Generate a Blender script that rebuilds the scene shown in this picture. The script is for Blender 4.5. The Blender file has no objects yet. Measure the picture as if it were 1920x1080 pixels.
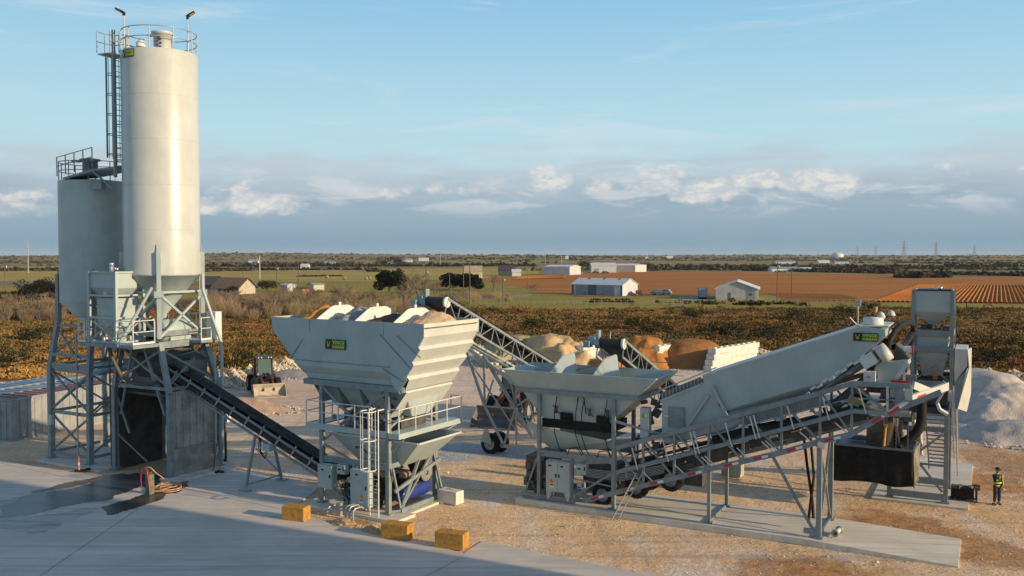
import bpy, math, random
import numpy as np
from math import sin, cos, tan, pi, radians as R, atan, atan2, sqrt, hypot
from mathutils import Vector, Matrix, noise as mn
sc = bpy.context.scene
COL = sc.collection
random.seed(7); RNG = np.random.default_rng(7)
# ---------------------------------------------------------------- camera
F_PX, CH, TH = 1700.0, 12.0, math.atan(61 / 1700.0)
cd = bpy.data.cameras.new('camera'); cam = bpy.data.objects.new('camera', cd); COL.objects.link(cam)
cam.location = (0, 0, CH); cam.rotation_euler = (pi / 2 - TH, 0, 0)
cd.sensor_width = 36; cd.lens = 36 * F_PX / 1920; cd.clip_start = .1; cd.clip_end = 40000
sc.camera = cam
# ---------------------------------------------------------------- sun + sky
SUN_B, SUN_EL = R(26), R(14.5)          # horizontal direction to the sun is (cos b, -sin b)
sdir = Vector((cos(SUN_B) * cos(SUN_EL), -sin(SUN_B) * cos(SUN_EL), sin(SUN_EL)))
sd = bpy.data.lights.new('sun', 'SUN'); sun = bpy.data.objects.new('sun', sd); COL.objects.link(sun)
sun.rotation_euler = sdir.to_track_quat('Z', 'Y').to_euler()
sd.energy = 4.6; sd.angle = R(.6); sd.color = (1.0, .775, .49)
sc.view_settings.view_transform = 'Standard'; sc.view_settings.look = 'None'
sc.view_settings.exposure = 0.22; sc.view_settings.gamma = 1
W = bpy.data.worlds.new('World'); sc.world = W; W.use_nodes = True
HAZE = 4.5e-5
def _world():
    nt = W.node_tree; nt.nodes.clear(); N = nt.nodes.new; L = nt.links.new
    def math_(op, a, b=None, c=None, cl=False):
        n = N('ShaderNodeMath'); n.operation = op; n.use_clamp = cl
        for i, v in enumerate((a, b, c)):
            if v is None: continue
            if isinstance(v, (int, float)): n.inputs[i].default_value = v
            else: L(v, n.inputs[i])
        return n.outputs[0]
    def rng(v, a, b, c=0., d=1.):
        n = N('ShaderNodeMapRange'); n.interpolation_type = 'SMOOTHSTEP'; L(v, n.inputs[0])
        for i, q in enumerate((a, b, c, d)): n.inputs[i + 1].default_value = q
        return n.outputs[0]
    def mix(f, a, b):
        n = N('ShaderNodeMix'); n.data_type = 'RGBA'
        if isinstance(f, (int, float)): n.inputs[0].default_value = f
        else: L(f, n.inputs[0])
        for i, v in ((6, a), (7, b)):
            if isinstance(v, tuple): n.inputs[i].default_value = (*v, 1)
            else: L(v, n.inputs[i])
        return n.outputs[2]
    sky = N('ShaderNodeTexSky'); sky.sky_type = 'NISHITA'; sky.sun_disc = False
    sky.sun_elevation = SUN_EL; sky.sun_rotation = pi / 2 + SUN_B
    sky.air_density = 1.0; sky.dust_density = .6; sky.ozone_density = 1.6; sky.altitude = 200
    bg1 = N('ShaderNodeBackground'); bg1.inputs[1].default_value = .15; L(sky.outputs[0], bg1.inputs[0])
    tc = N('ShaderNodeTexCoord'); sp = N('ShaderNodeSeparateXYZ'); L(tc.outputs['Generated'], sp.inputs[0])
    x, y, z = sp.outputs
    hz = math_('SQRT', math_('ADD', math_('MULTIPLY', x, x), math_('MULTIPLY', y, y)))
    el = math_('DIVIDE', z, math_('MAXIMUM', hz, .001))
    az = math_('ARCTAN2', x, y)
    def nz(sx, sz, det, off=0., rough=.55, dist=0.):
        cb = N('ShaderNodeCombineXYZ'); L(math_('MULTIPLY', az, sx), cb.inputs[0]); L(math_('MULTIPLY', el, sz), cb.inputs[1]); cb.inputs[2].default_value = off
        n = N('ShaderNodeTexNoise'); n.inputs['Scale'].default_value = 1; n.inputs['Detail'].default_value = det
        n.inputs['Roughness'].default_value = rough; n.inputs['Distortion'].default_value = dist
        L(cb.outputs[0], n.inputs['Vector']); return n.outputs[0]
    # cloud bank low over the horizon
    n1 = nz(9, 46, 8, 3.1)
    edge = math_('ADD', el, math_('MULTIPLY', math_('SUBTRACT', n1, .5), .10))
    bank = math_('MULTIPLY', rng(edge, .135, .075), rng(el, -.02, .0))
    # sunlit cumulus heads sitting in the top of the bank
    n2 = nz(34, 50, 9, 7.7, .6, .15)
    tot = None
    for (a, e, wa, we, k) in ((.041, .084, .028, .016, 1), (.094, .073, .018, .010, .9), (.155, .080, .04, .016, 1.0), (.212, .067, .05, .014, 1.25),
                              (.262, .079, .03, .012, 1.0), (.325, .074, .045, .014, 1.35), (.338, .068, .03, .012, .8), (-.285, .060, .020, .016, .85),
                              (-.262, .052, .05, .012, .8), (-.33, .049, .03, .012, .7), (-.52, .052, .09, .016, .6), (-.06, .073, .05, .010, .55),
                              (.50, .082, .10, .010, .45), (-.16, .068, .07, .010, .5)):
        da = math_('DIVIDE', math_('SUBTRACT', az, a), wa * 1.05); de = math_('DIVIDE', math_('SUBTRACT', el, e + .002), we * 1.3)
        q = math_('MULTIPLY', math_('SUBTRACT', 1., math_('ADD', math_('MULTIPLY', da, da), math_('MULTIPLY', de, de)), None, True), k)
        tot = q if tot is None else math_('MAXIMUM', tot, q)
    puff = rng(math_('ADD', math_('MULTIPLY', tot, .55), math_('MULTIPLY', math_('SUBTRACT', n2, .5), 1.7)), .10, .55)
    puff = math_('MULTIPLY', puff, rng(tot, 0, .35))
    soft = math_('MULTIPLY', rng(nz(13, 48, 9, 12.2, .62, .5), .47, .66), math_('MULTIPLY', rng(el, .034, .062), rng(el, .108, .082)))
    # thin high wisps
    n3 = nz(3.2, 26, 7, 1.3, .6, .8)
    wisp = math_('MULTIPLY', rng(n3, .53, .78), math_('MULTIPLY', rng(el, .07, .12), rng(el, .45, .2)))
    small = math_('MULTIPLY', rng(nz(7, 60, 8, 9.3), .50, .64), math_('MULTIPLY', rng(el, .082, .092), rng(el, .112, .100)))
    n4 = nz(5, 30, 6, 5.5)
    bankcol = mix(rng(math_('ADD', el, math_('MULTIPLY', math_('SUBTRACT', n4, .5), .07)), .045, .098), (.275, .375, .455), (.44, .52, .575))
    bankcol = mix(rng(math_('ADD', el, math_('MULTIPLY', math_('SUBTRACT', n4, .5), .03)), .0, .055), (.185, .305, .40), bankcol)
    skyc = N('ShaderNodeMix'); skyc.data_type = 'RGBA'
    clear = mix(rng(el, .08, .34), (.43, .63, .70), (.215, .46, .67))
    c = mix(wisp, clear, (.53, .64, .69))
    c = mix(math_('MULTIPLY', small, .65), c, (.36, .42, .48))
    c = mix(bank, c, bankcol); c = mix(math_('MULTIPLY', soft, .72), c, (.56, .59, .61))
    c = mix(math_("MULTIPLY", puff, .78), c, mix(rng(nz(60, 130, 5, 2.2, .6, .3), .38, .62), (.50, .54, .58), (.74, .70, .64)))
    bg2 = N('ShaderNodeBackground'); L(c, bg2.inputs[0]); bg2.inputs[1].default_value = 1.0
    # the hemisphere above the photographed band stays the physical sky
    ms = N('ShaderNodeMixShader'); L(math_('MULTIPLY', rng(el, .55, .25), rng(el, -.05, -.01)), ms.inputs[0]); L(bg1.outputs[0], ms.inputs[1]); L(bg2.outputs[0], ms.inputs[2])
    out = N('ShaderNodeOutputWorld'); L(ms.outputs[0], out.inputs[0])
_world()
# ---------------------------------------------------------------- measuring helpers: a sight line cut with a real plane
def ray(px, py):
    x = (px - 960) / F_PX; y = (540 - py) / F_PX
    return (x, cos(TH) + y * sin(TH), -sin(TH) + y * cos(TH))
def G(px, py, z=0.):
    r = ray(px, py); t = (z - CH) / r[2]; return (r[0] * t, r[1] * t, z)
def D(px, py, Y):
    r = ray(px, py); t = Y / r[1]; return (r[0] * t, Y, CH + r[2] * t)
class Fr:
    def __init__(s, o, a):
        s.o = (o[0], o[1]); s.a = R(a); c, n = cos(s.a), sin(s.a); s.ua = (c, -n); s.va = (n, c)
    def loc(s, x, y):
        dx, dy = x - s.o[0], y - s.o[1]; return (dx * s.ua[0] + dy * s.ua[1], dx * s.va[0] + dy * s.va[1])
    def world(s, u, v, w=0.): return (s.o[0] + u * s.ua[0] + v * s.va[0], s.o[1] + u * s.ua[1] + v * s.va[1], w)
    def _r(s, px, py):
        c = s.loc(0, 0); r = ray(px, py); return c, (r[0] * s.ua[0] + r[1] * s.ua[1], r[0] * s.va[0] + r[1] * s.va[1], r[2])
    def v(s, px, py, v):
        c, d = s._r(px, py); t = (v - c[1]) / d[1]; return (c[0] + t * d[0], v, CH + t * d[2])
    def U(s, px, py, u):
        c, d = s._r(px, py); t = (u - c[0]) / d[0]; return (u, c[1] + t * d[1], CH + t * d[2])
    def w(s, px, py, w):
        g = G(px, py, w); l = s.loc(g[0], g[1]); return (l[0], l[1], w)
F1 = Fr(G(602.5, 947), 31.4); F2 = Fr((-19.6, 50.85), 29); F3 = Fr(G(1011, 935.5, .3), 28)
# ---------------------------------------------------------------- materials
MATS = {}
def mat(name, col, rough=.6, metal=0., var=.12, vscale=1.2, bump=0., bscale=20., col2=None, spec=.5, stain=0., trans=0., emit=None, attr=False, thr=(.4, .65)):
    if name in MATS: return MATS[name]
    m = bpy.data.materials.new(name); m.use_nodes = True; nt = m.node_tree; N = nt.nodes.new; L = nt.links.new
    b = nt.nodes['Principled BSDF']; b.inputs['Roughness'].default_value = rough; b.inputs['Metallic'].default_value = metal
    b.inputs['Specular IOR Level'].default_value = spec
    if trans: b.inputs['Transmission Weight'].default_value = trans
    geo = N('ShaderNodeNewGeometry')
    n = N('ShaderNodeTexNoise'); n.inputs['Scale'].default_value = vscale; n.inputs['Detail'].default_value = 7; n.inputs['Roughness'].default_value = .62
    L(geo.outputs['Position'], n.inputs['Vector'])
    mr = N('ShaderNodeMapRange'); mr.interpolation_type = 'SMOOTHSTEP'; L(n.outputs[0], mr.inputs[0]); mr.inputs[1].default_value = thr[0]; mr.inputs[2].default_value = thr[1]
    mx = N('ShaderNodeMix'); mx.data_type = 'RGBA'; L(mr.outputs[0], mx.inputs[0])
    c2 = col2 if col2 else tuple(c * (1 - var * 2) for c in col)
    mx.inputs[6].default_value = (*col, 1); mx.inputs[7].default_value = (*c2, 1); o = mx.outputs[2]
    if stain:
        mp = N('ShaderNodeMapping'); mp.inputs['Scale'].default_value = (3.5, 3.5, .35); L(geo.outputs['Position'], mp.inputs[0])
        n2 = N('ShaderNodeTexNoise'); n2.inputs['Scale'].default_value = 1.6; n2.inputs['Detail'].default_value = 8; L(mp.outputs[0], n2.inputs['Vector'])
        r2 = N('ShaderNodeMapRange'); L(n2.outputs[0], r2.inputs[0]); r2.inputs[1].default_value = .56; r2.inputs[2].default_value = .8; r2.inputs[4].default_value = stain
        m2 = N('ShaderNodeMix'); m2.data_type = 'RGBA'; L(r2.outputs[0], m2.inputs[0]); L(o, m2.inputs[6]); m2.inputs[7].default_value = (.33, .27, .20, 1); o = m2.outputs[2]
    if attr:
        at = N('ShaderNodeAttribute'); at.attribute_name = 'tint'
        m3 = N('ShaderNodeMix'); m3.data_type = 'RGBA'; m3.blend_type = 'MULTIPLY'; m3.inputs[0].default_value = 1; L(o, m3.inputs[6]); L(at.outputs['Color'], m3.inputs[7]); o = m3.outputs[2]
    L(o, b.inputs['Base Color'])
    if emit: b.inputs['Emission Color'].default_value = (*emit[0], 1); b.inputs['Emission Strength'].default_value = emit[1]
    if bump:
        n3 = N('ShaderNodeTexNoise'); n3.inputs['Scale'].default_value = bscale; n3.inputs['Detail'].default_value = 5; L(geo.outputs['Position'], n3.inputs['Vector'])
        bp = N('ShaderNodeBump'); bp.inputs['Strength'].default_value = bump; bp.inputs['Distance'].default_value = .05; L(n3.outputs[0], bp.inputs['Height']); L(bp.outputs[0], b.inputs['Normal'])
    MATS[name] = m; return m
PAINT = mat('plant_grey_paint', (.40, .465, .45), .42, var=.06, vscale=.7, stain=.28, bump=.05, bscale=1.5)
PAINT2 = mat('plant_steel_paint', (.235, .275, .28), .45, var=.12, vscale=2.2, stain=.35)
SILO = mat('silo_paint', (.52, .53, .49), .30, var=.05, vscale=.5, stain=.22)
BINIT = mat('bin_paint_lit_tone', (.56, .57, .52), .42, var=.05, vscale=.8, stain=.25)  # paler copy of the plant paint with sunlight put into its colour
GALV = mat('galvanised_steel', (.40, .41, .40), .42, metal=.35, var=.08, vscale=5)
WHITE = mat('white_steel', (.68, .68, .64), .5, var=.06, vscale=3)
BLACK = mat('black_rubber', (.012, .012, .013), .7, var=.2, vscale=3, col2=(.024, .022, .02), spec=.25)
BELT = mat('conveyor_belt_rubber', (.020, .020, .021), .7, var=.2, vscale=2, col2=(.05, .046, .042))
DARK = mat('dark_grimy_steel', (.09, .09, .085), .6, var=.3, vscale=3, col2=(.05, .045, .04))
DKPAINT = mat('dark_bluegrey_paint', (.17, .19, .20), .5, var=.1)
CONC = mat('cast_concrete', (.47, .44, .38), .85, var=.12, vscale=1.1, bump=.15, bscale=6, col2=(.38, .35, .30))
CONCW = mat('white_block_concrete', (.70, .66, .58), .9, var=.1, vscale=1.5, bump=.2, bscale=5)
OCHRE = mat('ochre_block_paint', (.54, .26, .035), .85, var=.12, vscale=5, bump=.5, bscale=14, col2=(.34, .17, .04), stain=.35)
GRNS = mat('sign_green', (.012, .16, .045), .4, var=.02); BLKS = mat('sign_black', (.008, .012, .010), .4, var=.02); YELS = mat('sign_yellow', (.72, .60, .03), .45, var=.02)
RED = mat('red_plastic', (.50, .03, .03), .45); REDREF = mat('reflector_red', (.55, .03, .04), .35, var=.03); WHREF = mat('reflector_white', (.78, .78, .76), .35, var=.03)
BLUE = mat('blue_tank_paint', (.03, .05, .26), .35, var=.05); ORANGE = mat('orange_plastic', (.75, .20, .03), .5)
RUBBLE = mat('pale_rubble', (.66, .58, .47), .95, var=.15, vscale=4, bump=.5, bscale=9, col2=(.52, .42, .30))
CHROME = mat('bright_steel', (.75, .75, .74), .25, metal=.8, var=.03)
GLASS = mat('cab_glass', (.10, .16, .15), .08, var=.02, spec=.8)
# ---------------------------------------------------------------- mesh builder
class MB:
    def __init__(s): s.v = []; s.f = []; s.sm = []
    def add(s, vs, fs, smooth=False):
        n = len(s.v); s.v += [tuple(q) for q in vs]; s.f += [tuple(n + i for i in f) for f in fs]; s.sm += [smooth] * len(fs); return s
    def box(s, c, d, rot=None):
        hx, hy, hz = d[0] / 2, d[1] / 2, d[2] / 2
        vs = [Vector((x, y, z)) for x in (-hx, hx) for y in (-hy, hy) for z in (-hz, hz)]
        if rot: 
            m = Matrix.Rotation(rot[0], 3, rot[1]); vs = [m @ q for q in vs]
        c = Vector(c); return s.add([q + c for q in vs], [(0, 1, 3, 2), (4, 6, 7, 5), (0, 4, 5, 1), (2, 3, 7, 6), (0, 2, 6, 4), (1, 5, 7, 3)])
    def bx(s, x0, x1, y0, y1, z0, z1): return s.box(((x0 + x1) / 2, (y0 + y1) / 2, (z0 + z1) / 2), (abs(x1 - x0), abs(y1 - y0), abs(z1 - z0)))
    def beam(s, p, q, w=.12, h=None, up=(0, 0, 1), i=False):
        p, q = Vector(p), Vector(q); d = q - p
        if d.length < 1e-4: return s
        h = h or w; dn = d.normalized(); up = Vector(up)
        if abs(dn.dot(up)) > .98: up = Vector((0, 1, 0))
        a = dn.cross(up).normalized(); b = a.cross(dn).normalized()
        def rc(a0, a1, b0, b1):
            vs = [e + a * x + b * y for e in (p, q) for (x, y) in ((a0, b0), (a1, b0), (a1, b1), (a0, b1))]
            s.add(vs, [(0, 3, 2, 1), (4, 5, 6, 7), (0, 1, 5, 4), (1, 2, 6, 5), (2, 3, 7, 6), (3, 0, 4, 7)])
        if i:
            t = .018
            rc(-w / 2, w / 2, -h / 2, -h / 2 + t); rc(-w / 2, w / 2, h / 2 - t, h / 2); rc(-t / 2, t / 2, -h / 2 + t, h / 2 - t)
        else: rc(-w / 2, w / 2, -h / 2, h / 2)
        return s
    def tube(s, p, q, r=.03, n=8, r2=None, caps=True):
        p, q = Vector(p), Vector(q); d = q - p
        if d.length < 1e-5: return s
        dn = d.normalized(); up = Vector((0, 0, 1)) if abs(dn.z) < .95 else Vector((1, 0, 0)); a = dn.cross(up).normalized(); b = a.cross(dn)
        r2 = r if r2 is None else r2
        vs = [e + (a * cos(2 * pi * k / n) + b * sin(2 * pi * k / n)) * rr for e, rr in ((p, r), (q, r2)) for k in range(n)]
        s.add(vs, [(k, (k + 1) % n, n + (k + 1) % n, n + k) for k in range(n)], True)
        if caps: s.add(vs[:n], [tuple(range(n))[::-1]]); s.add(vs[n:], [tuple(range(n))])
        return s
    def path(s, pts, r=.03, n=6):
        pts = [Vector(p) for p in pts]; rings = []
        a0 = None
        for i, p in enumerate(pts):
            d = (pts[min(i + 1, len(pts) - 1)] - pts[max(i - 1, 0)]).normalized()
            if a0 is None: a0 = d.cross(Vector((0, 0, 1)) if abs(d.z) < .9 else Vector((1, 0, 0))).normalized()
            a = (a0 - d * a0.dot(d)).normalized(); a0 = a; b = a.cross(d)
            rings += [p + (a * cos(2 * pi * k / n) + b * sin(2 * pi * k / n)) * r for k in range(n)]
        fs = [(i * n + k, i * n + (k + 1) % n, (i + 1) * n + (k + 1) % n, (i + 1) * n + k) for i in range(len(pts) - 1) for k in range(n)]
        s.add(rings, fs, True); s.add(rings[:n], [tuple(range(n))[::-1]]); return s.add(rings[-n:], [tuple(range(n))])
    def lathe(s, prof, c=(0, 0, 0), n=48, a0=0, a1=2 * pi, axis='z', smooth=True):
        full = abs(a1 - a0 - 2 * pi) < 1e-6; m = n if full else n + 1; vs = []
        for (r, z) in prof:
            for k in range(m):
                t = a0 + (a1 - a0) * k / n
                if axis == 'z': q = (c[0] + r * cos(t), c[1] + r * sin(t), c[2] + z)
                elif axis == 'y': q = (c[0] + r * cos(t), c[1] + z, c[2] + r * sin(t))
                else: q = (c[0] + z, c[1] + r * cos(t), c[2] + r * sin(t))
                vs.append(q)
        fs = []
        for i in range(len(prof) - 1):
            for k in range(n):
                k2 = (k + 1) % m; fs.append((i * m + k, i * m + k2, (i + 1) * m + k2, (i + 1) * m + k))
        return s.add(vs, fs, smooth)
    def plate(s, pts, t=.02):
        pts = [Vector(p) for p in pts]; n = Vector((0, 0, 0))
        for i in range(len(pts)):
            a, b = pts[i], pts[(i + 1) % len(pts)]; n += a.cross(b)
        n = n.normalized() * t; k = len(pts)
        return s.add(pts + [p - n for p in pts], [tuple(range(k)), tuple(range(2 * k - 1, k - 1, -1))] + [(i, k + i, k + (i + 1) % k, (i + 1) % k) for i in range(k)])
    def prism(s, pts, off):
        pts = [Vector(p) for p in pts]; off = Vector(off); k = len(pts)
        return s.add(pts + [p + off for p in pts], [tuple(range(k)), tuple(range(2 * k - 1, k - 1, -1))] + [(i, k + i, k + (i + 1) % k, (i + 1) % k) for i in range(k)])
    def frus(s, r0, z0, r1, z1, t=.03, sides='fblr'):
        # r = (u0,u1,v0,v1)
        a = [(r0[0], r0[2], z0), (r0[1], r0[2], z0), (r0[1], r0[3], z0), (r0[0], r0[3], z0)]; b = [(r1[0], r1[2], z1), (r1[1], r1[2], z1), (r1[1], r1[3], z1), (r1[0], r1[3], z1)]
        for k, ch in enumerate('frbl'):
            if ch in sides: j = (k + 1) % 4; s.plate([a[k], a[j], b[j], b[k]], t)
        return s
    def rail(s, pts, h=1.07, sp=1.4, r=.026, kick=True, closed=False):
        pts = [Vector(p) for p in pts]; n = len(pts)
        for i in range(n if closed else n - 1):
            a, b = pts[i], pts[(i + 1) % n]; L = (b - a).length; k = max(1, round(L / sp))
            for j in range(k + (1 if i == n - 2 and not closed else 0)):
                p = a.lerp(b, j / k); s.beam(p, p + Vector((0, 0, h)), r * 1.7)
            for z in (h, h * .53): s.tube(a + Vector((0, 0, z)), b + Vector((0, 0, z)), r, 6)
            if kick: s.beam(a + Vector((0, 0, .06)), b + Vector((0, 0, .06)), .01, .11)
        return s
    def ladder(s, p, q, side, w=.45, r=.022, sp=.3):
        p, q = Vector(p), Vector(q); sd_ = Vector(side).normalized() * w / 2
        for e in (-1, 1): s.beam(p + sd_ * e, q + sd_ * e, .05, .04, up=side)
        L = (q - p).length
        for k in range(1, int(L / sp)): c = p.lerp(q, k * sp / L); s.tube(c - sd_, c + sd_, r * .7, 5)
        return s
    def build(s, name, m, parent=None, loc=None):
        me = bpy.data.meshes.new(name); me.from_pydata(s.v, [], s.f); me.materials.append(m)
        me.polygons.foreach_set('use_smooth', s.sm); me.update()
        o = bpy.data.objects.new(name, me); COL.objects.link(o)
        if parent: o.parent = parent
        if loc: o.location = loc
        return o
def tag(o, label=None, cat=None, group=None, kind=None):
    if label: o['label'] = label
    if cat: o['category'] = cat
    if group: o['group'] = group
    if kind: o['kind'] = kind
    return o
def thing(name, label, cat, loc=(0, 0, 0), rz=0., group=None):
    o = bpy.data.objects.new(name, None); COL.objects.link(o); o.empty_display_size = .3
    o.location = loc; o.rotation_euler = (0, 0, rz); return tag(o, label, cat, group)
def kids(o): return [c for c in bpy.data.objects if c.parent == o]
def copy_tree(o, parent=None):
    c = o.copy(); COL.objects.link(c); c.parent = parent
    for k in kids(o): copy_tree(k, c)
    return c
def npmesh(name, V, Fc, m, parent=None, tint=None, smooth=False):
    me = bpy.data.meshes.new(name); V = np.asarray(V, np.float32); Fc = np.asarray(Fc, np.int32); k = Fc.shape[1]
    me.vertices.add(len(V)); me.vertices.foreach_set('co', V.ravel()); me.loops.add(Fc.size); me.loops.foreach_set('vertex_index', Fc.ravel())
    me.polygons.add(len(Fc)); me.polygons.foreach_set('loop_start', np.arange(0, Fc.size, k, dtype=np.int32)); me.polygons.foreach_set('loop_total', np.full(len(Fc), k, np.int32))
    me.polygons.foreach_set('use_smooth', np.full(len(Fc), smooth)); me.update(calc_edges=True)
    if tint is not None:
        a = me.color_attributes.new('tint', 'FLOAT_COLOR', 'POINT'); c = np.ones((len(V), 4), np.float32); c[:, :3] = tint; a.data.foreach_set('color', c.ravel())
    me.materials.append(m); o = bpy.data.objects.new(name, me); COL.objects.link(o)
    if parent: o.parent = parent
    return o
def text_mesh(txt, size, xs=1.0):
    cu = bpy.data.curves.new('lettering', 'FONT'); cu.body = txt; cu.size = size; cu.extrude = .004; cu.offset = size * .03; cu.align_x = 'LEFT'; cu.space_character = 1.1
    o = bpy.data.objects.new('lettering', cu); COL.objects.link(o); dg = bpy.context.evaluated_depsgraph_get()
    me = bpy.data.meshes.new_from_object(o.evaluated_get(dg)); bpy.data.objects.remove(o)
    vs = [(v.co.x * xs, v.co.y, v.co.z) for v in me.vertices]; fs = [tuple(p.vertices) for p in me.polygons]; bpy.data.meshes.remove(me); return vs, fs
def sign(parent, tf, w=1.2, h=.45):
    """maker's sign; tf maps (x, y, out) on the sign's face into the parent's space"""
    def grid(x0, x1, y0, y1, z, n=6):
        m = MB()
        for k in range(n):
            a, b = x0 + (x1 - x0) * k / n, x0 + (x1 - x0) * (k + 1) / n
            vs = [tf(*q) for q in ((a, y0, z), (b, y0, z), (b, y1, z), (a, y1, z), (a, y0, z - .02), (b, y0, z - .02), (b, y1, z - .02), (a, y1, z - .02))]
            m.add(vs, [(0, 1, 2, 3), (4, 7, 6, 5), (0, 4, 5, 1), (3, 2, 6, 7)] + ([(0, 3, 7, 4)] if k == 0 else []) + ([(1, 5, 6, 2)] if k == n - 1 else []))
        return m
    pl = grid(0, w, 0, h, .03).build('sign_plate', BLKS, parent)
    grid(w * .34, w - .015, .015, h - .015, .045).build('green_panel', GRNS, pl)
    m = MB()
    for t_, y0 in (('VINCE', h * .56), ('HAGAN', h * .14)):
        vs, fs = text_mesh(t_, h * .42); mxx = max(v[0] for v in vs); k = w * .56 / mxx
        m.add([tf(w * .39 + v[0] * k, y0 + v[1], .055 + v[2]) for v in vs], fs)
    m.build('lettering', YELS, pl)
    e = MB(); cx = w * .17
    for sx in (-1, 1):
        for q in ([(.0, .52), (.022, .52), (.055, .22), (.03, .22)][::-1], [(.03, .22), (.06, .22), (.125, .66), (.095, .70)], [(.085, .66), (.15, .70), (.14, .78), (.095, .76)]):
            pts = [tf(cx + sx * x * h * 1.55, y * h, .05) for x, y in q]
            e.plate(pts if sx > 0 else pts[::-1], .01)
    e.build('emblem', YELS, pl); return pl
def flat_tf(o, ux, uy):
    o, ux, uy = Vector(o), Vector(ux).normalized(), Vector(uy).normalized(); n = ux.cross(uy).normalized()
    return lambda x, y, z: tuple(o + ux * x + uy * y + n * z)
# ================================================================ THE LAND
def quads(P, size, tint, flat=.0, rng=RNG, aspect=1.):
    """one randomly turned leaf-clump quad per point"""
    P = np.asarray(P, float); n = len(P); size = np.broadcast_to(size, (n,))[:, None]
    a = rng.normal(size=(n, 3)); a[:, 2] *= (1 - flat); a /= np.linalg.norm(a, axis=1)[:, None]
    b = rng.normal(size=(n, 3)); b -= (b * a).sum(1)[:, None] * a; b /= np.linalg.norm(b, axis=1)[:, None]
    a = a * size * .5; b = b * size * .5 * aspect
    V = np.stack([P - a - b, P + a - b, P + a * .7 + b, P - a * .6 + b], 1).reshape(-1, 3); Fc = np.arange(4 * n).reshape(-1, 4)
    T = np.repeat(np.asarray(tint, float), 4, 0) if np.ndim(tint) == 2 else np.tile(tint, (4 * n, 1))
    return V, Fc, T
def height(x, y):
    t = np.clip((y - 900) / 2500, 0, 1); h = t * t * (3 - 2 * t)
    return h * (7 + 9 * np.exp(-((x + 700) / 1100) ** 2 - ((y - 3200) / 1200) ** 2) + 4 * np.sin(x / 430 + y / 900) + 2.5 * np.sin(x / 170 + 1.3)) + h * np.clip((y - 5000) / 9000, 0, 1) * 3
def ground_grid():
    ys = np.concatenate([np.linspace(-400, 80, 5), np.geomspace(100, 16000, 90)]); xs = np.linspace(-1, 1, 121)
    X = xs[None, :] * (600 + np.maximum(ys, 0)[:, None] * 1.0); Y = np.repeat(ys[:, None], 121, 1); Z = height(X, Y)
    V = np.stack([X, Y, Z], 2).reshape(-1, 3); i = np.arange(len(ys) - 1)[:, None] * 121 + np.arange(120)[None, :]
    Fc = np.stack([i, i + 1, i + 122, i + 121], 2).reshape(-1, 4); return V, Fc
def land_mat():
    m = bpy.data.materials.new('open_country'); m.use_nodes = True; nt = m.node_tree; N = nt.nodes.new; L = nt.links.new; b = nt.nodes['Principled BSDF']
    b.inputs['Roughness'].default_value = .95; b.inputs['Specular IOR Level'].default_value = .1
    g = N('ShaderNodeNewGeometry')
    def noise(sx, sy, det=6, off=0):
        mp = N('ShaderNodeMapping'); mp.inputs['Scale'].default_value = (sx, sy, 1); mp.inputs['Location'].default_value = (off, off, 0); L(g.outputs['Position'], mp.inputs[0])
        n = N('ShaderNodeTexNoise'); n.inputs['Scale'].default_value = 1; n.inputs['Detail'].default_value = det; L(mp.outputs[0], n.inputs['Vector']); return n.outputs[0]
    def ramp(f, *st):
        r = N('ShaderNodeValToRGB'); L(f, r.inputs[0]); e = r.color_ramp.elements
        while len(e) < len(st): e.new(.5)
        for k, (p, c) in enumerate(st): e[k].position = p; e[k].color = (*c, 1)
        return r.outputs[0]
    big = ramp(noise(.0016, .0040, 4, 3.3), (.30, (.20, .165, .09)), (.42, (.38, .28, .12)), (.5, (.24, .23, .085)), (.6, (.34, .22, .10)), (.72, (.19, .16, .09)))
    fine = ramp(noise(.035, .035, 7), (.3, (.55, .5, .45)), (.7, (1.25, 1.2, 1.1)))
    mx = N('ShaderNodeMix'); mx.data_type = 'RGBA'; mx.blend_type = 'MULTIPLY'; mx.inputs[0].default_value = 1; L(big, mx.inputs[6]); L(fine, mx.inputs[7]); L(mx.outputs[2], b.inputs['Base Color'])
    return m
_V, _F = ground_grid(); tag(npmesh('terrain', _V, _F, land_mat(), smooth=True), kind='structure')
def poly_pts(px, wob=0., seg=6., seed=0, z=0., world=False):
    P = [p if world else G(*p)[:2] for p in px]; out = []
    for i in range(len(P)):
        a, b = Vector(P[i]), Vector(P[(i + 1) % len(P)]); L_ = (b - a).length; n = max(1, int(L_ / seg)); nn = Vector((-(b - a).y, (b - a).x)).normalized()
        for k in range(n):
            q = a.lerp(b, k / n); w_ = wob * (mn.noise(Vector((q.x * .35 / max(wob, .1), q.y * .35 / max(wob, .1), seed))) * 1.2 + mn.noise(Vector((q.x * 1.7 / max(wob, .1), q.y * 1.7 / max(wob, .1), seed + 5))) * .4) if k or wob < 0 else 0
            q = q + nn * w_; out.append((q.x, q.y, z))
    return out
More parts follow.
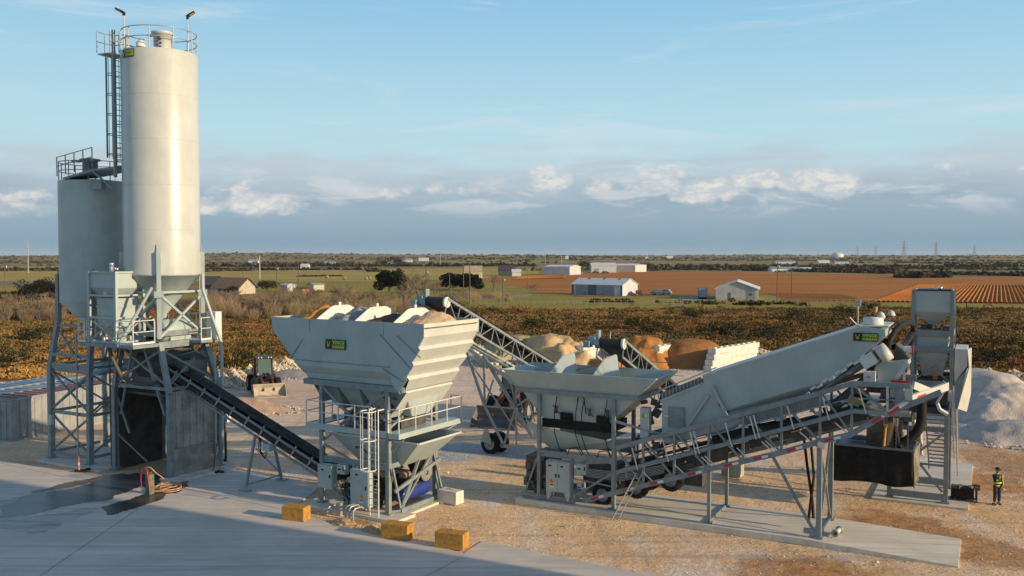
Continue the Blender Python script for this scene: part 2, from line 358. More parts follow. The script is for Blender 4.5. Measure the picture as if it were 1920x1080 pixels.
def sheet(name, px, m, z, wob=0., seg=6., seed=0, t=0., world=False):
    from mathutils.geometry import tessellate_polygon
    P = poly_pts(px, wob, seg, seed, z, world); mb = MB()
    tri = tessellate_polygon([[Vector(p) for p in P]]); n = len(P)
    area = sum(P[i][0] * P[(i + 1) % n][1] - P[(i + 1) % n][0] * P[i][1] for i in range(n))
    mb.add(P, [tuple(t_) for t_ in tri])
    if t:
        Q = [(p[0], p[1], p[2] - t) for p in P]; mb.add(P + Q, [(i, n + i, n + (i + 1) % n, (i + 1) % n) for i in range(n)])
    o = mb.build(name, m); me = o.data; me.update()
    # every top face upward
    import bmesh; bm = bmesh.new(); bm.from_mesh(me)
    for f in bm.faces:
        if abs(f.normal.z) > .5 and f.normal.z < 0: f.normal_flip()
    bm.to_mesh(me); bm.free(); return tag(o, kind='structure')
def soil(name, base, alt, sx, sy, rows=None, bump=0., fine=(.7, 1.2), ang=0.):
    m = bpy.data.materials.new(name); m.use_nodes = True; nt = m.node_tree; N = nt.nodes.new; L = nt.links.new; b = nt.nodes['Principled BSDF']
    b.inputs['Roughness'].default_value = .95; b.inputs['Specular IOR Level'].default_value = .1; g = N('ShaderNodeNewGeometry')
    mp = N('ShaderNodeMapping'); mp.inputs['Scale'].default_value = (sx, sy, 1); L(g.outputs['Position'], mp.inputs[0])
    n = N('ShaderNodeTexNoise'); n.inputs['Scale'].default_value = 1; n.inputs['Detail'].default_value = 8; n.inputs['Roughness'].default_value = .6; L(mp.outputs[0], n.inputs['Vector'])
    r = N('ShaderNodeMapRange'); L(n.outputs[0], r.inputs[0]); r.inputs[1].default_value = .35; r.inputs[2].default_value = .65
    mx = N('ShaderNodeMix'); mx.data_type = 'RGBA'; L(r.outputs[0], mx.inputs[0]); mx.inputs[6].default_value = (*base, 1); mx.inputs[7].default_value = (*alt, 1)
    n2 = N('ShaderNodeTexNoise'); n2.inputs['Scale'].default_value = max(sx, sy) * 14; n2.inputs['Detail'].default_value = 6; L(g.outputs['Position'], n2.inputs['Vector'])
    r2 = N('ShaderNodeMapRange'); L(n2.outputs[0], r2.inputs[0]); r2.inputs[1].default_value = .3; r2.inputs[2].default_value = .7; r2.inputs[3].default_value = fine[0]; r2.inputs[4].default_value = fine[1]
    m2 = N('ShaderNodeMix'); m2.data_type = 'RGBA'; m2.blend_type = 'MULTIPLY'; m2.inputs[0].default_value = 1; L(mx.outputs[2], m2.inputs[6]); L(r2.outputs[0], m2.inputs[7])
    L(m2.outputs[2], b.inputs['Base Color'])
    if bump:
        bp = N('ShaderNodeBump'); bp.inputs['Strength'].default_value = bump; bp.inputs['Distance'].default_value = .12; L(n2.outputs[0], bp.inputs['Height']); L(bp.outputs[0], b.inputs['Normal'])
    return m
FORANGE = soil('ploughed_red_soil', (.50, .20, .045), (.37, .135, .03), .010, .05, fine=(.7, 1.25))
FROWS = soil('ridged_soil', (.50, .19, .035), (.38, .13, .02), .03, .03)
FGREEN = soil('green_pasture', (.27, .23, .045), (.36, .27, .06), .015, .06)
FTAN = soil('dry_pasture', (.52, .37, .10), (.36, .27, .07), .008, .03)
FBROWN = soil('brush_soil', (.25, .125, .05), (.13, .095, .035), .05, .09, fine=(.55, 1.35), bump=.5)
DRIVE = soil('pale_drive_gravel', (.36, .31, .24), (.30, .26, .2), .1, .1)
FARROAD = soil('blue_grey_asphalt', (.20, .22, .25), (.18, .19, .22), .1, .1)
sheet('brush_ground', [(-300, 660), (-300, 562), (300, 561), (640, 566), (900, 578), (1300, 579), (1640, 577), (1920, 578), (2260, 580), (2260, 760), (-300, 760)], FBROWN, .012, 2.5, 12, 3)
sheet('dry_field', [(-200, 527), (-200, 506), (700, 503), (1010, 504), (1010, 514), (900, 522), (700, 528)], FTAN, .012, 4, 60, 5)
sheet('dry_field', [(-200, 497), (300, 494), (1010, 493), (1080, 498), (700, 500), (-200, 503)], FTAN, .012, 4, 60, 5)
sheet('brown_field', [(-200, 506), (-200, 503.3), (620, 501), (880, 503), (700, 503.5), (-100, 507)], soil('brown_field_soil', (.17, .10, .05), (.13, .08, .04), .02, .02), .02, 2, 60, 6)
sheet('green_field', [(430, 547), (470, 530), (700, 529), (900, 527), (960, 530), (1080, 557), (900, 566), (640, 560)], FGREEN, .012, 2.5, 15, 4)
sheet('green_field', [(-200, 560), (-200, 536), (118, 535), (300, 536), (420, 547), (400, 560)], soil('olive_pasture', (.42, .29, .06), (.28, .22, .05), .02, .05), .012, 2, 15, 4)
sheet('farm_road', [(-200, 533.5), (-200, 530), (118, 529), (300, 529), (300, 531.5), (118, 531.5)], FARROAD, .03)
sheet('ploughed_field', [(900, 526), (985, 516), (1060, 512.5), (1215, 509.5), (1400, 511), (1600, 515), (1740, 519), (1925, 519), (2260, 520), (2260, 573), (1920, 571), (1640, 565), (1520, 562), (1420, 549), (1300, 552), (1190, 553), (1100, 556), (1000, 546), (960, 536)], FORANGE, .02, 2, 25, 8)
sheet('green_field', [(1500, 507), (1560, 500), (1925, 498), (2260, 500), (2260, 512), (1925, 513)], soil('far_pasture', (.22, .22, .08), (.26, .235, .09), .01, .04), .012, 5, 60, 9)
sheet('green_verge', [(860, 566), (1000, 553), (1080, 557), (1300, 555), (1430, 553), (1520, 564), (1640, 567), (1920, 573), (2260, 575), (2260, 581), (1640, 578), (1300, 582), (1000, 581), (860, 577)], FGREEN, .016, 1.5, 8, 10)
sheet('gravel_drive', [(1268, 557), (1345, 558), (1345, 562), (1318, 565), (1285, 572), (1255, 572), (1290, 565)], DRIVE, .024, .6, 4, 2)
sheet('gravel_drive', [(880, 558), (1000, 552), (990, 556), (880, 563), (840, 570), (820, 568)], DRIVE, .024, .6, 4, 2)
# real ridges of the far field corner
def ridges():
    V, Fc = [], []
    def strip(a, b, w, h):
        a, b = Vector(a), Vector(b); d = (b - a).normalized(); n = Vector((-d.y, d.x, 0)) * w; k = len(V)
        V.extend([tuple(a - n), tuple(b - n), tuple(a + Vector((0, 0, h))), tuple(b + Vector((0, 0, h))), tuple(a + n), tuple(b + n)]); Fc.extend([(k, k + 1, k + 3, k + 2), (k + 2, k + 3, k + 5, k + 4)])
    a0, a1 = Vector(G(1640, 566.5)), Vector(G(2250, 573)); b0, b1 = Vector(G(1727, 534)), Vector(G(2102, 536)); n = 64
    for k in range(n):
        t = k / n; strip(a0.lerp(a1, t) + Vector((0, 0, .03)), b0.lerp(b1, t) + Vector((0, 0, .03)), .5, .42)
    a0, a1 = Vector(G(1480, 565)), Vector(G(1640, 567)); b0, b1 = Vector(G(1440, 549)), Vector(G(1580, 552))
    for k in range(26):
        t = k / 26; strip(a0.lerp(a1, t) + Vector((0, 0, .03)), b0.lerp(b1, t) + Vector((0, 0, .03)), .4, .08)
    a0, a1 = Vector(G(960, 524)), Vector(G(1060, 522)); b0, b1 = Vector(G(990, 518)), Vector(G(1060, 516))
    for k in range(30):
        t = k / 30; strip(a0.lerp(a1, t) + Vector((0, 0, .03)), b0.lerp(b1, t) + Vector((0, 0, .03)), .8, .3)
    npmesh('plough_ridges', V, Fc, FROWS)['kind'] = 'stuff'
ridges()
# ---------------------------------------------------------------- the yard
def yard_mat():
    m = bpy.data.materials.new('caliche_yard'); m.use_nodes = True; nt = m.node_tree; N = nt.nodes.new; L = nt.links.new; b = nt.nodes['Principled BSDF']
    b.inputs['Roughness'].default_value = .95; b.inputs['Specular IOR Level'].default_value = .12; g = N('ShaderNodeNewGeometry'); sp = N('ShaderNodeSeparateXYZ'); L(g.outputs['Position'], sp.inputs[0])
    def noise(s, det=7, sx=1, sy=1, off=0, rough=.6):
        mp = N('ShaderNodeMapping'); mp.inputs['Scale'].default_value = (sx, sy, 1); mp.inputs['Location'].default_value = (off, off * 1.7, 0); L(g.outputs['Position'], mp.inputs[0])
        n = N('ShaderNodeTexNoise'); n.inputs['Scale'].default_value = s; n.inputs['Detail'].default_value = det; n.inputs['Roughness'].default_value = rough; L(mp.outputs[0], n.inputs['Vector']); return n.outputs[0]
    def rng(v, a, b_, c=0., d=1.):
        r = N('ShaderNodeMapRange'); r.interpolation_type = 'SMOOTHSTEP'; L(v, r.inputs[0])
        for i, q in enumerate((a, b_, c, d)): r.inputs[i + 1].default_value = q
        return r.outputs[0]
    def M_(op, a, b_):
        n = N('ShaderNodeMath'); n.operation = op
        for i, v in enumerate((a, b_)):
            if isinstance(v, (int, float)): n.inputs[i].default_value = v
            else: L(v, n.inputs[i])
        return n.outputs[0]
    def mix(f, a, c, mode='MIX'):
        n = N('ShaderNodeMix'); n.data_type = 'RGBA'; n.blend_type = mode
        if isinstance(f, (int, float)): n.inputs[0].default_value = f
        else: L(f, n.inputs[0])
        for i, v in ((6, a), (7, c)):
            if isinstance(v, tuple): n.inputs[i].default_value = (*v, 1)
            else: L(v, n.inputs[i])
        return n.outputs[2]
    def spot(px, py, rx, ry, rot=0.):
        x0, y0, _ = G(px, py); dx, dy = M_('SUBTRACT', sp.outputs[0], x0), M_('SUBTRACT', sp.outputs[1], y0); c_, s_ = cos(R(rot)), sin(R(rot))
        a = M_('DIVIDE', M_('ADD', M_('MULTIPLY', dx, c_), M_('MULTIPLY', dy, s_)), rx); e = M_('DIVIDE', M_('SUBTRACT', M_('MULTIPLY', dy, c_), M_('MULTIPLY', dx, s_)), ry)
        return M_('SUBTRACT', 1., M_('ADD', M_('MULTIPLY', a, a), M_('MULTIPLY', e, e)))
    col = mix(rng(noise(.10, 6, off=4), .38, .62), (.92, .67, .43), (.80, .53, .29))
    col = mix(rng(noise(.22, 7, 1, .55, 9), .50, .66), col, (.84, .73, .64))
    # red clay where it has been dug up
    clay = None
    for s_ in ((1640, 985, 3.6, 2.6), (1500, 1068, 3.2, 1.6), (1700, 1000, 3.5, 2.0), (1870, 1040, 2.2, 2.4), (1850, 905, 2.5, 4.0), (1900, 870, 3.0, 6.0), (545, 722, 7, 6), (500, 762, 9, 3.2), (560, 745, 8, 2), (640, 980, 1.5, .8), (1330, 850, 2, 1.4), (1120, 905, 3, .8)):
        q = spot(*s_); clay = q if clay is None else M_('MAXIMUM', clay, q)
    cm = rng(M_('ADD', clay, M_('MULTIPLY', M_('SUBTRACT', noise(.55, 8, off=2), .5), 2.6)), -.15, .75)
    col = mix(cm, col, mix(rng(noise(1.4, 8, off=6), .4, .62), (.62, .34, .15), (.44, .24, .11)))
    # wheel tracks
    far = rng(sp.outputs[1], 50, 66); col = mix(M_('MULTIPLY', far, .75), col, mix(rng(noise(.35, 7, .4, 1, 41), .4, .62), (.88, .72, .60), (.78, .60, .46)))
    for (sx_, sy_, of_, lo, st) in ((.05, 1.6, 13, .52, .5), (.9, .07, 33, .55, .35)):
        tr = rng(noise(1.0, 5, sx_, sy_, of_), lo, lo + .10); col = mix(M_('MULTIPLY', tr, st), col, (.50, .39, .30))
    # bluish grey patch
    blu = None
    for s_ in ((905, 842, 5.5, 2.0), (830, 860, 3, 1.3), (960, 858, 3, 1.)):
        q = spot(*s_); blu = q if blu is None else M_('MAXIMUM', blu, q)
    blum = rng(M_('ADD', blu, M_('MULTIPLY', M_('SUBTRACT', noise(.6, 6, off=21), .5), 1.2)), 0, .8); col = mix(blum, col, (.50, .52, .55))
    spk = noise(9, 6, rough=.75); col = mix(rng(spk, .36, .68), mix(1., col, (.74, .70, .66), 'MULTIPLY'), mix(1., col, (1.12, 1.1, 1.08), 'MULTIPLY'))
    L(col, b.inputs['Base Color'])
    bp = N('ShaderNodeBump'); bp.inputs['Strength'].default_value = .6; bp.inputs['Distance'].default_value = .035; L(spk, bp.inputs['Height'])
    bp2 = N('ShaderNodeBump'); bp2.inputs['Strength'].default_value = .55; bp2.inputs['Distance'].default_value = .14; L(noise(1.3, 6, off=30), bp2.inputs['Height']); L(bp.outputs[0], bp2.inputs['Normal']); L(bp2.outputs[0], b.inputs['Normal'])
    return m
YARD = yard_mat()
_yard = [G(*p)[:2] for p in [(-700, 735), (-300, 722), (0, 716), (200, 714), (420, 712), (545, 682), (700, 668), (930, 652), (1100, 650), (1400, 655), (1560, 668), (1700, 692), (1830, 702), (1920, 712), (2300, 735)]] + [(75, 40), (75, -40), (-75, -40)]
sheet('yard_gravel', _yard, YARD, .022, 1.6, 3, 1, world=True)
def slab_mat(name, base, wetness=None):
    m = bpy.data.materials.new(name); m.use_nodes = True; nt = m.node_tree; N = nt.nodes.new; L = nt.links.new; b = nt.nodes['Principled BSDF']; g = N('ShaderNodeNewGeometry')
    def noise(s, det=7, sx=1, sy=1, rot=0.):
        mp = N('ShaderNodeMapping'); mp.inputs['Scale'].default_value = (sx, sy, 1); mp.inputs['Rotation'].default_value = (0, 0, rot); L(g.outputs['Position'], mp.inputs[0])
        n = N('ShaderNodeTexNoise'); n.inputs['Scale'].default_value = s; n.inputs['Detail'].default_value = det; n.inputs['Roughness'].default_value = .62; L(mp.outputs[0], n.inputs['Vector']); return n.outputs[0]
    def rng(v, a, b_, c=0., d=1.):
        r = N('ShaderNodeMapRange'); r.interpolation_type = 'SMOOTHSTEP'; L(v, r.inputs[0])
        for i, q in enumerate((a, b_, c, d)): r.inputs[i + 1].default_value = q
        return r.outputs[0]
    def mix(f, a, c):
        n = N('ShaderNodeMix'); n.data_type = 'RGBA'; L(f, n.inputs[0])
        for i, v in ((6, a), (7, c)):
            if isinstance(v, tuple): n.inputs[i].default_value = (*v, 1)
            else: L(v, n.inputs[i])
        return n.outputs[2]
    d = tuple(c * .80 for c in base); l = tuple(min(1, c * 1.12) for c in base)
    col = mix(rng(noise(.35), .35, .65), d, base); col = mix(rng(noise(.8, 8, .25, 2.2, R(31)), .48, .70), col, l)
    for (sx_, sy_, ro_, lo, k_, c3) in ((.05, 2.6, 27, .50, .55, d), (.04, 3.4, 58, .54, .45, (.36, .34, .32)), (.035, 4.2, 8, .56, .5, l), (.03, 5., -20, .57, .4, (.33, .31, .30))):
        col = mix(rng(noise(1., 6, sx_, sy_, R(ro_)), lo, lo + .10, 0, k_), col, c3)
    col = mix(rng(noise(.5, 8, .3, 1.6, R(12)), .56, .72, 0, .5), col, (.38, .30, .23)); col = mix(rng(noise(14, 4), .35, .7, 0, .35), col, d)
    L(col, b.inputs['Base Color']); b.inputs['Roughness'].default_value = .75
    bp = N('ShaderNodeBump'); bp.inputs['Strength'].default_value = .25; bp.inputs['Distance'].default_value = .02; L(noise(20, 4), bp.inputs['Height']); L(bp.outputs[0], b.inputs['Normal']); return m
SLAB = slab_mat('yard_concrete', (.68, .61, .53)); SLAB2 = slab_mat('plinth_concrete', (.74, .66, .54))
WET = mat('wet_concrete', (.075, .08, .09), .22, var=.2, vscale=.9, col2=(.14, .14, .15), spec=.6, bump=.05, bscale=3)
DAMP = mat('damp_concrete', (.20, .19, .19), .5, var=.1, vscale=1.4, col2=(.30, .28, .26), thr=(.45, .6))
def wet_mat(name, wet, dry, lo, hi):
    m = mat(name, wet, .3, bump=.05, bscale=3); nt = m.node_tree; N = nt.nodes.new; L = nt.links.new; b = nt.nodes['Principled BSDF']; g = N('ShaderNodeNewGeometry')
    mp = N('ShaderNodeMapping'); mp.inputs['Scale'].default_value = (.28, 1.5, 1); mp.inputs['Rotation'].default_value = (0, 0, R(24)); L(g.outputs['Position'], mp.inputs[0])
    n = N('ShaderNodeTexNoise'); n.inputs['Scale'].default_value = 1.; n.inputs['Detail'].default_value = 9; n.inputs['Roughness'].default_value = .68; L(mp.outputs[0], n.inputs['Vector'])
    r = N('ShaderNodeMapRange'); r.interpolation_type = 'SMOOTHSTEP'; L(n.outputs[0], r.inputs[0]); r.inputs[1].default_value = lo; r.inputs[2].default_value = hi
    x = N('ShaderNodeMix'); x.data_type = 'RGBA'; L(r.outputs[0], x.inputs[0]); x.inputs[6].default_value = (*wet, 1); x.inputs[7].default_value = (*dry, 1); L(x.outputs[2], b.inputs['Base Color'])
    r2 = N('ShaderNodeMapRange'); L(r.outputs[0], r2.inputs[0]); r2.inputs[3].default_value = .32; r2.inputs[4].default_value = .75; L(r2.outputs[0], b.inputs['Roughness']); return m
WET = wet_mat('wet_concrete_streaked', (.055, .065, .08), (.36, .36, .36), .54, .72); DAMP = wet_mat('damp_concrete_streaked', (.15, .155, .165), (.50, .48, .45), .40, .54)
DAMPB = mat('muddy_concrete', (.13, .09, .055), .45, var=.2, vscale=1.2, col2=(.2, .15, .10))
_sl = [G(*p, .06)[:2] for p in [(-900, 858), (0, 862), (105, 882), (215, 892), (330, 897), (439, 879), (484, 884), (600, 912)]] + [F1.world(-.8, -.9)[:2], F1.world(-.3, -1.0)[:2]] + [G(*p, .06)[:2] for p in [(590, 972), (715, 1006), (815, 1022), (872, 1038), (850, 1120)]] + [(-3, 10), (-60, 10)]
_sl = [(-75, 52)] + _sl[1:-2] + [(-3, 8), (-75, 8)]
sheet('concrete_apron', _sl, SLAB, .06, .0, 3, 1, t=.06, world=True)
sheet('concrete_apron', [G(*p, .06)[:2] for p in [(905, 1014), (1240, 1083)]] + [(12, 10), (-4.2, 8), G(835, 1120, .06)[:2], G(862, 1048, .06)[:2], G(872, 1036, .06)[:2]], SLAB, .064, 0, 3, 1, t=.05, world=True)
def joint(a, b):
    A, B = G(*a, .07), G(*b, .07); MB().beam(A, B, .014, .004).build('slab_joint', mat('joint_filler', (.20, .18, .16), .9))['kind'] = 'structure'
for a, b in (((345, 915), (590, 968)), ((700, 1130), (862, 1047)), ((60, 1090), (330, 905)), ((0, 868), (120, 894))): joint(a, b)
sheet('wet_patch', [G(*p, .064)[:2] for p in [(0, 948), (60, 928), (150, 912), (205, 893), (255, 886), (330, 893), (352, 910), (335, 925), (300, 925), (262, 912), (230, 925), (205, 937), (150, 945), (90, 952), (130, 948), (60, 965), (0, 972)]], WET, .067, .28, .12, 4, world=True)
sheet('wet_patch', [G(*p, .064)[:2] for p in [(-200, 990), (0, 972), (60, 968), (140, 955), (185, 952), (150, 968), (115, 985), (80, 999), (50, 1001), (20, 995), (0, 991), (-200, 1030)]], DAMP, .066, .40, .12, 7, world=True)
sheet('wet_patch', [G(*p, .064)[:2] for p in [(-300, 960), (0, 938), (70, 925), (170, 905), (150, 918), (100, 940), (0, 965), (-300, 1010)]], DAMP, .0662, .40, .12, 9, world=True)
sheet('wet_patch', [G(*p, .064)[:2] for p in [(188, 951), (215, 944), (262, 930), (285, 918), (312, 922), (306, 935), (275, 945), (240, 958), (205, 966), (198, 958)]], mat('wet_brown_concrete', (.085, .085, .07), .3, var=.2), .068, .2, .12, 3, world=True)
sheet('mud_film', [G(*p, .064)[:2] for p in [(60, 924), (120, 905), (190, 893), (225, 888), (330, 894), (356, 912), (330, 918), (250, 905), (190, 915), (120, 922)]], DAMPB, .0655, .35, .12, 12, world=True)
# plinths
def plinth(name, fr, u0, u1, v0, v1, z, m=SLAB2, zr=None):
    zr = z if zr is None else zr; P = [fr.world(u0, v0, z), fr.world(u1, v0, zr), fr.world(u1, v1, zr), fr.world(u0, v1, z)]
    mb = MB(); mb.add(P + [(p[0], p[1], -.2) for p in P], [(0, 1, 2, 3), (0, 4, 5, 1), (1, 5, 6, 2), (2, 6, 7, 3), (3, 7, 4, 0)]); return tag(mb.build(name, m), kind='structure')
plinth('concrete_plinth', F3, -1.1, 12.4, -.4, 3.4, .3, zr=.3); plinth('concrete_plinth', F3, 12.4, 18.1, -.42, 3.42, .302, zr=.09)
plinth('concrete_plinth', F3, 14.0, 18.25, 8.5, 18.9, .12)
plinth('concrete_plinth', F1, -.7, 5.1, -.75, .75, .16); plinth('concrete_plinth', F1, -.7, 5.0, 3.1, 4.5, .16); plinth('concrete_plinth', F1, 4.3, 4.75, .75, 3.1, .12)
plinth('concrete_plinth', F2, -7.9, -2.2, -2.6, 2.6, .14); plinth('concrete_plinth', F2, 2.3, 3.6, -2.3, 2.2, .18)
# ---------------------------------------------------------------- rubble, stones, brush
STONE = mat('loose_stone', (.60, .52, .42), .95, var=.2, vscale=3, col2=(.45, .36, .27), attr=True)
def stones(name, P, size, tint=(1, 1, 1), m=STONE):
    n = len(P); P = np.asarray(P, float); base = np.array([(1, 0, -.35), (-.5, .87, -.35), (-.5, -.87, -.35), (0, 0, 1.), (.55, .5, .5), (-.6, 0, .55)]); F_ = np.array([(0, 1, 4), (1, 5, 3), (4, 1, 3), (0, 4, 3), (2, 3, 5), (1, 2, 5), (0, 3, 2), (0, 2, 1)])
    th = RNG.uniform(0, 6.28, n); c, s = np.cos(th), np.sin(th); S = np.asarray(size)[:, None] * RNG.uniform(.6, 1.2, (n, 3))
    B = base[None] * S[:, None, :]; V = np.empty((n, 6, 3)); V[:, :, 0] = B[:, :, 0] * c[:, None] - B[:, :, 1] * s[:, None]; V[:, :, 1] = B[:, :, 0] * s[:, None] + B[:, :, 1] * c[:, None]; V[:, :, 2] = B[:, :, 2] * .7
    V += P[:, None, :]; Fc = (F_[None] + (np.arange(n) * 6)[:, None, None]).reshape(-1, 3)
    T = np.repeat(np.array(tint)[None] * RNG.uniform(.7, 1.15, (n, 1)), 6, 0); o = npmesh(name, V.reshape(-1, 3), Fc, m, tint=T); return tag(o, kind='stuff')
def in_poly(P, poly):
    x, y = P[:, 0], P[:, 1]; r = np.zeros(len(P), bool); n = len(poly)
    for i in range(n):
        (x0, y0), (x1, y1) = poly[i][:2], poly[(i + 1) % n][:2]; c = ((y0 > y) != (y1 > y)) & (x < (x1 - x0) * (y - y0) / (y1 - y0 + 1e-12) + x0); r ^= c
    return r
_ap2 = [G(*p, .06)[:2] for p in [(905, 1014), (1240, 1083)]] + [(12, 10), (-2.6, 8), G(878, 1040, .06)[:2]]
def frrect(fr, a, b, c, d): return [fr.world(a, c)[:2], fr.world(b, c)[:2], fr.world(b, d)[:2], fr.world(a, d)[:2]]
_keep = [_sl, _ap2, frrect(F3, -1.1, 18.1, -.4, 3.4), frrect(F3, 14., 18.2, 8.5, 18.9), frrect(F1, -.7, 5.1, -.75, 4.5), frrect(F2, -7.9, 3.6, -2.6, 2.6)]
P = np.column_stack([RNG.uniform(-14, 34, 30000), 32 + RNG.power(1.2, 30000) * 34, np.full(30000, .03)])
P = P[:18000]; P = P[(np.abs(P[:, 0]) < P[:, 1] * .66) & (np.array([mn.noise(Vector((x * .35, y * .35, 0))) for x, y, _ in P]) > -.15)]
for k in _keep: P = P[~in_poly(P, k)]
stones('loose_gravel', P, RNG.uniform(.015, .055, len(P)) * (1 + (RNG.random(len(P)) > .985) * 1.8))
def berm(px0, px1, n, w, h, s0, s1, name='rubble_bank', tint=(1.15, 1.12, 1.05)):
    a, b = Vector(G(*px0)), Vector(G(*px1)); t = RNG.random(n); k = RNG.normal(0, .45, n); L_ = (b - a); nn = Vector((-L_.y, L_.x, 0)).normalized()
    hh = h * np.clip(1 - np.abs(k), 0, 1) * (.65 + .5 * np.sin(t * 17) * np.sin(t * 5.3))
    P = np.column_stack([a.x + L_.x * t + nn.x * k * w, a.y + L_.y * t + nn.y * k * w, np.maximum(hh * RNG.uniform(.5, 1, n), 0)]); return stones(name, P, RNG.uniform(s0, s1, n), tint)
berm((405, 722), (470, 716), 2600, 3.5, 1.5, .10, .35); berm((500, 702), (578, 688), 2200, 2.2, 1.5, .10, .35)
berm((1180, 652), (1235, 656), 500, 2, .9, .1, .32); berm((1395, 662), (1600, 668), 2500, 3.0, .7, .1, .3); berm((1835, 704), (1990, 716), 900, 2.5, .9, .1, .3)
BRUSH = mat('brush_foliage', (.5, .5, .5), .9, var=.0, spec=.1, attr=True, vscale=.3)
def nval(x, y, s, o=0.): return np.array([mn.noise(Vector((a * s, b * s, o))) for a, b in zip(x, y)])
def brush():
    n = 190000; Y = np.exp(RNG.uniform(np.log(88), np.log(222), n)); X = RNG.uniform(-.66, .66, n) * Y
    P = np.column_stack([X, Y]); P = P[~in_poly(P, _yard)]; far = [G(*p)[:2] for p in [(-300, 562), (300, 561), (640, 566), (900, 578), (1300, 579), (1640, 577), (1920, 578), (2260, 580), (2260, 900), (-300, 900)]]
    P = P[in_poly(P, far)]; X, Y = P[:, 0], P[:, 1]; n = len(X); a = nval(X * .5, Y, .045, 1); b = nval(X * .6, Y, .13, 2); c = nval(X, Y, .45, 3)
    edge = nval(X * .4, Y, .06, 8)
    red = np.array([.27, .125, .050]); tan_ = np.array([.34, .195, .08]); dk = np.array([.13, .105, .035]); gold = np.array([.60, .33, .09])
    w1 = np.clip(.5 + a * 2.2 + b, 0, 1)[:, None]; w2 = np.clip(.35 + b * 2.0 + c * 1.3, 0, 1)[:, None]; T = red * w1 + tan_ * (1 - w1); T = T * (1 - w2 * .75) + dk * w2 * .75
    left = (X < -8)[:, None] * np.clip((112 - Y) / 18, 0, 1)[:, None]; T = T * (1 - .6 * left) + gold * .6 * left
    T *= RNG.uniform(.85, 1.15, (n, 1)); hgt = (.55 + .9 * np.clip(.5 + b + c * .6, 0, 1)) * RNG.uniform(.6, 1.3, n)
    m = 4; Vs, Ts = [], []
    hgt = (.12 + .34 * np.clip(.3 + b * 1.4 + c, 0, 1)) * RNG.uniform(.6, 1.4, n); hgt[RNG.random(n) > .985] *= 2.0
    for k in range(m):
        th = RNG.uniform(0, 6.28, n); r = RNG.uniform(0, .7, n); bx, by = X + r * np.cos(th), Y + r * np.sin(th); ln = RNG.uniform(.05, .5, n); t2 = RNG.uniform(0, 6.28, n); w = RNG.uniform(.05, .17, n); h = hgt * RNG.uniform(.4, 1.1, n); px_, py_ = -np.sin(t2) * w, np.cos(t2) * w
        A = np.column_stack([bx - px_, by - py_, np.zeros(n)]); B = np.column_stack([bx + px_, by + py_, np.zeros(n)]); C = np.column_stack([bx + np.cos(th) * ln + px_ * .5, by + np.sin(th) * ln + py_ * .5, h]); Dq = np.column_stack([bx + np.cos(th) * ln * .8 - px_ * .6, by + np.sin(th) * ln * .8 - py_ * .6, h * RNG.uniform(.6, 1., n)])
        Vs.append(np.stack([A, B, C, Dq], 1).reshape(-1, 3)); Ts.append(np.repeat(T * RNG.uniform(.85, 1.15, (n, 1)), 4, 0))
    V = np.concatenate(Vs); tag(npmesh('dry_brush', V, np.arange(len(V)).reshape(-1, 4), mat('dry_grass', (1, 1, 1), .95, var=0, spec=.05, attr=True), tint=np.concatenate(Ts)), kind='stuff')
    # low scrub lumps
    k = 2600; Y = np.exp(RNG.uniform(np.log(90), np.log(218), k)); X = RNG.uniform(-.66, .66, k) * Y; P = np.column_stack([X, Y]); P = P[in_poly(P, far) & ~in_poly(P, _yard)]
    g = nval(P[:, 0], P[:, 1], .05, 11); P = P[g + RNG.uniform(-.35, .35, len(P)) > .08]; k = len(P); R_ = RNG.uniform(.4, 1.6, k) ** 1.4; nn = 60
    u = RNG.normal(size=(k, nn, 3)); u /= np.linalg.norm(u, axis=2)[..., None]; u[..., 2] = np.abs(u[..., 2]); u *= RNG.uniform(.55, 1., (k, nn, 1)); Q = np.column_stack([P, np.zeros(k)])[:, None, :] + u * R_[:, None, None] * np.array([1.1, 1.1, .85])
    col = np.array([[.12, .12, .04], [.22, .13, .055], [.14, .13, .04], [.28, .16, .06]])[RNG.integers(0, 4, k)]; T = np.repeat(col, nn, 0) * RNG.uniform(.6, 1.4, (k * nn, 1))
    V, Fc, T = quads(Q.reshape(-1, 3), RNG.uniform(.10, .30, k * nn), T); tag(npmesh('low_scrub', V, Fc, BRUSH, tint=T), kind='stuff')
brush()
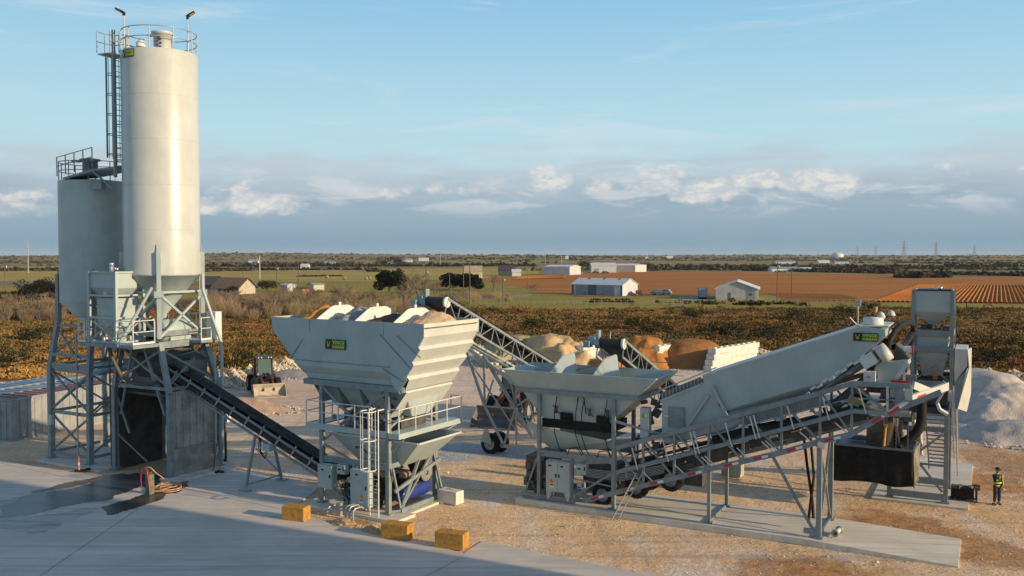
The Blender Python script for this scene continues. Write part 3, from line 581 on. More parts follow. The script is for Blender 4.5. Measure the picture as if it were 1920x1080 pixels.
def thickets():
    V, Fc, T = [], [], []; k0 = 0
    zones = [((385, 560), (640, 600), 130, 1.6, 4.2), ((640, 560), (790, 592), 55, 1.6, 3.8), ((-40, 572), (125, 606), 90, 1.6, 4.0), ((790, 556), (900, 574), 22, 1.4, 3.2), ((870, 556), (960, 566), 14, 1.2, 3.0)]
    for (x0, y0), (x1, y1), cnt, h0, h1 in zones:
        for _ in range(cnt):
            c = np.array(G(RNG.uniform(x0, x1), RNG.uniform(y0, y1))); h = RNG.uniform(h0, h1); r = h * RNG.uniform(.5, .9); n = 170
            th = RNG.uniform(0, 6.28, n); rr = r * np.sqrt(RNG.random(n)); b = c + np.column_stack([rr * .25 * np.cos(th), rr * .25 * np.sin(th), np.zeros(n)]); z0 = RNG.uniform(0, .75, n) * h * (1 - .4 * rr / r); ln = h * RNG.uniform(.18, .5, n) * (1 - .45 * rr / r)
            p = c + np.column_stack([rr * np.cos(th) * (.3 + .7 * z0 / h), rr * np.sin(th) * (.3 + .7 * z0 / h), z0]); q = p + np.column_stack([np.cos(th) * ln * .45 + RNG.normal(0, .15, n), np.sin(th) * ln * .45 + RNG.normal(0, .15, n), ln]); w = RNG.uniform(.012, .035, n)[:, None] * np.array([1, .3, 0])
            V.append(np.stack([p - w, p + w, q + w * .5, q - w * .5], 1).reshape(-1, 3)); t = np.array([.26, .19, .12]) * RNG.uniform(.7, 1.25) * (np.array([.85, 1.0, .7]) if RNG.random() > .7 else 1); T.append(np.repeat(t[None] * RNG.uniform(.7, 1.3, (n, 1)), 4, 0))
    V = np.concatenate(V); tag(npmesh('bare_thicket', V, np.arange(len(V)).reshape(-1, 4), mat('thicket_twigs', (1, 1, 1), .95, var=0, spec=.05, attr=True), tint=np.concatenate(T)), kind='stuff')
thickets()
# ---------------------------------------------------------------- far woodland and hedges (a distant mass)
def woodland():
    C, Rr, T = [], [], []
    n = 15000; Y = np.exp(RNG.uniform(np.log(640), np.log(9000), n)); X = RNG.uniform(-.66, .66, n) * Y
    k = nval(X / 60, Y / 25, .12, 4) + nval(X / 60, Y / 60, .6, 9) * .5 + np.clip((Y - 1000) / 2600, -.12, .25); s = k > .27; X, Y = X[s], Y[s]
    C = np.column_stack([X, Y, height(X, Y)]); Rr = RNG.uniform(1.2, 3.0, len(X)) * (1 + np.clip((Y - 1500) / 4000, 0, 1.0)); Rr[RNG.random(len(X)) > .96] *= 1.5
    T = np.array([[.07, .07, .035], [.15, .12, .075], [.18, .14, .09], [.10, .09, .05]])[RNG.integers(0, 4, len(X))]
    def hedge(p0, p1, cnt, w, r0, r1, col):
        a, b = Vector(G(*p0)), Vector(G(*p1)); t = RNG.random(cnt); q = np.column_stack([a.x + (b.x - a.x) * t, a.y + (b.y - a.y) * t + RNG.normal(0, w, cnt), np.zeros(cnt)]); q[:, 2] = height(q[:, 0], q[:, 1])
        return q, RNG.uniform(r0, r1, cnt), np.tile(col, (cnt, 1)) * RNG.uniform(.7, 1.3, (cnt, 1))
    H_ = [hedge((1480, 509), (1960, 518), 300, 12, 1.2, 2.6, (.10, .085, .05)), hedge((1680, 521), (1765, 520), 30, 4, 2., 3.6, (.09, .07, .045)), hedge((380, 507), (700, 506), 120, 8, 1., 2.4, (.06, .055, .03)),
          hedge((-100, 507), (130, 507), 90, 6, 1., 2.2, (.06, .055, .035)), hedge((0, 558), (120, 556), 60, 2.5, 1., 2.2, (.09, .07, .04)), hedge((380, 500), (1010, 499), 260, 22, 1.5, 4., (.07, .06, .04)),
          hedge((560, 519), (640, 518), 60, 1, .7, 1.1, (.16, .11, .07)), hedge((1200, 505), (1500, 506), 130, 14, 1.5, 3.5, (.06, .06, .03)), hedge((1100, 566), (1500, 572), 60, 3, .5, 1., (.06, .07, .02)),
          hedge((0, 573), (118, 572), 140, 6, 1.2, 2.6, (.11, .085, .06)), hedge((0, 590), (118, 590), 120, 5, 1., 2.2, (.13, .095, .06)), hedge((1400, 508), (1920, 500), 200, 30, 1.5, 4., (.06, .06, .035))]
    for q, r, c in H_: C = np.concatenate([C, q]); Rr = np.concatenate([Rr, r]); T = np.concatenate([T, c])
    nn = 15; k = len(C); u = RNG.normal(size=(k, nn, 3)); u /= np.linalg.norm(u, axis=2)[..., None]; u[..., 2] = np.abs(u[..., 2]); u *= RNG.uniform(.4, 1., (k, nn, 1))
    wide = RNG.uniform(1., 2.2, k)[:, None, None] * np.array([1, 1, 0]) + np.array([0, 0, 1.]); Q = C[:, None, :] + u * Rr[:, None, None] * wide
    V, Fc, TT = quads(Q.reshape(-1, 3), np.repeat(Rr * .75, nn), np.repeat(T, nn, 0) * RNG.uniform(.6, 1.4, (k * nn, 1)) * 1.25)
    tag(npmesh('distant_woodland', V, Fc, BRUSH, tint=TT), kind='stuff')
woodland()
# ================================================================ SILOS AND MIXING TOWER (frame F2: origin on the tall silo's axis)
def silo_shell(mb, R_, z0, z1, rings=()):
    mb.lathe([(R_, z0), (R_, z1)], n=72)
    return mb
def floodlight(parent, base, h, aim, tilt):
    x, y, z = base; p = MB().tube((x, y, z), (x, y, z + h), .035, 8).build('lamp_post', GALV, parent)
    m = MB(); c, s = cos(aim), sin(aim); top = Vector((x, y, z + h)); f = Vector((c * cos(tilt), s * cos(tilt), sin(tilt))); sd_ = Vector((-s, c, 0)); n = f.cross(sd_)
    m.box(top + Vector((0, 0, .05)), (.1, .1, .14)); a = top + Vector((0, 0, .1))
    def slab(o, l, w, t): return [o + f * i + sd_ * j + n * k for k in (0, t) for (i, j) in ((0, -w), (l, -w), (l, w), (0, w))]
    vs = slab(a - f * .05, .52, .20, .07); m.add(vs, [(0, 3, 2, 1), (4, 5, 6, 7), (0, 1, 5, 4), (1, 2, 6, 5), (2, 3, 7, 6), (3, 0, 4, 7)])
    for k in range(5): q = a + f * (.05 + k * .05) + n * .07; m.box(q, (.02, .34, .04), rot=(aim, 'Z'))
    hd = m.build('lamp_head', BLACK, p)
    l = MB(); vs = slab(a + f * .14 - n * .012, .28, .15, .01); l.add(vs, [(0, 3, 2, 1), (4, 5, 6, 7), (0, 1, 5, 4), (1, 2, 6, 5), (2, 3, 7, 6), (3, 0, 4, 7)])
    l.build('lamp_lens', mat('lamp_lens', (.70, .62, .40), .2), p)
RZ2 = -F2.a; TC = F2.world(0, 0)
tall = thing('cement_silo', 'tall pale cement silo with ring railing, caged ladder and maker sign near its top', 'silo', (*TC[:2], 0), RZ2)
RS, ZB, ZT = 2.03, 10.95, 23.15
m = MB(); m.lathe([(RS, ZB), (RS, ZT - .06), (RS - .03, ZT)], n=96); m.lathe([(RS - .03, ZT), (1.0, ZT + .16), (0.01, ZT + .22)], n=96)
for z in (13.4, 15.85, 18.3, 20.7): m.lathe([(RS + .001, z - .02), (RS + .012, z), (RS + .001, z + .02)], n=96)
m.build('shell', SILO, tall)
m = MB(); m.lathe([(RS + .03, ZB + .02), (RS + .03, ZB - .06), (RS - .01, ZB - .06), (.22, 8.75), (.22, 8.35)], n=64); m.build('cone', PAINT, tall)
hs = 1.47
for sx, sy in ((1, -1), (1, 1), (-1, -1), (-1, 1)):
    m = MB(); d = Vector((sx, sy, 0)).normalized(); p = d * (RS + .10); q = Vector((hs * sx, hs * sy, 0)); t = Vector((-d.y, d.x, 0))
    m.beam(p + Vector((0, 0, 7.5)), p + Vector((0, 0, 12.2)), .22, .22, up=d)
    m.plate([p - t * .11 + Vector((0, 0, 12.2)), p + t * .11 + Vector((0, 0, 12.2)), p - d * .06 + t * .11 + Vector((0, 0, 12.6)), p - d * .06 - t * .11 + Vector((0, 0, 12.6))], .02)
    m.box(p + Vector((0, 0, 9.9)), (.46, .46, .34), rot=(atan2(d.y, d.x), 'Z'))
    m.build('leg', PAINT, tall)
Lp = {k: Vector((k[0], k[1], 0)).normalized() * (RS + .10) for k in ((1, -1), (1, 1), (-1, -1), (-1, 1))}
m = MB()
for a, b in (((1, -1), (1, 1)), ((1, 1), (-1, 1)), ((-1, 1), (-1, -1)), ((-1, -1), (1, -1))):
    A, B = Lp[a], Lp[b]; Z = lambda v, z: (v.x, v.y, z)
    m.beam(Z(A, 10.0), Z(B, 10.0), .12, .12); m.beam(Z(A, 9.9), Z(B, 7.55), .12, .12); m.beam(Z(B, 9.9), Z(A, 7.55), .12, .12)
m.build('cross_bracing', PAINT, tall)
def arc(R_, a0, a1, z, n): return [(R_ * cos(a0 + (a1 - a0) * k / n), R_ * sin(a0 + (a1 - a0) * k / n), z) for k in range(n + 1)]
m = MB(); pts = arc(RS - .06, R(-128), R(200), ZT, 27)
for z in (1.16, .62): m.path([(x, y, ZT + z) for x, y, _ in pts], .027, 6)
for k in range(0, 28, 3): m.tube(pts[k], (pts[k][0], pts[k][1], ZT + 1.16), .03, 6)
m.build('roof_railing', GALV, tall)
m = MB(); m.lathe([(.48, .15), (.48, 1.05), (.56, 1.06), (.60, 1.14), (.60, 1.22), (.3, 1.28), (.01, 1.28)], c=(.15, .1, ZT), n=32); m.box((-.6, .15, ZT + 1.2), (.9, .34, .06))
f_ = m.build('dust_filter', SILO, tall); m = MB()
for k in range(10): t = k * .7; m.box((.15 + .5 * cos(-1.1 + .18 * cos(t)), .1 + .5 * sin(-1.1 + .18 * cos(t)), ZT + .55 + .32 * sin(t)), (.08, .08, .1))
m.build('filter_marking', mat('dark_blue_print', (.05, .06, .14), .5), f_)
m = MB(); m.lathe([(.25, .05), (.25, .28), (.15, .34), (.12, .42), (.01, .43)], c=(.15, -1.35, ZT + .1), n=20); m.build('relief_valve', WHITE, tall)
floodlight(tall, (-.80, -1.66, ZT + .05), 1.85, R(-135), R(24)); floodlight(tall, (1.78, .42, ZT + .05), 1.8, R(40), R(34))
# fill pipe and the ladder on the left
m = MB(); m.path([(-2.15, -.1, 10.4), (-2.15, -.1, 12.4), (-2.12, -.1, 12.8)], .07, 8); m.box((-2.2, -.2, 12.7), (.2, .2, .3)); m.build('fill_pipe', BLACK, tall)
lad = MB(); lu, lv = -1.60, -1.40; ld = Vector((-1, -.12, 0)).normalized(); ls = Vector((ld.y, -ld.x, 0)); lb = Vector((lu, lv, 0))
lad.ladder(lb + Vector((0, 0, 17.0)), lb + Vector((0, 0, ZT + .1)), ls, .48, .03); 
for e in (-1, 1):
    for z in (17.2, 19.2, 21.2, 22.8): lad.beam(lb + ls * e * .24 + Vector((0, 0, z)), lb + ls * e * .24 - ld * .4 + Vector((0, 0, z)), .05)
lad.beam(lb - ls * .34 + ld * .02 + Vector((0, 0, 16.3)), lb - ls * .34 + ld * .02 + Vector((0, 0, ZT + 1.2)), .14)
lad.beam(lb - ls * -.45 + ld * .85 + Vector((0, 0, ZT - .1)), lb - ls * -.45 + ld * .85 + Vector((0, 0, ZT + 1.2)), .06)
L1 = lad.build('ladder', PAINT2, tall); cg = MB()
def cage(mb, base, d, s, z0, z1, r=.38, step=1.3, nb=5, tube=.018, flare=0.):
    hoops = []; z = z0
    while z <= z1 + .01:
        pts = [base + s * .26] + [base + d * (.34 + r * sin(t)) * 1. + s * (r * cos(t)) for t in [pi * k / 8 for k in range(9)]] + [base - s * .26]
        mb.path([p + Vector((0, 0, z)) for p in pts], .024, 5); z += step
    for k in range(nb):
        t = pi * (k + .5) / nb; p = base + d * (.34 + r * sin(t)) + s * (r * cos(t)); mb.beam(p + Vector((0, 0, z0 - .2)), p + Vector((0, 0, z1)), .035, .014, up=d)
cage(cg, lb, ld, ls, 17.6, ZT - .1, r=.44, step=1.1, nb=7); cg.build('ladder_cage', PAINT2, L1)
m = MB(); pb = lb + ld * .1; q = [pb - ls * .5, pb + ls * .6, pb + ls * .6 + ld * .95, pb - ls * .5 + ld * .95]
m.plate([p + Vector((0, 0, ZT - .05)) for p in q], .05); m.rail([q[1] + Vector((0, 0, ZT)), q[2] + Vector((0, 0, ZT)), q[3] + Vector((0, 0, ZT))], 1.15, .55, kick=False); m.rail([q[0] + Vector((0, 0, ZT)), Vector((-1.45, -1.45, ZT))], 1.15, .8, kick=False)
m.rail([q[1] + Vector((0, 0, ZT)), Vector((-1.9, .3, ZT))], 1.15, .8, kick=False); m.build('landing', GALV, tall)
def silo_tf(x, y, z): a = R(-91) + (x - .5) / RS; return ((RS + z) * cos(a), (RS + z) * sin(a), ZT - .50 + y)
sign(tall, silo_tf, .95, .42)
# conduits down the right flank
m = MB()
for k, (a, z0) in enumerate(((R(72), 7.4),)): m.path([((RS + .1) * cos(a), (RS + .1) * sin(a), z0), ((RS + .1) * cos(a), (RS + .1) * sin(a), 11.6)], .035, 6)
m.build('conduit', GALV, tall)
# ---- smaller silo, left behind
RC, ZB2, ZT2 = 2.02, 9.35, 16.3
sm = thing('cement_silo', 'shorter grey cement silo in the shade behind and left of the tall one', 'silo', (*F2.world(-5.62, 0)[:2], 0), RZ2)
m = MB(); m.lathe([(RC, ZB2), (RC, ZT2)], n=80); m.lathe([(RC, ZT2), (.9, ZT2 + .12), (.01, ZT2 + .16)], n=80)
for z in (11.6, 14.0): m.lathe([(RC, z - .012), (RC + .005, z), (RC, z + .012)], n=80)
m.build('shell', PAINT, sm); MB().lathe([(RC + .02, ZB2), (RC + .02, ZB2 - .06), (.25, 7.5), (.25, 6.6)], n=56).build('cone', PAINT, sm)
m = MB(); pts = arc(RC - .05, R(-250), R(20), ZT2, 24)
for z in (1.1, .58): m.path([(x, y, ZT2 + z) for x, y, _ in pts], .026, 6)
for k in range(0, 25, 3): m.tube(pts[k], (pts[k][0], pts[k][1], ZT2 + 1.1), .03, 6)
m.rail([(-1.4, -1.5, ZT2 + .3), (2.3, -1.9, ZT2 + .62)], 1.1, .9, kick=False); m.rail([(3.3, -1.1, ZT2 + .62), (4.0, -1.0, ZT2 + .62)], 1.1, .5); m.build('roof_railing', PAINT2, sm)
m = MB(); m.plate([(-.6, -1.7, ZT2 + .18), (2.6, -2.1, ZT2 + .5), (3.9, -1.5, ZT2 + .62), (3.6, -.3, ZT2 + .62), (1.2, -.2, ZT2 + .4), (-.6, -.8, ZT2 + .2)], .12); m.beam((2.6, -2.05, ZT2 + .35), (3.6, -1.6, ZT2 - .6), .1); m.box((2.4, -1.6, ZT2 - .35), (.9, .3, .5)); m.build('walkway', PAINT2, sm)
m = MB(); m.lathe([(.42, .1), (.42, 1.05), (.55, 1.08), (.58, 1.18), (.01, 1.26)], c=(.35, -.6, ZT2 + .1), n=28)
for k in range(7): m.box((-.55 + k * .3, -1.05 + (k % 2) * .1, ZT2 + 1.15), (.16, .16, .12))
m.build('dust_filter', PAINT2, sm)
for sx in (-1, 1):
    for sy in (-1, 1):
        m = MB(); x0 = sx * 1.47
        def q(u, w): return (u, sy * 1.5 if w > 6 else sy * 1.8, w)
        p0 = Vector((x0 * 1.02, sy * 1.47, 10.9)); p1 = Vector((x0 * 1.02, sy * 1.5, 8.3)); 
        k = 1.25 if sx < 0 else 1.12; p2 = Vector((x0 * k, sy * 1.8, 5.6)); p3 = Vector((x0 * k, sy * 1.85, .14))
        m.beam(p0, p1, .24, .24, i=False); m.beam(p1, p2, .26, .26); m.beam(p2, p3, .26, .3, i=False); m.box(p3 + Vector((0, 0, .02)), (.5, .5, .04)); m.box(p2 + Vector((0, 0, 0)), (.36, .36, .12)); m.plate([p0 + Vector((-.12, 0, 0)), p0 + Vector((.12, 0, 0)), p0 + Vector((.12, 0, .4)), p0 + Vector((-.12, 0, .1))], .02)
        m.build('leg', PAINT2, sm)
m = MB(); xl, xr = -1.47 * 1.25, 1.47 * 1.12
for v in (-1.82, 1.82):
    for z in (5.6, 6.25, 2.9, .5): m.beam((xl, v, z), (xr, v, z), .14, .18 if z != 5.6 else .3)
    for a, b in ((5.3, 3.0), (2.8, .6)):
        m.beam((xl, v, a), (xr, v, b), .1, .1); m.beam((xl, v, b), (xr, v, a), .1, .1)
    m.beam((-1.6, v * .84, 7.9), (1.55, v * .84, 8.0), .13); m.beam((-1.6, v * .84, 7.8), (.1, v * .9, 6.3), .1); m.beam((-1.75, v * .9, 6.3), (1.2, v * .84, 7.9), .1)
for u in (xl, xr):
    for z in (5.6, 2.9, .5): m.beam((u, -1.82, z), (u, 1.82, z), .13, .16)
    m.beam((u, -1.82, 5.3), (u, 1.82, 3.0), .09); m.beam((u, -1.82, 3.0), (u, 1.82, 5.3), .09); m.beam((u, -1.82, .6), (u, 1.82, 2.8), .09)
m.build('frame_bracing', PAINT2, sm)
m = MB(); m.plate([(xl, -1.8, 5.35), (xr + .8, -1.8, 5.35), (xr + .8, 1.8, 5.5), (xl, 1.8, 5.5)], .1); m.build('catwalk', PAINT2, sm)
m = MB(); m.tube((xl + .75 * 3.4, -1.95, .2), (xl + .75 * 3.4, -1.95, 7.6), .045, 8); m.tube((xl - .22, -1.9, .6), (xl - .22, -1.9, 5.6), .03); m.tube((xl - .22, -1.9, 5.6), (-1.5, -1.6, 7.0), .03); m.build('conduit', GALV, sm)
MB().box((xl + .2, -2.0, 2.45), (.34, .18, .62)).build('control_box', PAINT, sm)
# ---- mixing tower
tw = thing('mixing_tower', 'grey steel mixing tower over a dark truck drive-through, under the tall silo', 'plant tower', (*TC[:2], 0), RZ2)
ZD = 7.3; bs = {(1, -1): (2.5, -1.75), (1, 1): (2.75, 1.45), (-1, -1): (-1.85, -1.8), (-1, 1): (-1.75, 1.5)}
tp = {k: (k[0] * 1.5, k[1] * 1.5) for k in bs}
def LP(k, z): t = (z - .15) / (ZD - .15); a, b = bs[k], tp[k]; e = max(0, min(1, (z - 4.6) / (ZD - 4.6))); e = max(e, 0); return (a[0] + (b[0] - a[0]) * e, a[1] + (b[1] - a[1]) * e, z)
for k in bs:
    m = MB(); m.beam(LP(k, .15), LP(k, 4.6), .26, .28); m.beam(LP(k, 4.6), LP(k, ZD - .05), .26, .28); m.box((bs[k][0], bs[k][1], .17), (.5, .5, .05)); m.build('leg', PAINT2, tw)
m = MB()
for a, b in (((1, -1), (1, 1)), ((-1, -1), (1, -1)), ((-1, 1), (1, 1)), ((-1, -1), (-1, 1))):
    for z, h in ((ZD - .15, .34), (4.85, .18)): m.beam(LP(a, z), LP(b, z), .16, h)
    m.beam(LP(a, 6.9), LP(b, 5.0), .11); m.beam(LP(b, 6.9), LP(a, 5.0), .11)
m.beam((1.5, -1.62, 7.75), (1.5, 1.62, 7.75), .12, .28); m.beam((-1.5, -1.62, 7.75), (1.5, -1.62, 7.75), .12, .28)
m.beam((-1.75, -1.75, 4.3), (-.8, -1.7, 2.2), .09); m.beam((-1.75, -1.75, 2.1), (.0, -1.2, .6), .07); m.beam((.4, -1.6, 6.9), (2.1, -1.7, 3.4), .12); m.beam((-.6, -1.6, 6.9), (-1.5, -1.7, 3.2), .10)
m.build('frame_beams', PAINT2, tw)
m = MB(); m.bx(-2.9, 1.62, -3.3, -1.62, ZD - .2, ZD - .02); m.bx(-1.6, 1.6, -1.62, 1.6, ZD - .02, ZD + .03); m.bx(1.62, 2.55, .4, 1.9, ZD - .14, ZD)
m.bx(-4.6, -1.6, -1.6, 1.6, ZD - .1, ZD - .02); m.build('deck', PAINT2, tw)
m = MB(); m.rail([(-2.85, -2.2, ZD), (-2.85, -3.26, ZD), (-2.35, -3.26, ZD)], 1.25, .7); m.build('deck_railing', WHITE, tw); m = MB(); m.rail([(.25, -3.26, ZD), (1.58, -3.26, ZD), (1.58, -1.9, ZD)], 1.25, 1.0); m.build('deck_railing', WHITE, tw); m = MB(); m.rail([(1.66, 1.86, ZD), (2.5, 1.86, ZD), (2.5, .45, ZD)], 1.25, .7); m.rail([(.2, 1.6, ZD), (1.5, 1.6, ZD)], 1.4, .6, kick=False); m.build('deck_railing', WHITE, tw)
m = MB(); m.tube((1.6, -2.05, 10.3), (.45, -3.3, 7.2), .09, 8); m.tube((2.05, 1.0, 11.0), (2.05, 1.0, 10.2), .09, 8); m.path([(2.05, 1.0, 10.3), (2.1, 1.0, 10.0), (3.05, 1.35, 7.2), (3.1, 1.35, 6.9), (3.1, 1.35, .6)], .09, 8); m.path([(2.85, 1.1, 6.8), (2.9, 1.05, 4.2), (2.95, 1.0, .9)], .06, 8); m.build('cement_pipe', PAINT, tw)
m = MB(); m.lathe([(.01, -.9), (.55, -.9), (.62, -.8), (.62, .8), (.55, .9), (.01, .9)], c=(.7, .0, ZD + .55), axis='y', n=20); m.bx(.2, 1.3, -.6, .8, ZD + .02, ZD + .5); m.build('screw_drive', PAINT, tw)
m = MB(); m.bx(2.0, 2.7, 1.3, 1.75, ZD, ZD + 1.55); m.build('control_box', WHITE, tw)
# valves and clutter under the silo cone
m = MB()
for i in range(16): m.box((random.uniform(-.9, 1.0), random.uniform(-1.0, .6), random.uniform(ZD + .2, 8.4)), (random.uniform(.08, .35), random.uniform(.08, .3), random.uniform(.1, .45)))
m.build('valve_gear', GALV, tw); m = MB()
for i in range(10): m.box((random.uniform(-1.2, 1.0), random.uniform(-1.0, 1.0), random.uniform(ZD + .1, 8.2)), (random.uniform(.2, .6), random.uniform(.2, .5), random.uniform(.2, .6)))
m.build('drive_motors', DARK, tw)
# mixer drum hanging under the deck
m = MB(); m.lathe([(.01, -1.1), (1.15, -1.1), (1.25, -.9), (1.25, .9), (1.15, 1.1), (.01, 1.1)], c=(.1, 0, 5.95), axis='x', n=32); m.frus((-.9, 1.1, -.9, .9), 5.2, (-.55, .55, -.5, .6), 4.1, .03); m.build('mixer_drum', DARK, tw); m = MB(); m.bx(-1.35, .9, -1.05, 1.35, 4.75, 6.9); m.bx(-.2, 1.9, .3, 1.4, 5.2, 6.6); m.build('mixer_housing', DKPAINT, tw)
m = MB(); m.bx(1.15, 2.0, -.3, .6, 5.6, 6.2); m.plate([(.9, -.9, 6.3), (2.3, .2, 6.75), (2.2, 1.2, 6.3), (.9, .4, 5.7)], .05); m.build('chute', DKPAINT, tw)
m = MB(); m.path([(-.55, -3.1, 7.1), (-.5, -3.0, 6.6), (-.1, -2.7, 5.5), (.4, -2.3, 5.1), (1.1, -1.9, 5.05), (1.6, -1.2, 5.2)], .10, 10); m.path([(-2.1, -1.9, 7.0), (-2.1, -1.9, 3.0), (-2.05, -1.9, .3)], .05); m.path([(-1.4, -1.9, 7.0), (-1.6, -1.95, 4.0), (-1.62, -1.95, .3)], .05); m.build('rubber_hose', mat('dusty_hose', (.10, .085, .065), .6), tw)
# drive-through walls
m = MB()
def pw(u0, u1, v0, v1, n):   # ribbed steel sheet wall along v
    for k in range(n):
        a, b = v0 + (v1 - v0) * k / n, v0 + (v1 - v0) * (k + 1) / n; uu = lambda v: u0 + (u1 - u0) * (v - v0) / (v1 - v0); o = .035 if k % 2 else 0
        m.plate([(uu(a) + o, a, 1.6), (uu(b) + o, b, 1.6), (uu(b) + o - .03, b, 4.7), (uu(a) + o - .03, a, 4.7)], .04)
pw(2.5, 2.72, -1.58, 1.3, 13); WALLM = mat('dusty_steel_sheet', (.40, .39, .35), .7, var=.18, vscale=1.3, stain=.7); side = m.build('side_wall', WALLM, tw)
MB().prism([(2.36, -1.62, .05), (2.64, -1.62, .05), (2.64, -1.62, 1.62), (2.42, -1.62, 1.62)], (.22, 3.0, 0)).build('concrete_footwall', mat('stained_concrete', (.34, .32, .27), .85, var=.2, vscale=1.2), side)
m = MB(); m.bx(-1.95, -1.85, -1.6, 1.5, .05, 4.6); m.build('inner_wall', mat('shade_dark_lining', (.085, .072, .058), .9, var=.25), tw)  # lining colour carries the drive-through's shade; it is not soot
m = MB(); n = 14; cx, r0 = .45, 1.55
arcp = [(cx - r0 * cos(pi * k / n), 1.5, 2.7 + r0 * .85 * sin(pi * k / n)) for k in range(n + 1)]
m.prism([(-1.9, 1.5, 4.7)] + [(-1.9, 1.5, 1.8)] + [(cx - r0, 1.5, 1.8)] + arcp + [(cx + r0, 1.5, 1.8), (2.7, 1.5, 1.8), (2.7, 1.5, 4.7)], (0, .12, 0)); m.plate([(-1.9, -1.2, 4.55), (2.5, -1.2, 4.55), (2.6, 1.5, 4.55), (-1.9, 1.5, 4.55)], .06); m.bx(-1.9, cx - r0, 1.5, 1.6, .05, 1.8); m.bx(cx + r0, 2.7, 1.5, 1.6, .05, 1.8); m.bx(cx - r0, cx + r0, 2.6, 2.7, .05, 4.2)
m.build('arched_back_wall', mat('shade_dark_lining', (.085, .072, .058), .9, var=.25), tw)  # same painted-in shade on the arch wall and the plate closing the arch
m = MB()
for v in (-1.3, -.3, .7): m.beam((-1.8, v, 4.4), (2.5, v, 4.4), .1, .14)
m.build('roof_joists', DARK, tw)
m = MB()
for (u, v, z) in ((2.9, 1.7, 2.6), (3.0, 1.62, 3.4)): m.bx(u, u + .2, v, v + .3, z, z + .4)
m.build('switch_box', WHITE, tw)
# ---- cement batcher standing on the deck
bt = thing('cement_batcher', 'open framed cement weigh batcher with a pale square hopper on the tower deck', 'weigh hopper', F2.world(-1.05, -2.3, ZD), RZ2)
U0, U1, V0, V1 = -1.1, 1.1, -.78, .95; m = MB()
for u in (U0, U1):
    for v in (V0, V1): m.beam((u, v, 0), (u, v, 3.85), .15)
for z in (0.05, 1.35, 2.55, 3.8):
    for v in (V0, V1): m.beam((U0, v, z), (U1, v, z), .1)
    for u in (U0, U1): m.beam((u, V0, z), (u, V1, z), .1)
for v in (V0,): m.beam((U0, v, .1), (U1, v, 1.3), .05); m.beam((U1, v, .1), (U0, v, 1.3), .05)
m.beam((U1, V0, .1), (U1, V1, 1.3), .05); m.beam((U1, V1, .1), (U1, V0, 1.3), .05); m.build('frame', PAINT, bt)
m = MB(); a, b = (U0 + .06, U1 - .06, V0 + .06, V1 - .06), (-.2, .2, -.1, .3); m.frus(a, 3.85, a, 2.95, .03); m.frus(a, 2.95, b, 2.1, .03); m.build('top_hopper', PAINT, bt)
MB().plate([(U0 + .03, V0 + .03, 3.84), (U1 - .03, V0 + .03, 3.84), (U1 - .03, V1 - .03, 3.84), (U0 + .03, V1 - .03, 3.84)], .02).build('hopper_lid', PAINT2, bt)
m = MB(); m.bx(-.75, .92, -.55, .72, .9, 2.4); m.bx(-.8, .96, -.6, .76, 1.9, 1.97); m.bx(-.8, .96, -.6, .76, 1.35, 1.42); m.frus((-.75, .92, -.55, .72), .9, (-.2, .3, -.1, .3), .25, .03); m.build('weigh_box', PAINT, bt)
m = MB(); m.box((-.1, -.1, 4.0), (.16, .16, .3)); m.lathe([(.01, 0), (.12, .02), (.12, .18), (.01, .2)], c=(-.1, -.1, 4.12), n=12)
for k in range(3): m.lathe([(.01, 0), (.09, .02), (.09, .14), (.01, .16)], c=(-.3 + k * .22, .05, 3.88), n=10)
m.build('vibrator_valve', CHROME, bt)
m = MB()
for i in range(12): m.box((random.uniform(-.8, .7), random.uniform(-.6, .5), random.uniform(.08, .25) if i % 2 else random.uniform(2.45, 2.75)), (random.uniform(.08, .25), .12, random.uniform(.08, .28)))
m.bx(-.85, .75, -.1, .1, .08, .16); m.bx(-.85, .75, -.1, .1, 2.5, 2.56); m.bx(-.05, .05, -.05, .05, .1, 2.5); m.build('air_fittings', WHITE, bt)
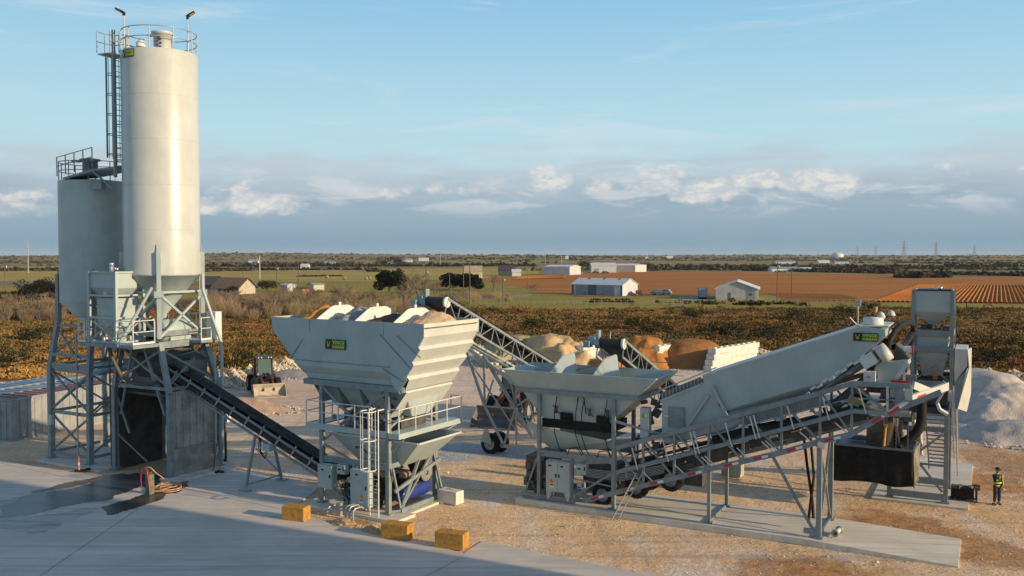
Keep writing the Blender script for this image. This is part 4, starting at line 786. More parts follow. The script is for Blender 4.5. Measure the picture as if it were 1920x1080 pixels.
# ---- belt conveyor from the batching hopper up to the mixer
def conveyor(name, label, p_tail, p_head, width, depth, rails, drum=True, legs=(), truss=True, group=None, belt_mat=BELT, idl=1.15, railpos=0, sub=.12):
    """own local frame: origin at the ground under the tail, +x along the belt in plan"""
    a, b = Vector(p_tail), Vector(p_head); d = b - a; L_ = hypot(d.x, d.y); rz = atan2(d.y, d.x)
    t = thing(name, label, 'conveyor', (a.x, a.y, 0), rz, group); z0, z1 = a.z, b.z; up = Vector((-(z1 - z0), 0, L_)).normalized(); al = Vector((L_, 0, z1 - z0)).normalized(); LL = hypot(L_, z1 - z0)
    O = Vector((0, 0, z0)); P = lambda s, y, h: O + al * s + Vector((0, y, 0)) + up * h
    w = width / 2; m = MB(); prof = [(-w, .16), (-w * .45, .0), (w * .45, .0), (w, .16)]; n = 18
    vs = [P(LL * k / n, y, h) for k in range(n + 1) for y, h in prof]; vs2 = [v - up * .03 for v in vs]; k4 = len(vs)
    fs = [(k * 4 + j, (k + 1) * 4 + j, (k + 1) * 4 + j + 1, k * 4 + j + 1) for k in range(n) for j in range(3)]
    m.add(vs, fs); m.add(vs2, [f[::-1] for f in fs]); m.add([P(0, -w, -depth * .45), P(LL, -w, -depth * .45), P(LL, w, -depth * .45), P(0, w, -depth * .45)], [(0, 1, 2, 3)])
    m.build('belt', belt_mat, t)
    for s_ in (-1, 1):
        m = MB(); y = s_ * (w + sub)
        m.beam(P(0, y, -.03), P(LL, y, -.03), .07, rails, up=up); m.beam(P(0, y, -depth), P(LL, y, -depth), .07, .11, up=up)
        if truss:
            k = max(2, int(LL / idl)); st = LL / k
            for j in range(k + 1): m.beam(P(j * st, y, -.03), P(j * st, y, -depth), .05)
            for j in range(k): m.beam(P(j * st, y, -depth) if j % 2 else P(j * st, y, 0), P((j + 1) * st, y, 0) if j % 2 else P((j + 1) * st, y, -depth), .045)
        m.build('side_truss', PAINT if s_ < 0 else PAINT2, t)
    m = MB(); k = int(LL / idl)
    for j in range(k):
        s = (j + .5) * idl
        for y0, h0, y1, h1 in ((-w, .13, -w * .45, -.04), (-w * .4, -.045, w * .4, -.045), (w * .45, -.04, w, .13)): m.tube(P(s, y0, h0), P(s, y1, h1), .05, 8)
        m.beam(P(s, -w - sub, -.14), P(s, w + sub, -.14), .06)
    m.build('idler_rollers', DARK, t)
    if drum:
        for s, nm in ((0, 'tail_drum'), (LL, 'head_drum')): MB().tube(P(s, -w, -depth * .22), P(s, w, -depth * .22), depth * .27, 20).build(nm, belt_mat, t)
    return t, P, LL, w
c1t, c1h = F2.world(13.2, -.45, 1.35), F2.world(.9, -.3, 6.0)
cv, P_, LL, w_ = conveyor('belt_conveyor', 'black rubber belt conveyor sloping up from the batching hopper to the tower', c1t, c1h, .86, .62, .11, sub=.06, truss=False)
m = MB()
for y in (-.40, .40): m.plate([P_(0, y, -.10), P_(LL, y, -.10), P_(LL, y, -.50), P_(0, y, -.50)], .02)
m.build('dark_web', BELT, cv)  # dark upright plates filling the black gap under the belt
for y in (-.5, .5):
    for k in range(11): s_ = .5 + k * 1.15; MB().beam(P_(s_, y, .12), P_(s_ + .12, y, -.30), .05, .09).beam(P_(s_ + .12, y, -.30), P_(s_ + .30, y, -.60), .04, .05).build('idler_bracket', GALV, cv)
m = MB(); l0 = cv.matrix_world
def cvl(px, py, v): # F2 plane to conveyor-local
    q = F2.v(px, py, v); wv = Vector(F2.world(*q)); a = cv.rotation_euler.z; dx, dy = wv.x - cv.location.x, wv.y - cv.location.y; return (dx * cos(a) + dy * sin(a), -dx * sin(a) + dy * cos(a), wv.z)
sx = (Vector(c1h) - Vector(c1t)).xy.length; zat = lambda s: 1.35 + 4.65 * s / sx
for y in (-1.35, 1.25):
    x0 = 5.35; m.beam((x0, y, .1), (x0 + (.0), y * .42, zat(x0) - .62), .12); m.box((x0, y, .08), (.6, .3, .12))
m.beam((x0, -1.3, .35), (x0, 1.2, .35), .07); m.beam((x0, -1.3, .4), (x0, .5, 2.1), .05); m.build('support_trestle', PAINT2, cv)
m = MB(); m.box((4.4, .62, zat(4.4) - .75), (.5, .25, .36)); m.build('switch_box', PAINT, cv)
m = MB(); m.path([(4.9, .62, zat(4.9) - .5), (4.85, .64, zat(4.9) - 1.3), (4.6, .64, zat(4.9) - 1.5), (4.4, .64, zat(4.4) - 1.0)], .03); m.path([(5.0, .6, zat(5) - .5), (5.0, .64, zat(5) - 1.1), (4.7, .64, zat(5) - 1.35), (4.45, .62, zat(4.4) - .95)], .03); m.build('cable', BLACK, cv)
# ---- shipping containers behind the tower
CONTW = mat('container_pale_paint', (.30, .31, .31), .55, var=.15, vscale=.8, stain=.6); CONTR = mat('container_maroon_roof', (.22, .09, .09), .6, var=.2, vscale=.7, col2=(.30, .16, .15)); CONTB = mat('container_blue_roof', (.16, .25, .34), .5, var=.2, vscale=.6, col2=(.36, .42, .48))
def container(label, org, rz, L_=12.2, W_=2.44, H_=2.75, wall=CONTW, roof=CONTR, seed=0):
    t = thing('shipping_container', label, 'container', org, rz, 'shipping containers behind the tower')
    m = MB(); n = int(L_ / .28)
    for y, sg in ((0, -1), (W_, 1)):
        for k in range(n):
            a, b = .1 + (L_ - .2) * k / n, .1 + (L_ - .2) * (k + 1) / n; o = .035 * sg if k % 2 else 0
            m.plate([(a, y - o, .15), (b, y - o, .15), (b, y - o, H_ - .06), (a, y - o, H_ - .06)] if sg < 0 else [(b, y - o, .15), (a, y - o, .15), (a, y - o, H_ - .06), (b, y - o, H_ - .06)], .03)
        m.build('side_panel', wall, t); m = MB()
    m = MB(); n = 34
    for k in range(n): a, b = L_ * k / n, L_ * (k + 1) / n; m.plate([(a, 0, H_ - .02), (b, 0, H_ - .02), (b, W_, H_ - .02), (a, W_, H_ - .02)] if k % 2 else [(a, 0, H_ + .02), (b, 0, H_ + .02), (b, W_, H_ + .02), (a, W_, H_ + .02)], .03)
    m.build('roof', roof, t)
    m = MB()
    for x in (0, L_):
        for y in (0, W_): m.beam((x, y, 0), (x, y, H_), .15)
    for z in (.08, H_ - .05):
        for y in (0, W_): m.beam((0, y, z), (L_, y, z), .12, .14)
        for x in (0, L_): m.beam((x, 0, z), (x, W_, z), .12, .14)
    m.build('corner_frame', wall, t)
    for s_ in (0, 1):
        m = MB(); y0 = .12 + s_ * 1.1; m.bx(-.03, .03, y0, y0 + 1.07, .16, H_ - .14)
        for k in range(4): m.bx(-.05, -.03, y0 + .05, y0 + 1.0, .5 + k * .6, .54 + k * .6)
        dr = m.build('door', wall, t); m = MB()
        for y in (y0 + .25, y0 + .8): m.tube((-.08, y, .12), (-.08, y, H_ - .1), .02, 6)
        m.build('lock_rod', GALV, dr)
    m = MB(); m.bx(L_ - .03, L_ + .03, .12, W_ - .12, .16, H_ - .14); m.build('end_panel', wall, t); return t
ang = R(68); g0 = G(22, 829)
ux, uy = Vector((cos(ang), sin(ang), 0)), Vector((-sin(ang), cos(ang), 0))
container('pale grey shipping container with faded maroon roof beside the tower legs', tuple(Vector(g0)), ang, 12.2)
container('shipping container with blue ribbed roof, next behind the maroon roofed one', tuple(Vector(g0) + uy * 2.9 - ux * .5), ang, 12.2, roof=CONTB, H_=2.6)
container('shipping container with blue ribbed roof, farther left at the frame edge', tuple(Vector(g0) + uy * 5.8 - ux * 1.), ang, 12.2, roof=CONTB, H_=2.6)
# ================================================================ BATCHING HOPPER (frame F1: origin at its front left leg)
RZ1, RZ3 = -F1.a, -F3.a
def place(fr, u=0, v=0, w=0): return fr.world(u, v, w)
hp = thing('aggregate_hopper', 'large batching hopper heaped with aggregate on a railed steel frame, maker sign in front', 'hopper', place(F1), RZ1)
ZR = 8.95
m = MB()   # front and back panels
FU = [(-2.85, 6.45, 9.0), (-2.8, 6.45, 8.4), (-1.2, 5.35, 6.72), (-.95, 5.1, 6.35), (-.8, 4.95, 6.1)]
FV = [-.38, -.38, -.30, -.02, .0]; BV = [4.0, 4.0, 3.9, 3.72, 3.7]
for k in range(4):
    a, b = FU[k], FU[k + 1]
    m.plate([(b[0], FV[k + 1], b[2]), (b[1], FV[k + 1], b[2]), (a[1], FV[k], a[2]), (a[0], FV[k], a[2])], .03)
m.plate([(5.0, -.352, 5.86), (5.12, -.352, 5.8), (5.06, -.352, 5.92), (5.51, -.352, 6.46), (5.43, -.352, 6.60), (5.90, -.352, 7.14), (5.81, -.352, 7.28), (6.25, -.352, 7.84), (6.16, -.352, 7.98), (6.40, -.352, 8.38), (4.6, -.352, 8.38), (4.6, -.352, 6.3)], .02)
m.build('front_panel', PAINT, hp); m = MB()
for k in range(4):
    a, b = FU[k], FU[k + 1]; m.plate([(a[0], BV[k], a[2]), (a[1], BV[k], a[2]), (b[1], BV[k + 1], b[2]), (b[0], BV[k + 1], b[2])], .03)
m.build('back_panel', PAINT, hp)
m = MB(); m.beam((-1.25, -.335, 6.98), (5.5, -.335, 6.98), .02, .035)
for a, b in (((4.0, 8.45), (5.75, 6.95)), ((5.0, 8.42), (6.25, 7.5)), ((4.15, 6.9), (5.28, 6.38)), ((-1.6, 7.0), (-.6, 8.2))):
    m.beam((a[0], -.40, a[1]), (b[0], -.345, b[1]), .02, .05)
for u in (-.3, 4.2): m.beam((u, -.392, 8.4), (u, -.392, 9.0), .012, .012)
m.build('panel_seams', PAINT2, hp)
for sg, nm in ((1, 'end_panel'), (-1, 'end_panel')):
    m = MB(); top, bot = (6.45, 4.0) if sg > 0 else (-2.85, -.4); lo = 4.85
    pr = [(6.45, 9.0), (6.45, 8.42), (6.16, 7.98), (6.25, 7.84), (5.81, 7.28), (5.90, 7.14), (5.43, 6.60), (5.51, 6.46), (5.06, 5.92), (5.12, 5.8), (4.5, 5.0), (4.05, 4.55)] if sg > 0 else [(-2.85, 9.0), (-2.8, 8.4), (-1.2, 6.72), (-.8, 6.1), (.1, 5.0)]
    for k in range(len(pr) - 1):
        (ua, za), (ub, zb) = pr[k], pr[k + 1]; t = lambda z: max(0, min(1, (9 - z) / 2.9)); va = lambda z: -.38 + .36 * max(0, (t(z) - .75)) * 4 if z > 6.1 else .1; vb = lambda z: 4.0 - .3 * t(z)
        q = [(ua, va(za), za), (ub, va(zb), zb), (ub, vb(zb), zb), (ua, vb(za), za)]; m.plate(q if sg > 0 else q[::-1], .03)
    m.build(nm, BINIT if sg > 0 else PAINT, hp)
m = MB()   # divided lower bins down to the gates
for k in range(4):
    u0, u1 = -.6 + k * 1.38, -.6 + (k + 1) * 1.38; m.frus((u0, u1, .12, 3.6), 6.1, (u0 + .35 if k else .1, u1 - .35, 1.2, 2.5), 4.55, .03)
m.build('lower_bins', PAINT, hp)
for u in (-.35, 2.05, 4.35):
    m = MB()
    m.prism([(u, -.35, 8.2), (u, .1, 8.95), (u, 1.15, 9.5), (u, 1.35, 9.54), (u, 2.3, 9.54), (u, 2.5, 9.5), (u, 3.7, 8.95), (u, 4.0, 8.2)], (.05, 0, 0)); m.box((u + .02, 1.75, 9.62), (.06, .16, .16))
    m.build('divider_plate', WHITE, hp)
for u in (.05, 4.1):
    for v in (.05, 3.65):
        MB().beam((u, v, .16), (u, v, 6.0), .2, .2, i=False).box((u, v, .18), (.4, .4, .04)).build('leg', PAINT2, hp)
m = MB()
for v in (-.08, 3.78): m.beam((-.95, v, 5.95), (5.05, v, 5.95), .16, .26)
for u in (-.9, 5.0): m.beam((u, -.08, 5.95), (u, 3.78, 5.95), .16, .26)
for v in (.05, 3.65):
    m.beam((.1, v, 5.75), (2.5, v, 4.0), .1, .14); m.beam((4.05, v, 5.75), (1.2, v, 4.0), .1, .14); m.beam((.1, v, 3.0), (2.0, v, 2.35), .08); m.beam((.1, v, 3.1), (1.0, v, 3.75), .08)
    m.beam((.05, v, 2.3), (4.1, v, 2.3), .1, .3); m.beam((.1, v, 1.2), (2.0, v, .3), .08)
m.beam((4.12, .05, 5.6), (4.12, 3.65, 4.1), .1); m.beam((4.12, 3.65, 5.6), (4.12, .05, 4.1), .1); m.beam((4.12, .05, 2.35), (4.12, 3.65, 2.35), .12, .22); m.beam((4.35, .2, 1.2), (4.35, 3.7, 2.05), .1, .16)
m.beam((4.4, .55, .25), (4.4, 3.9, .25), .16, .2); m.beam((4.35, .65, .3), (4.25, 3.0, 2.3), .09); m.beam((4.35, 2.0, 2.3), (4.4, .7, .35), .09); m.beam((4.3, 2.0, 2.3), (4.4, .6, .4), .09); m.beam((4.4, 3.85, .3), (4.35, 2.9, 3.2), .09); m.beam((4.4, .55, .35), (4.35, 0.05, 2.3), .08)
m.beam((2.1, .05, .2), (2.1, .05, 2.3), .13); m.beam((4.1, .1, .25), (4.4, .6, .25), .08)
m.build('frame_bracing', PAINT2, hp)
m = MB(); m.bx(-.75, 4.35, -.25, -.02, 3.72, 3.98); m.bx(4.2, 4.95, -.25, 4.75, 3.72, 3.96); m.bx(-.75, 0, -.02, 4.2, 3.9, 3.96); m.bx(-.75, -.68, -.02, 4.2, 3.74, 3.98); m.beam((4.9, .3, 3.75), (4.2, .3, 3.0), .05); m.beam((4.9, 4.5, 3.75), (4.2, 3.9, 3.2), .05); m.build('platform', PAINT, hp)
m = MB(); m.rail([(-.72, 1.6, 3.98), (-.72, -.22, 3.98), (3.35, -.22, 3.98)], 1.07, 1.15, kick=False); m.rail([(4.3, -.22, 3.98), (4.92, -.22, 3.98), (4.92, 4.72, 3.98), (4.3, 4.72, 3.98)], 1.07, 1.1, kick=False); m.build('handrail', WHITE, hp)
lb2, ld2, ls2 = Vector((3.72, -.62, 0)), Vector((0, -1, 0)), Vector((1, 0, 0))
m = MB(); m.ladder(lb2 + Vector((0, .1, .05)), lb2 + Vector((0, .1, 5.05)), ls2, .52, .025); m.beam(lb2 + Vector((-.26, .1, 5.0)), lb2 + Vector((-.26, .5, 5.0)), .05); m.beam(lb2 + Vector((.26, .1, 5.0)), lb2 + Vector((.26, .5, 5.0)), .05); ldd = m.build('ladder', WHITE, hp)
m = MB(); z = 2.35
for z in (2.35, 3.7, 5.0): m.path([lb2 + Vector((.26 * cos(t) * (1.5 if 0 < t < pi else 1), -.05 - .62 * sin(t), z)) for t in [pi * k / 8 for k in range(9)]], .028, 6)
for t in [pi * (k + .5) / 5 for k in range(5)]: m.beam(lb2 + Vector((.39 * cos(t), -.05 - .62 * sin(t), 2.3)), lb2 + Vector((.39 * cos(t), -.05 - .62 * sin(t), 5.0)), .035, .02)
m.build('ladder_cage', WHITE, ldd)
sign(hp, flat_tf((.72, -.40, 7.62), (1, 0, 0), (0, .06, 1)), 1.25, .46)
m = MB(); m.frus((.35, 5.55, .35, 3.6), 3.5, (1.6, 4.2, .9, 3.0), 2.25, .04); m.build('holding_hopper', PAINT, hp)
m = MB(); m.frus((.3, 5.62, .3, 3.65), 3.54, (.3, 5.62, .3, 3.65), 3.46, .06); m.build('hopper_rim', BINIT, hp)
m = MB(); m.bx(.6, 4.1, 1.0, 2.9, 3.55, 4.45); m.bx(1.2, 3.4, .8, 2.6, 1.0, 1.6)
for i in range(26): m.box((random.uniform(.6, 3.9), random.uniform(.3, 3.2), random.uniform(.3, 2.1)), (random.uniform(.1, .6), random.uniform(.1, .5), random.uniform(.08, .5)))
m.build('gates_and_motors', DARK, hp)
m = MB()
for i in range(14): m.box((random.uniform(.4, 3.8), random.uniform(.3, 1.5), random.uniform(4.0, 4.9)), (random.uniform(.06, .3), random.uniform(.06, .3), random.uniform(.06, .4)))
for u in (1.0, 2.3, 3.3): m.tube((u, .7, 4.3), (u + .5, .9, 4.9), .05, 8)
m.build('air_cylinders', GALV, hp)
def cabinet(parent, u0, u1, v0, v1, z0, z1, name='control_cabinet', doors=1, warn=False, feet=0.):
    c = MB().bx(u0, u1, v0, v1, z0, z1).build(name, PAINT, parent)
    w = (u1 - u0) / doors
    for k in range(doors):
        d = MB(); a = u0 + k * w; d.bx(a + .025, a + w - .025, v0 - .022, v0, z0 + .04, z1 - .04); dr = d.build('door', PAINT, c)
        h = MB(); h.box((a + (w * .86 if k == 0 else w * .12), v0 - .04, (z0 + z1) / 2 + .05), (.05, .04, .16)); h.box((a + w * .35, v0 - .035, z1 - .22), (.14, .03, .06)); h.build('handle', BLACK, dr)
    if feet: MB().prism([(u0, v0, z0), (u0 + .06, v0, z0 - feet), (u0 + .16, v0, z0 - feet), (u0 + .3, v0, z0)], (0, v1 - v0, 0)).prism([(u1 - .3, v0, z0), (u1 - .16, v0, z0 - feet), (u1 - .06, v0, z0 - feet), (u1, v0, z0)], (0, v1 - v0, 0)).build('feet', PAINT, c)
    if warn:
        x = u0 + (u1 - u0) * (.62 if doors == 1 else .24); z = z0 + .30; MB().bx(x - .12, x + .12, v0 - .028, v0 - .024, z - .1, z + .1).build('warning_label', WHITE, c)
        MB().prism([(x - .13, v0 - .032, z + .12), (x + .13, v0 - .032, z + .12), (x, v0 - .032, z + .34)], (0, .006, 0)).build('warning_triangle', ORANGE, c); MB().bx(x - .10, x + .10, v0 - .031, v0 - .027, z - .0, z + .055).build('warning_print', BLKS, c)
    return c
cabinet(hp, .14, 1.05, -.38, .0, .98, 2.08); cabinet(hp, 1.28, 1.78, -.3, -.02, 1.75, 2.2, 'switch_box'); cabinet(hp, 2.22, 3.32, -.42, -.05, .42, 2.12, warn=True)
m = MB(); m.bx(2.3, 3.3, .2, .9, .3, .5)
for k, (u, h) in enumerate(((1.65, .42), (2.75, .6), (2.98, .62), (3.2, .55))): m.path([(u, -.45, .35), (u - .05, -.75, h), (u - .12, -1.1, h - .02), (u - .15, -1.18, h - .12), (u - .15, -1.2, -.02)], .045, 8)
m.bx(1.9, 2.12, -1.0, -.85, .0, .62); m.build('conduit_stubs', GALV, hp)
m = MB()
for k in range(5): x = 1.0 + k * .22; m.path([(x, -.1, 1.6), (x + .1, .1, 1.1), (x + .35, .1, .6), (x + .7, -.2, .35), (x + 1.0, -.6, .45)], .02, 5)
for k in range(6): x = 3.4 + k * .05; m.path([(x, -.05, 2.2 - k * .1), (x + .25, .1, 1.7 - k * .1), (x + .1, .2, 1.0), (x, .1, .4)], .03, 5)
m.path([(2.0, .3, 2.9), (2.1, .1, 3.05), (2.5, .1, 3.05), (2.7, .3, 2.7)], .03, 5); m.build('cables', BLACK, hp)
# heaps lying in the four bins
def heap(name, label, cat, org, rx, ry, h, col, z=0., n=56, rz=0., seed=0, crest=.12, cut=None, bump=.6, bs=7., col2=None, sharp=1.15, grp=None, lumps=.10, base=0., xy=(0, 0)):
    me = MB(); V = []
    for j in range(n + 1):
        for i in range(n + 1):
            a, b = -1.25 + 2.5 * i / n, -1.25 + 2.5 * j / n; r = hypot(a, b); x, y = a * rx, b * ry
            q = 1 - r ** sharp + crest * mn.noise(Vector((a * 1.3 + seed, b * 1.3, seed))) + lumps * mn.noise(Vector((a * 4.5, b * 4.5 + seed, seed))) + lumps * .3 * mn.noise(Vector((a * 14, b * 14, seed)))
            if cut: q = min(q, cut(a, b))
            q = q if q < .8 else .8 + (q - .8) * .45
            V.append((x, y, z + h * max(q, -.04 - base)))
    me.add(V, [(j * (n + 1) + i, j * (n + 1) + i + 1, (j + 1) * (n + 1) + i + 1, (j + 1) * (n + 1) + i) for j in range(n) for i in range(n)], True)
    mt = mat(name + '_' + str(seed), col, .95, var=.1, vscale=1.3, bump=bump, bscale=bs, col2=col2, spec=.1)
    o = me.build(name, mt); o.location = org; o.rotation_euler = (0, 0, rz); return tag(o, label, cat, grp)
BINN = {'orange_sand': ('heap of orange sand in the leftmost bin of the batching hopper', -1.2, (.58, .27, .07), .80), 'crushed_stone': ('heap of grey crushed stone beside the orange sand in the batching hopper', .95, (.30, .30, .31), .72),
        'dark_aggregate': ('low heap of dark reddish aggregate in the third bin of the hopper', 3.15, (.16, .105, .085), .42), 'tan_sand': ('tall tan sand heap in the rightmost bin of the batching hopper', 5.3, (.58, .42, .26), .66)}
for k, (nm, (lb_, u, c, hh)) in enumerate(BINN.items()):
    def cut(a, b, k=k): return 1.
    heap('aggregate_heap', lb_, 'aggregate heap', place(F1, u, 1.75, 8.86), 1.12, 1.66, hh, c, seed=k + 3, rz=RZ1, n=40, bump=.9, bs=14, lumps=.16, crest=.2, sharp=1.0)
# the air compressor inside the frame
ac = thing('air_compressor', 'blue tank air compressor with black pump and flywheel inside the hopper frame', 'compressor', place(F1, 3.55, 2.2, .2), RZ1)
m = MB(); m.lathe([(.01, -1.25), (.2, -1.22), (.34, -1.08), (.36, -1.0), (.36, .95), (.32, 1.08), (.01, 1.15)], c=(.25, 0, .55), axis='y', n=28); m.build('tank', BLUE, ac)
m = MB(); m.bx(-.05, .55, -.6, 1.0, .9, 1.0); m.bx(-.05, .6, -.9, -.3, 1.0, 1.3); m.bx(.0, .5, .1, .6, 1.0, 1.75)
for k in range(7): m.bx(-.08, .58, .1 + k * .08, .14 + k * .08, 1.6, 2.15)
m.build('pump', BLACK, ac); m = MB(); m.tube((.3, -.8, 1.35), (.3, -.35, 1.35), .22, 18); m.build('motor', mat('tan_motor', (.36, .25, .14), .5), ac)
m = MB(); m.lathe([(.12, .0), (.38, .0), (.42, .03), (.42, .09), (.38, .12), (.12, .12)], c=(.6, .55, 1.35), axis='x', n=26)
for k in range(6): a = k * pi / 3; m.beam((.66, .55, 1.35), (.66, .55 + .4 * cos(a), 1.35 + .4 * sin(a)), .04)
m.build('flywheel', mat('grey_iron', (.28, .27, .25), .5), ac); MB().lathe([(.01, .0), (.17, .0), (.17, .1), (.01, .1)], c=(.6, -.2, 1.3), axis='x', n=18).build('pulley', DARK, ac)
# ================================================================ STACKER CONVEYORS
def stacker(label, head, a_dir, L_, dz, width=1.0):
    ux_, uy_ = a_dir; tail = (head[0] + ux_ * L_, head[1] + uy_ * L_, head[2] - dz)
    t, P, LL, w = conveyor('stacker_conveyor', label, tail, head, width, .85, .13, idl=1.1, sub=.12, group='stacker conveyors')
    m = MB(); m.tube(P(LL, -w + .02, -.25), P(LL, -w - .22, -.25), .22, 16); m.box(P(LL - .02, -w - .42, -.1), (.36, .34, .4)); m.box(P(LL + .05, -w - .62, -.3), (.5, .3, .3)); m.box(P(LL, -w - .15, .18), (.3, .12, .5)); m.build('drive_motor', mat('teal_motor', (.25, .36, .38), .5), t)
    m = MB(); m.tube(P(LL, w + .04, -.2), P(LL, w + .14, -.2), .26, 18); m.build('bearing_plate', WHITE, t)
    m = MB()
    for k in range(5): s = LL * (.30 + .155 * k); m.tube(P(s, -w - .16, -.3), P(s, -w - .16, .85), .022, 5); m.tube(P(s, -w - .16, .85), P(s, w + .1, .85), .02, 5)
    m.build('guard_posts', GALV, t); return t, P, LL, w
vd = F1.va; s1 = stacker('long stacker conveyor with black head drum discharging over the batching hopper', F1.world(4.5, 3.3, 9.95), vd, 20.5, 8.2, 1.05)
v3 = F3.va; s2 = stacker('second stacker conveyor with black head drum behind the three-bin feeder', F3.world(2.9, 2.0, 7.95), v3, 17, 6.7, 1.1)
# undercarriage of the long stacker
us = thing('stacker_undercarriage', 'braced tube undercarriage with twin wheels carrying the long stacker conveyor', 'wheeled frame', F1.world(2.0, 13.0, 0), RZ1)
O1 = F1.world(2.0, 13.0, 0)
def q1(px, py, v): a = F1.v(px, py, 13 + v); return (a[0] - 2.0, v, a[2])
wp = Vector(F1.loc(*G(923, 851)[:2]) + (0,)) - Vector((2.0, 13.0, 0)); V_ = wp.y
A = q1(945, 835, V_); T1 = q1(875, 660, V_); T2 = q1(907, 668, V_); M1_ = q1(909, 762, V_); K = q1(1000, 822, V_ - .3)
m = MB(); m.beam(T1, M1_, .14); m.beam(T2, M1_, .1); m.beam(q1(925, 712, V_), M1_, .08); m.beam(M1_, A, .12); m.beam(T2, K, .16); m.beam(q1(965, 770, V_), A, .10); m.beam(q1(882, 680, V_), q1(975, 818, V_), .07); m.beam(M1_, q1(962, 766, V_), .07); m.beam(q1(875, 672, V_ + .4), q1(906, 674, V_ + .4), .07)
m.beam(q1(940, 836, V_), q1(1003, 838, V_), .12, .2); m.beam(q1(967, 700, V_), q1(968, 834, V_), .08); m.beam(q1(955, 702, V_), q1(968, 765, V_), .09); m.beam(q1(968, 762, V_), q1(995, 743, V_), .16, .1); m.beam(q1(972, 745, V_), q1(990, 793, V_), .06); m.beam(q1(990, 750, V_), q1(1003, 790, V_), .06); m.build('tube_frame', GALV, us)
m = MB()
for dv in (0, .9): m.beam(q1(873, 650, V_ + dv), q1(970, 722, V_ + dv), .12, .2); m.beam(q1(866, 662, V_ + dv), q1(962, 708, V_ + dv), .1, .1)
m.beam(q1(878, 646, V_), q1(955, 690, V_), .08, .12); m.build('slide_beams', BINIT, us)
m = MB()
for i in range(22): t = random.random(); a, b = Vector(q1(878, 655, V_ + .4)), Vector(q1(962, 715, V_ + .4)); c = a.lerp(b, t); m.box(c + Vector((random.uniform(-.2, .2), random.uniform(-.3, .5), random.uniform(-.15, .1))), (random.uniform(.1, .4), .3, random.uniform(.05, .16)))
m.build('frame_debris', RUBBLE, us)
def wheel(parent, c, r, w, axis='y', name='wheel', rimm=None, n=30):
    t = MB(); t.lathe([(r * .58, -w / 2), (r * .90, -w / 2), (r, -w * .36), (r, w * .36), (r * .90, w / 2), (r * .58, w / 2)], c=c, axis=axis, n=n)
    k = 22
    for i in range(k):
        a = 2 * pi * i / k; p = Vector(c)
        off = Vector((cos(a), 0, sin(a))) if axis == 'y' else Vector((0, cos(a), sin(a))); t.box(p + off * r * 1.0, (w * .66 if axis == 'x' else r * .07, w * .66 if axis == 'y' else r * .07, r * .07))
    ty = t.build('tyre', BLACK, None); g = MB(); g.lathe([(.01, -w * .30), (r * .20, -w * .32), (r * .26, -w * .18), (r * .50, -w * .14), (r * .58, -w * .44), (r * .60, -w * .44), (r * .6, w * .4), (r * .3, w * .2), (.01, w * .2)], c=c, axis=axis, n=24)
    for i in range(8):
        a = 2 * pi * i / 8; off = Vector((cos(a), 0, sin(a))) if axis == 'y' else Vector((0, cos(a), sin(a))); ax = Vector((0, -1, 0)) if axis == 'y' else Vector((-1, 0, 0)); g.tube(Vector(c) + off * r * .15, Vector(c) + off * r * .15 + ax * w * .38, r * .03, 6)
    wh = g.build(name, rimm or GALV, parent); ty.parent = wh; return wh
wc = F1.v(920, 828, wp.y + 13); wheel(us, (wc[0] - 2, V_, .62), .62, .36); wheel(us, (wc[0] - 1.85, V_ + .75, .62), .62, .36)
MB().plate([(wc[0] - 2.55, V_ - .26, .75), (wc[0] - 1.75, V_ - .26, .65), (wc[0] - 2.0, V_ - .26, 1.55), (wc[0] - 2.2, V_ - .26, 1.62)][::-1], .05).build('wheel_guard', PAINT, us)
m = MB(); m.beam((wc[0] - 2.1, V_ - .2, 1.0), (wc[0] - 1.9, V_ + .9, 1.0), .12); m.beam((wc[0] - 1.7, V_ + .3, .62), (A[0], V_, A[2]), .25, .14); m.build('axle', PAINT2, us)
# ================================================================ THREE-BIN FEEDER with gooseneck chassis and inclined conveyor (frame F3)
fd = thing('feeder_plant', 'three-bin aggregate feeder on a wheeled chassis with a long inclined truss conveyor', 'feeder plant', place(F3), RZ3)
m = MB(); rt = (-1.8, 5.9, -.3, 3.0); rb = (-1.05, 4.95, .0, 2.65)
m.frus(rt, 6.5, rb, 5.62, .04); m.build('flared_hopper', PAINT, fd)
m = MB(); m.frus((-1.12, 5.02, -.06, 2.72), 5.62, (-1.12, 5.02, -.06, 2.72), 5.42, .07); m.build('hopper_rim_band', PAINT2, fd)
m = MB(); m.frus((-.95, 4.9, .05, 2.6), 5.5, (.1, 3.4, .35, 2.2), 4.15, .03); m.build('bin_bodies', PAINT, fd)
m = MB()
for u in (1.05, 2.9):
    m.bx(u, u + .6, .1, .3, 4.2, 4.55); m.beam((u, .0, 4.2), (u + .7, .0, 4.2), .08)
m.bx(.0, 3.6, .3, 2.3, 3.75, 4.18); m.build('gates_and_dark_gap', BLACK, fd)  # gate parts, plus a black block standing in for the dark gap
m = MB()
for u in (.25, 2.45):
    w_ = .62; m.plate([(u, -.1, 5.9), (u + w_ * 2.2, .9, 5.7), (u + w_ * 1.5, 1.5, 7.25), (u + .95, 1.35, 7.3), (u + .55, .9, 7.1)], .05)
    m.plate([(u, -.1, 5.9), (u + .55, .9, 7.1), (u + .95, 1.35, 7.3), (u + .4, 3.0, 6.3), (u - .3, 2.9, 5.7)][::-1], .05)
m.build('peaked_dividers', PAINT, fd)
for u in (.0, 3.82):
    for v in (0, 2.6): MB().beam((u, v, .3), (u, v, 5.45), .17).box((u, v, .32), (.4, .4, .04)).build('leg', PAINT2, fd)
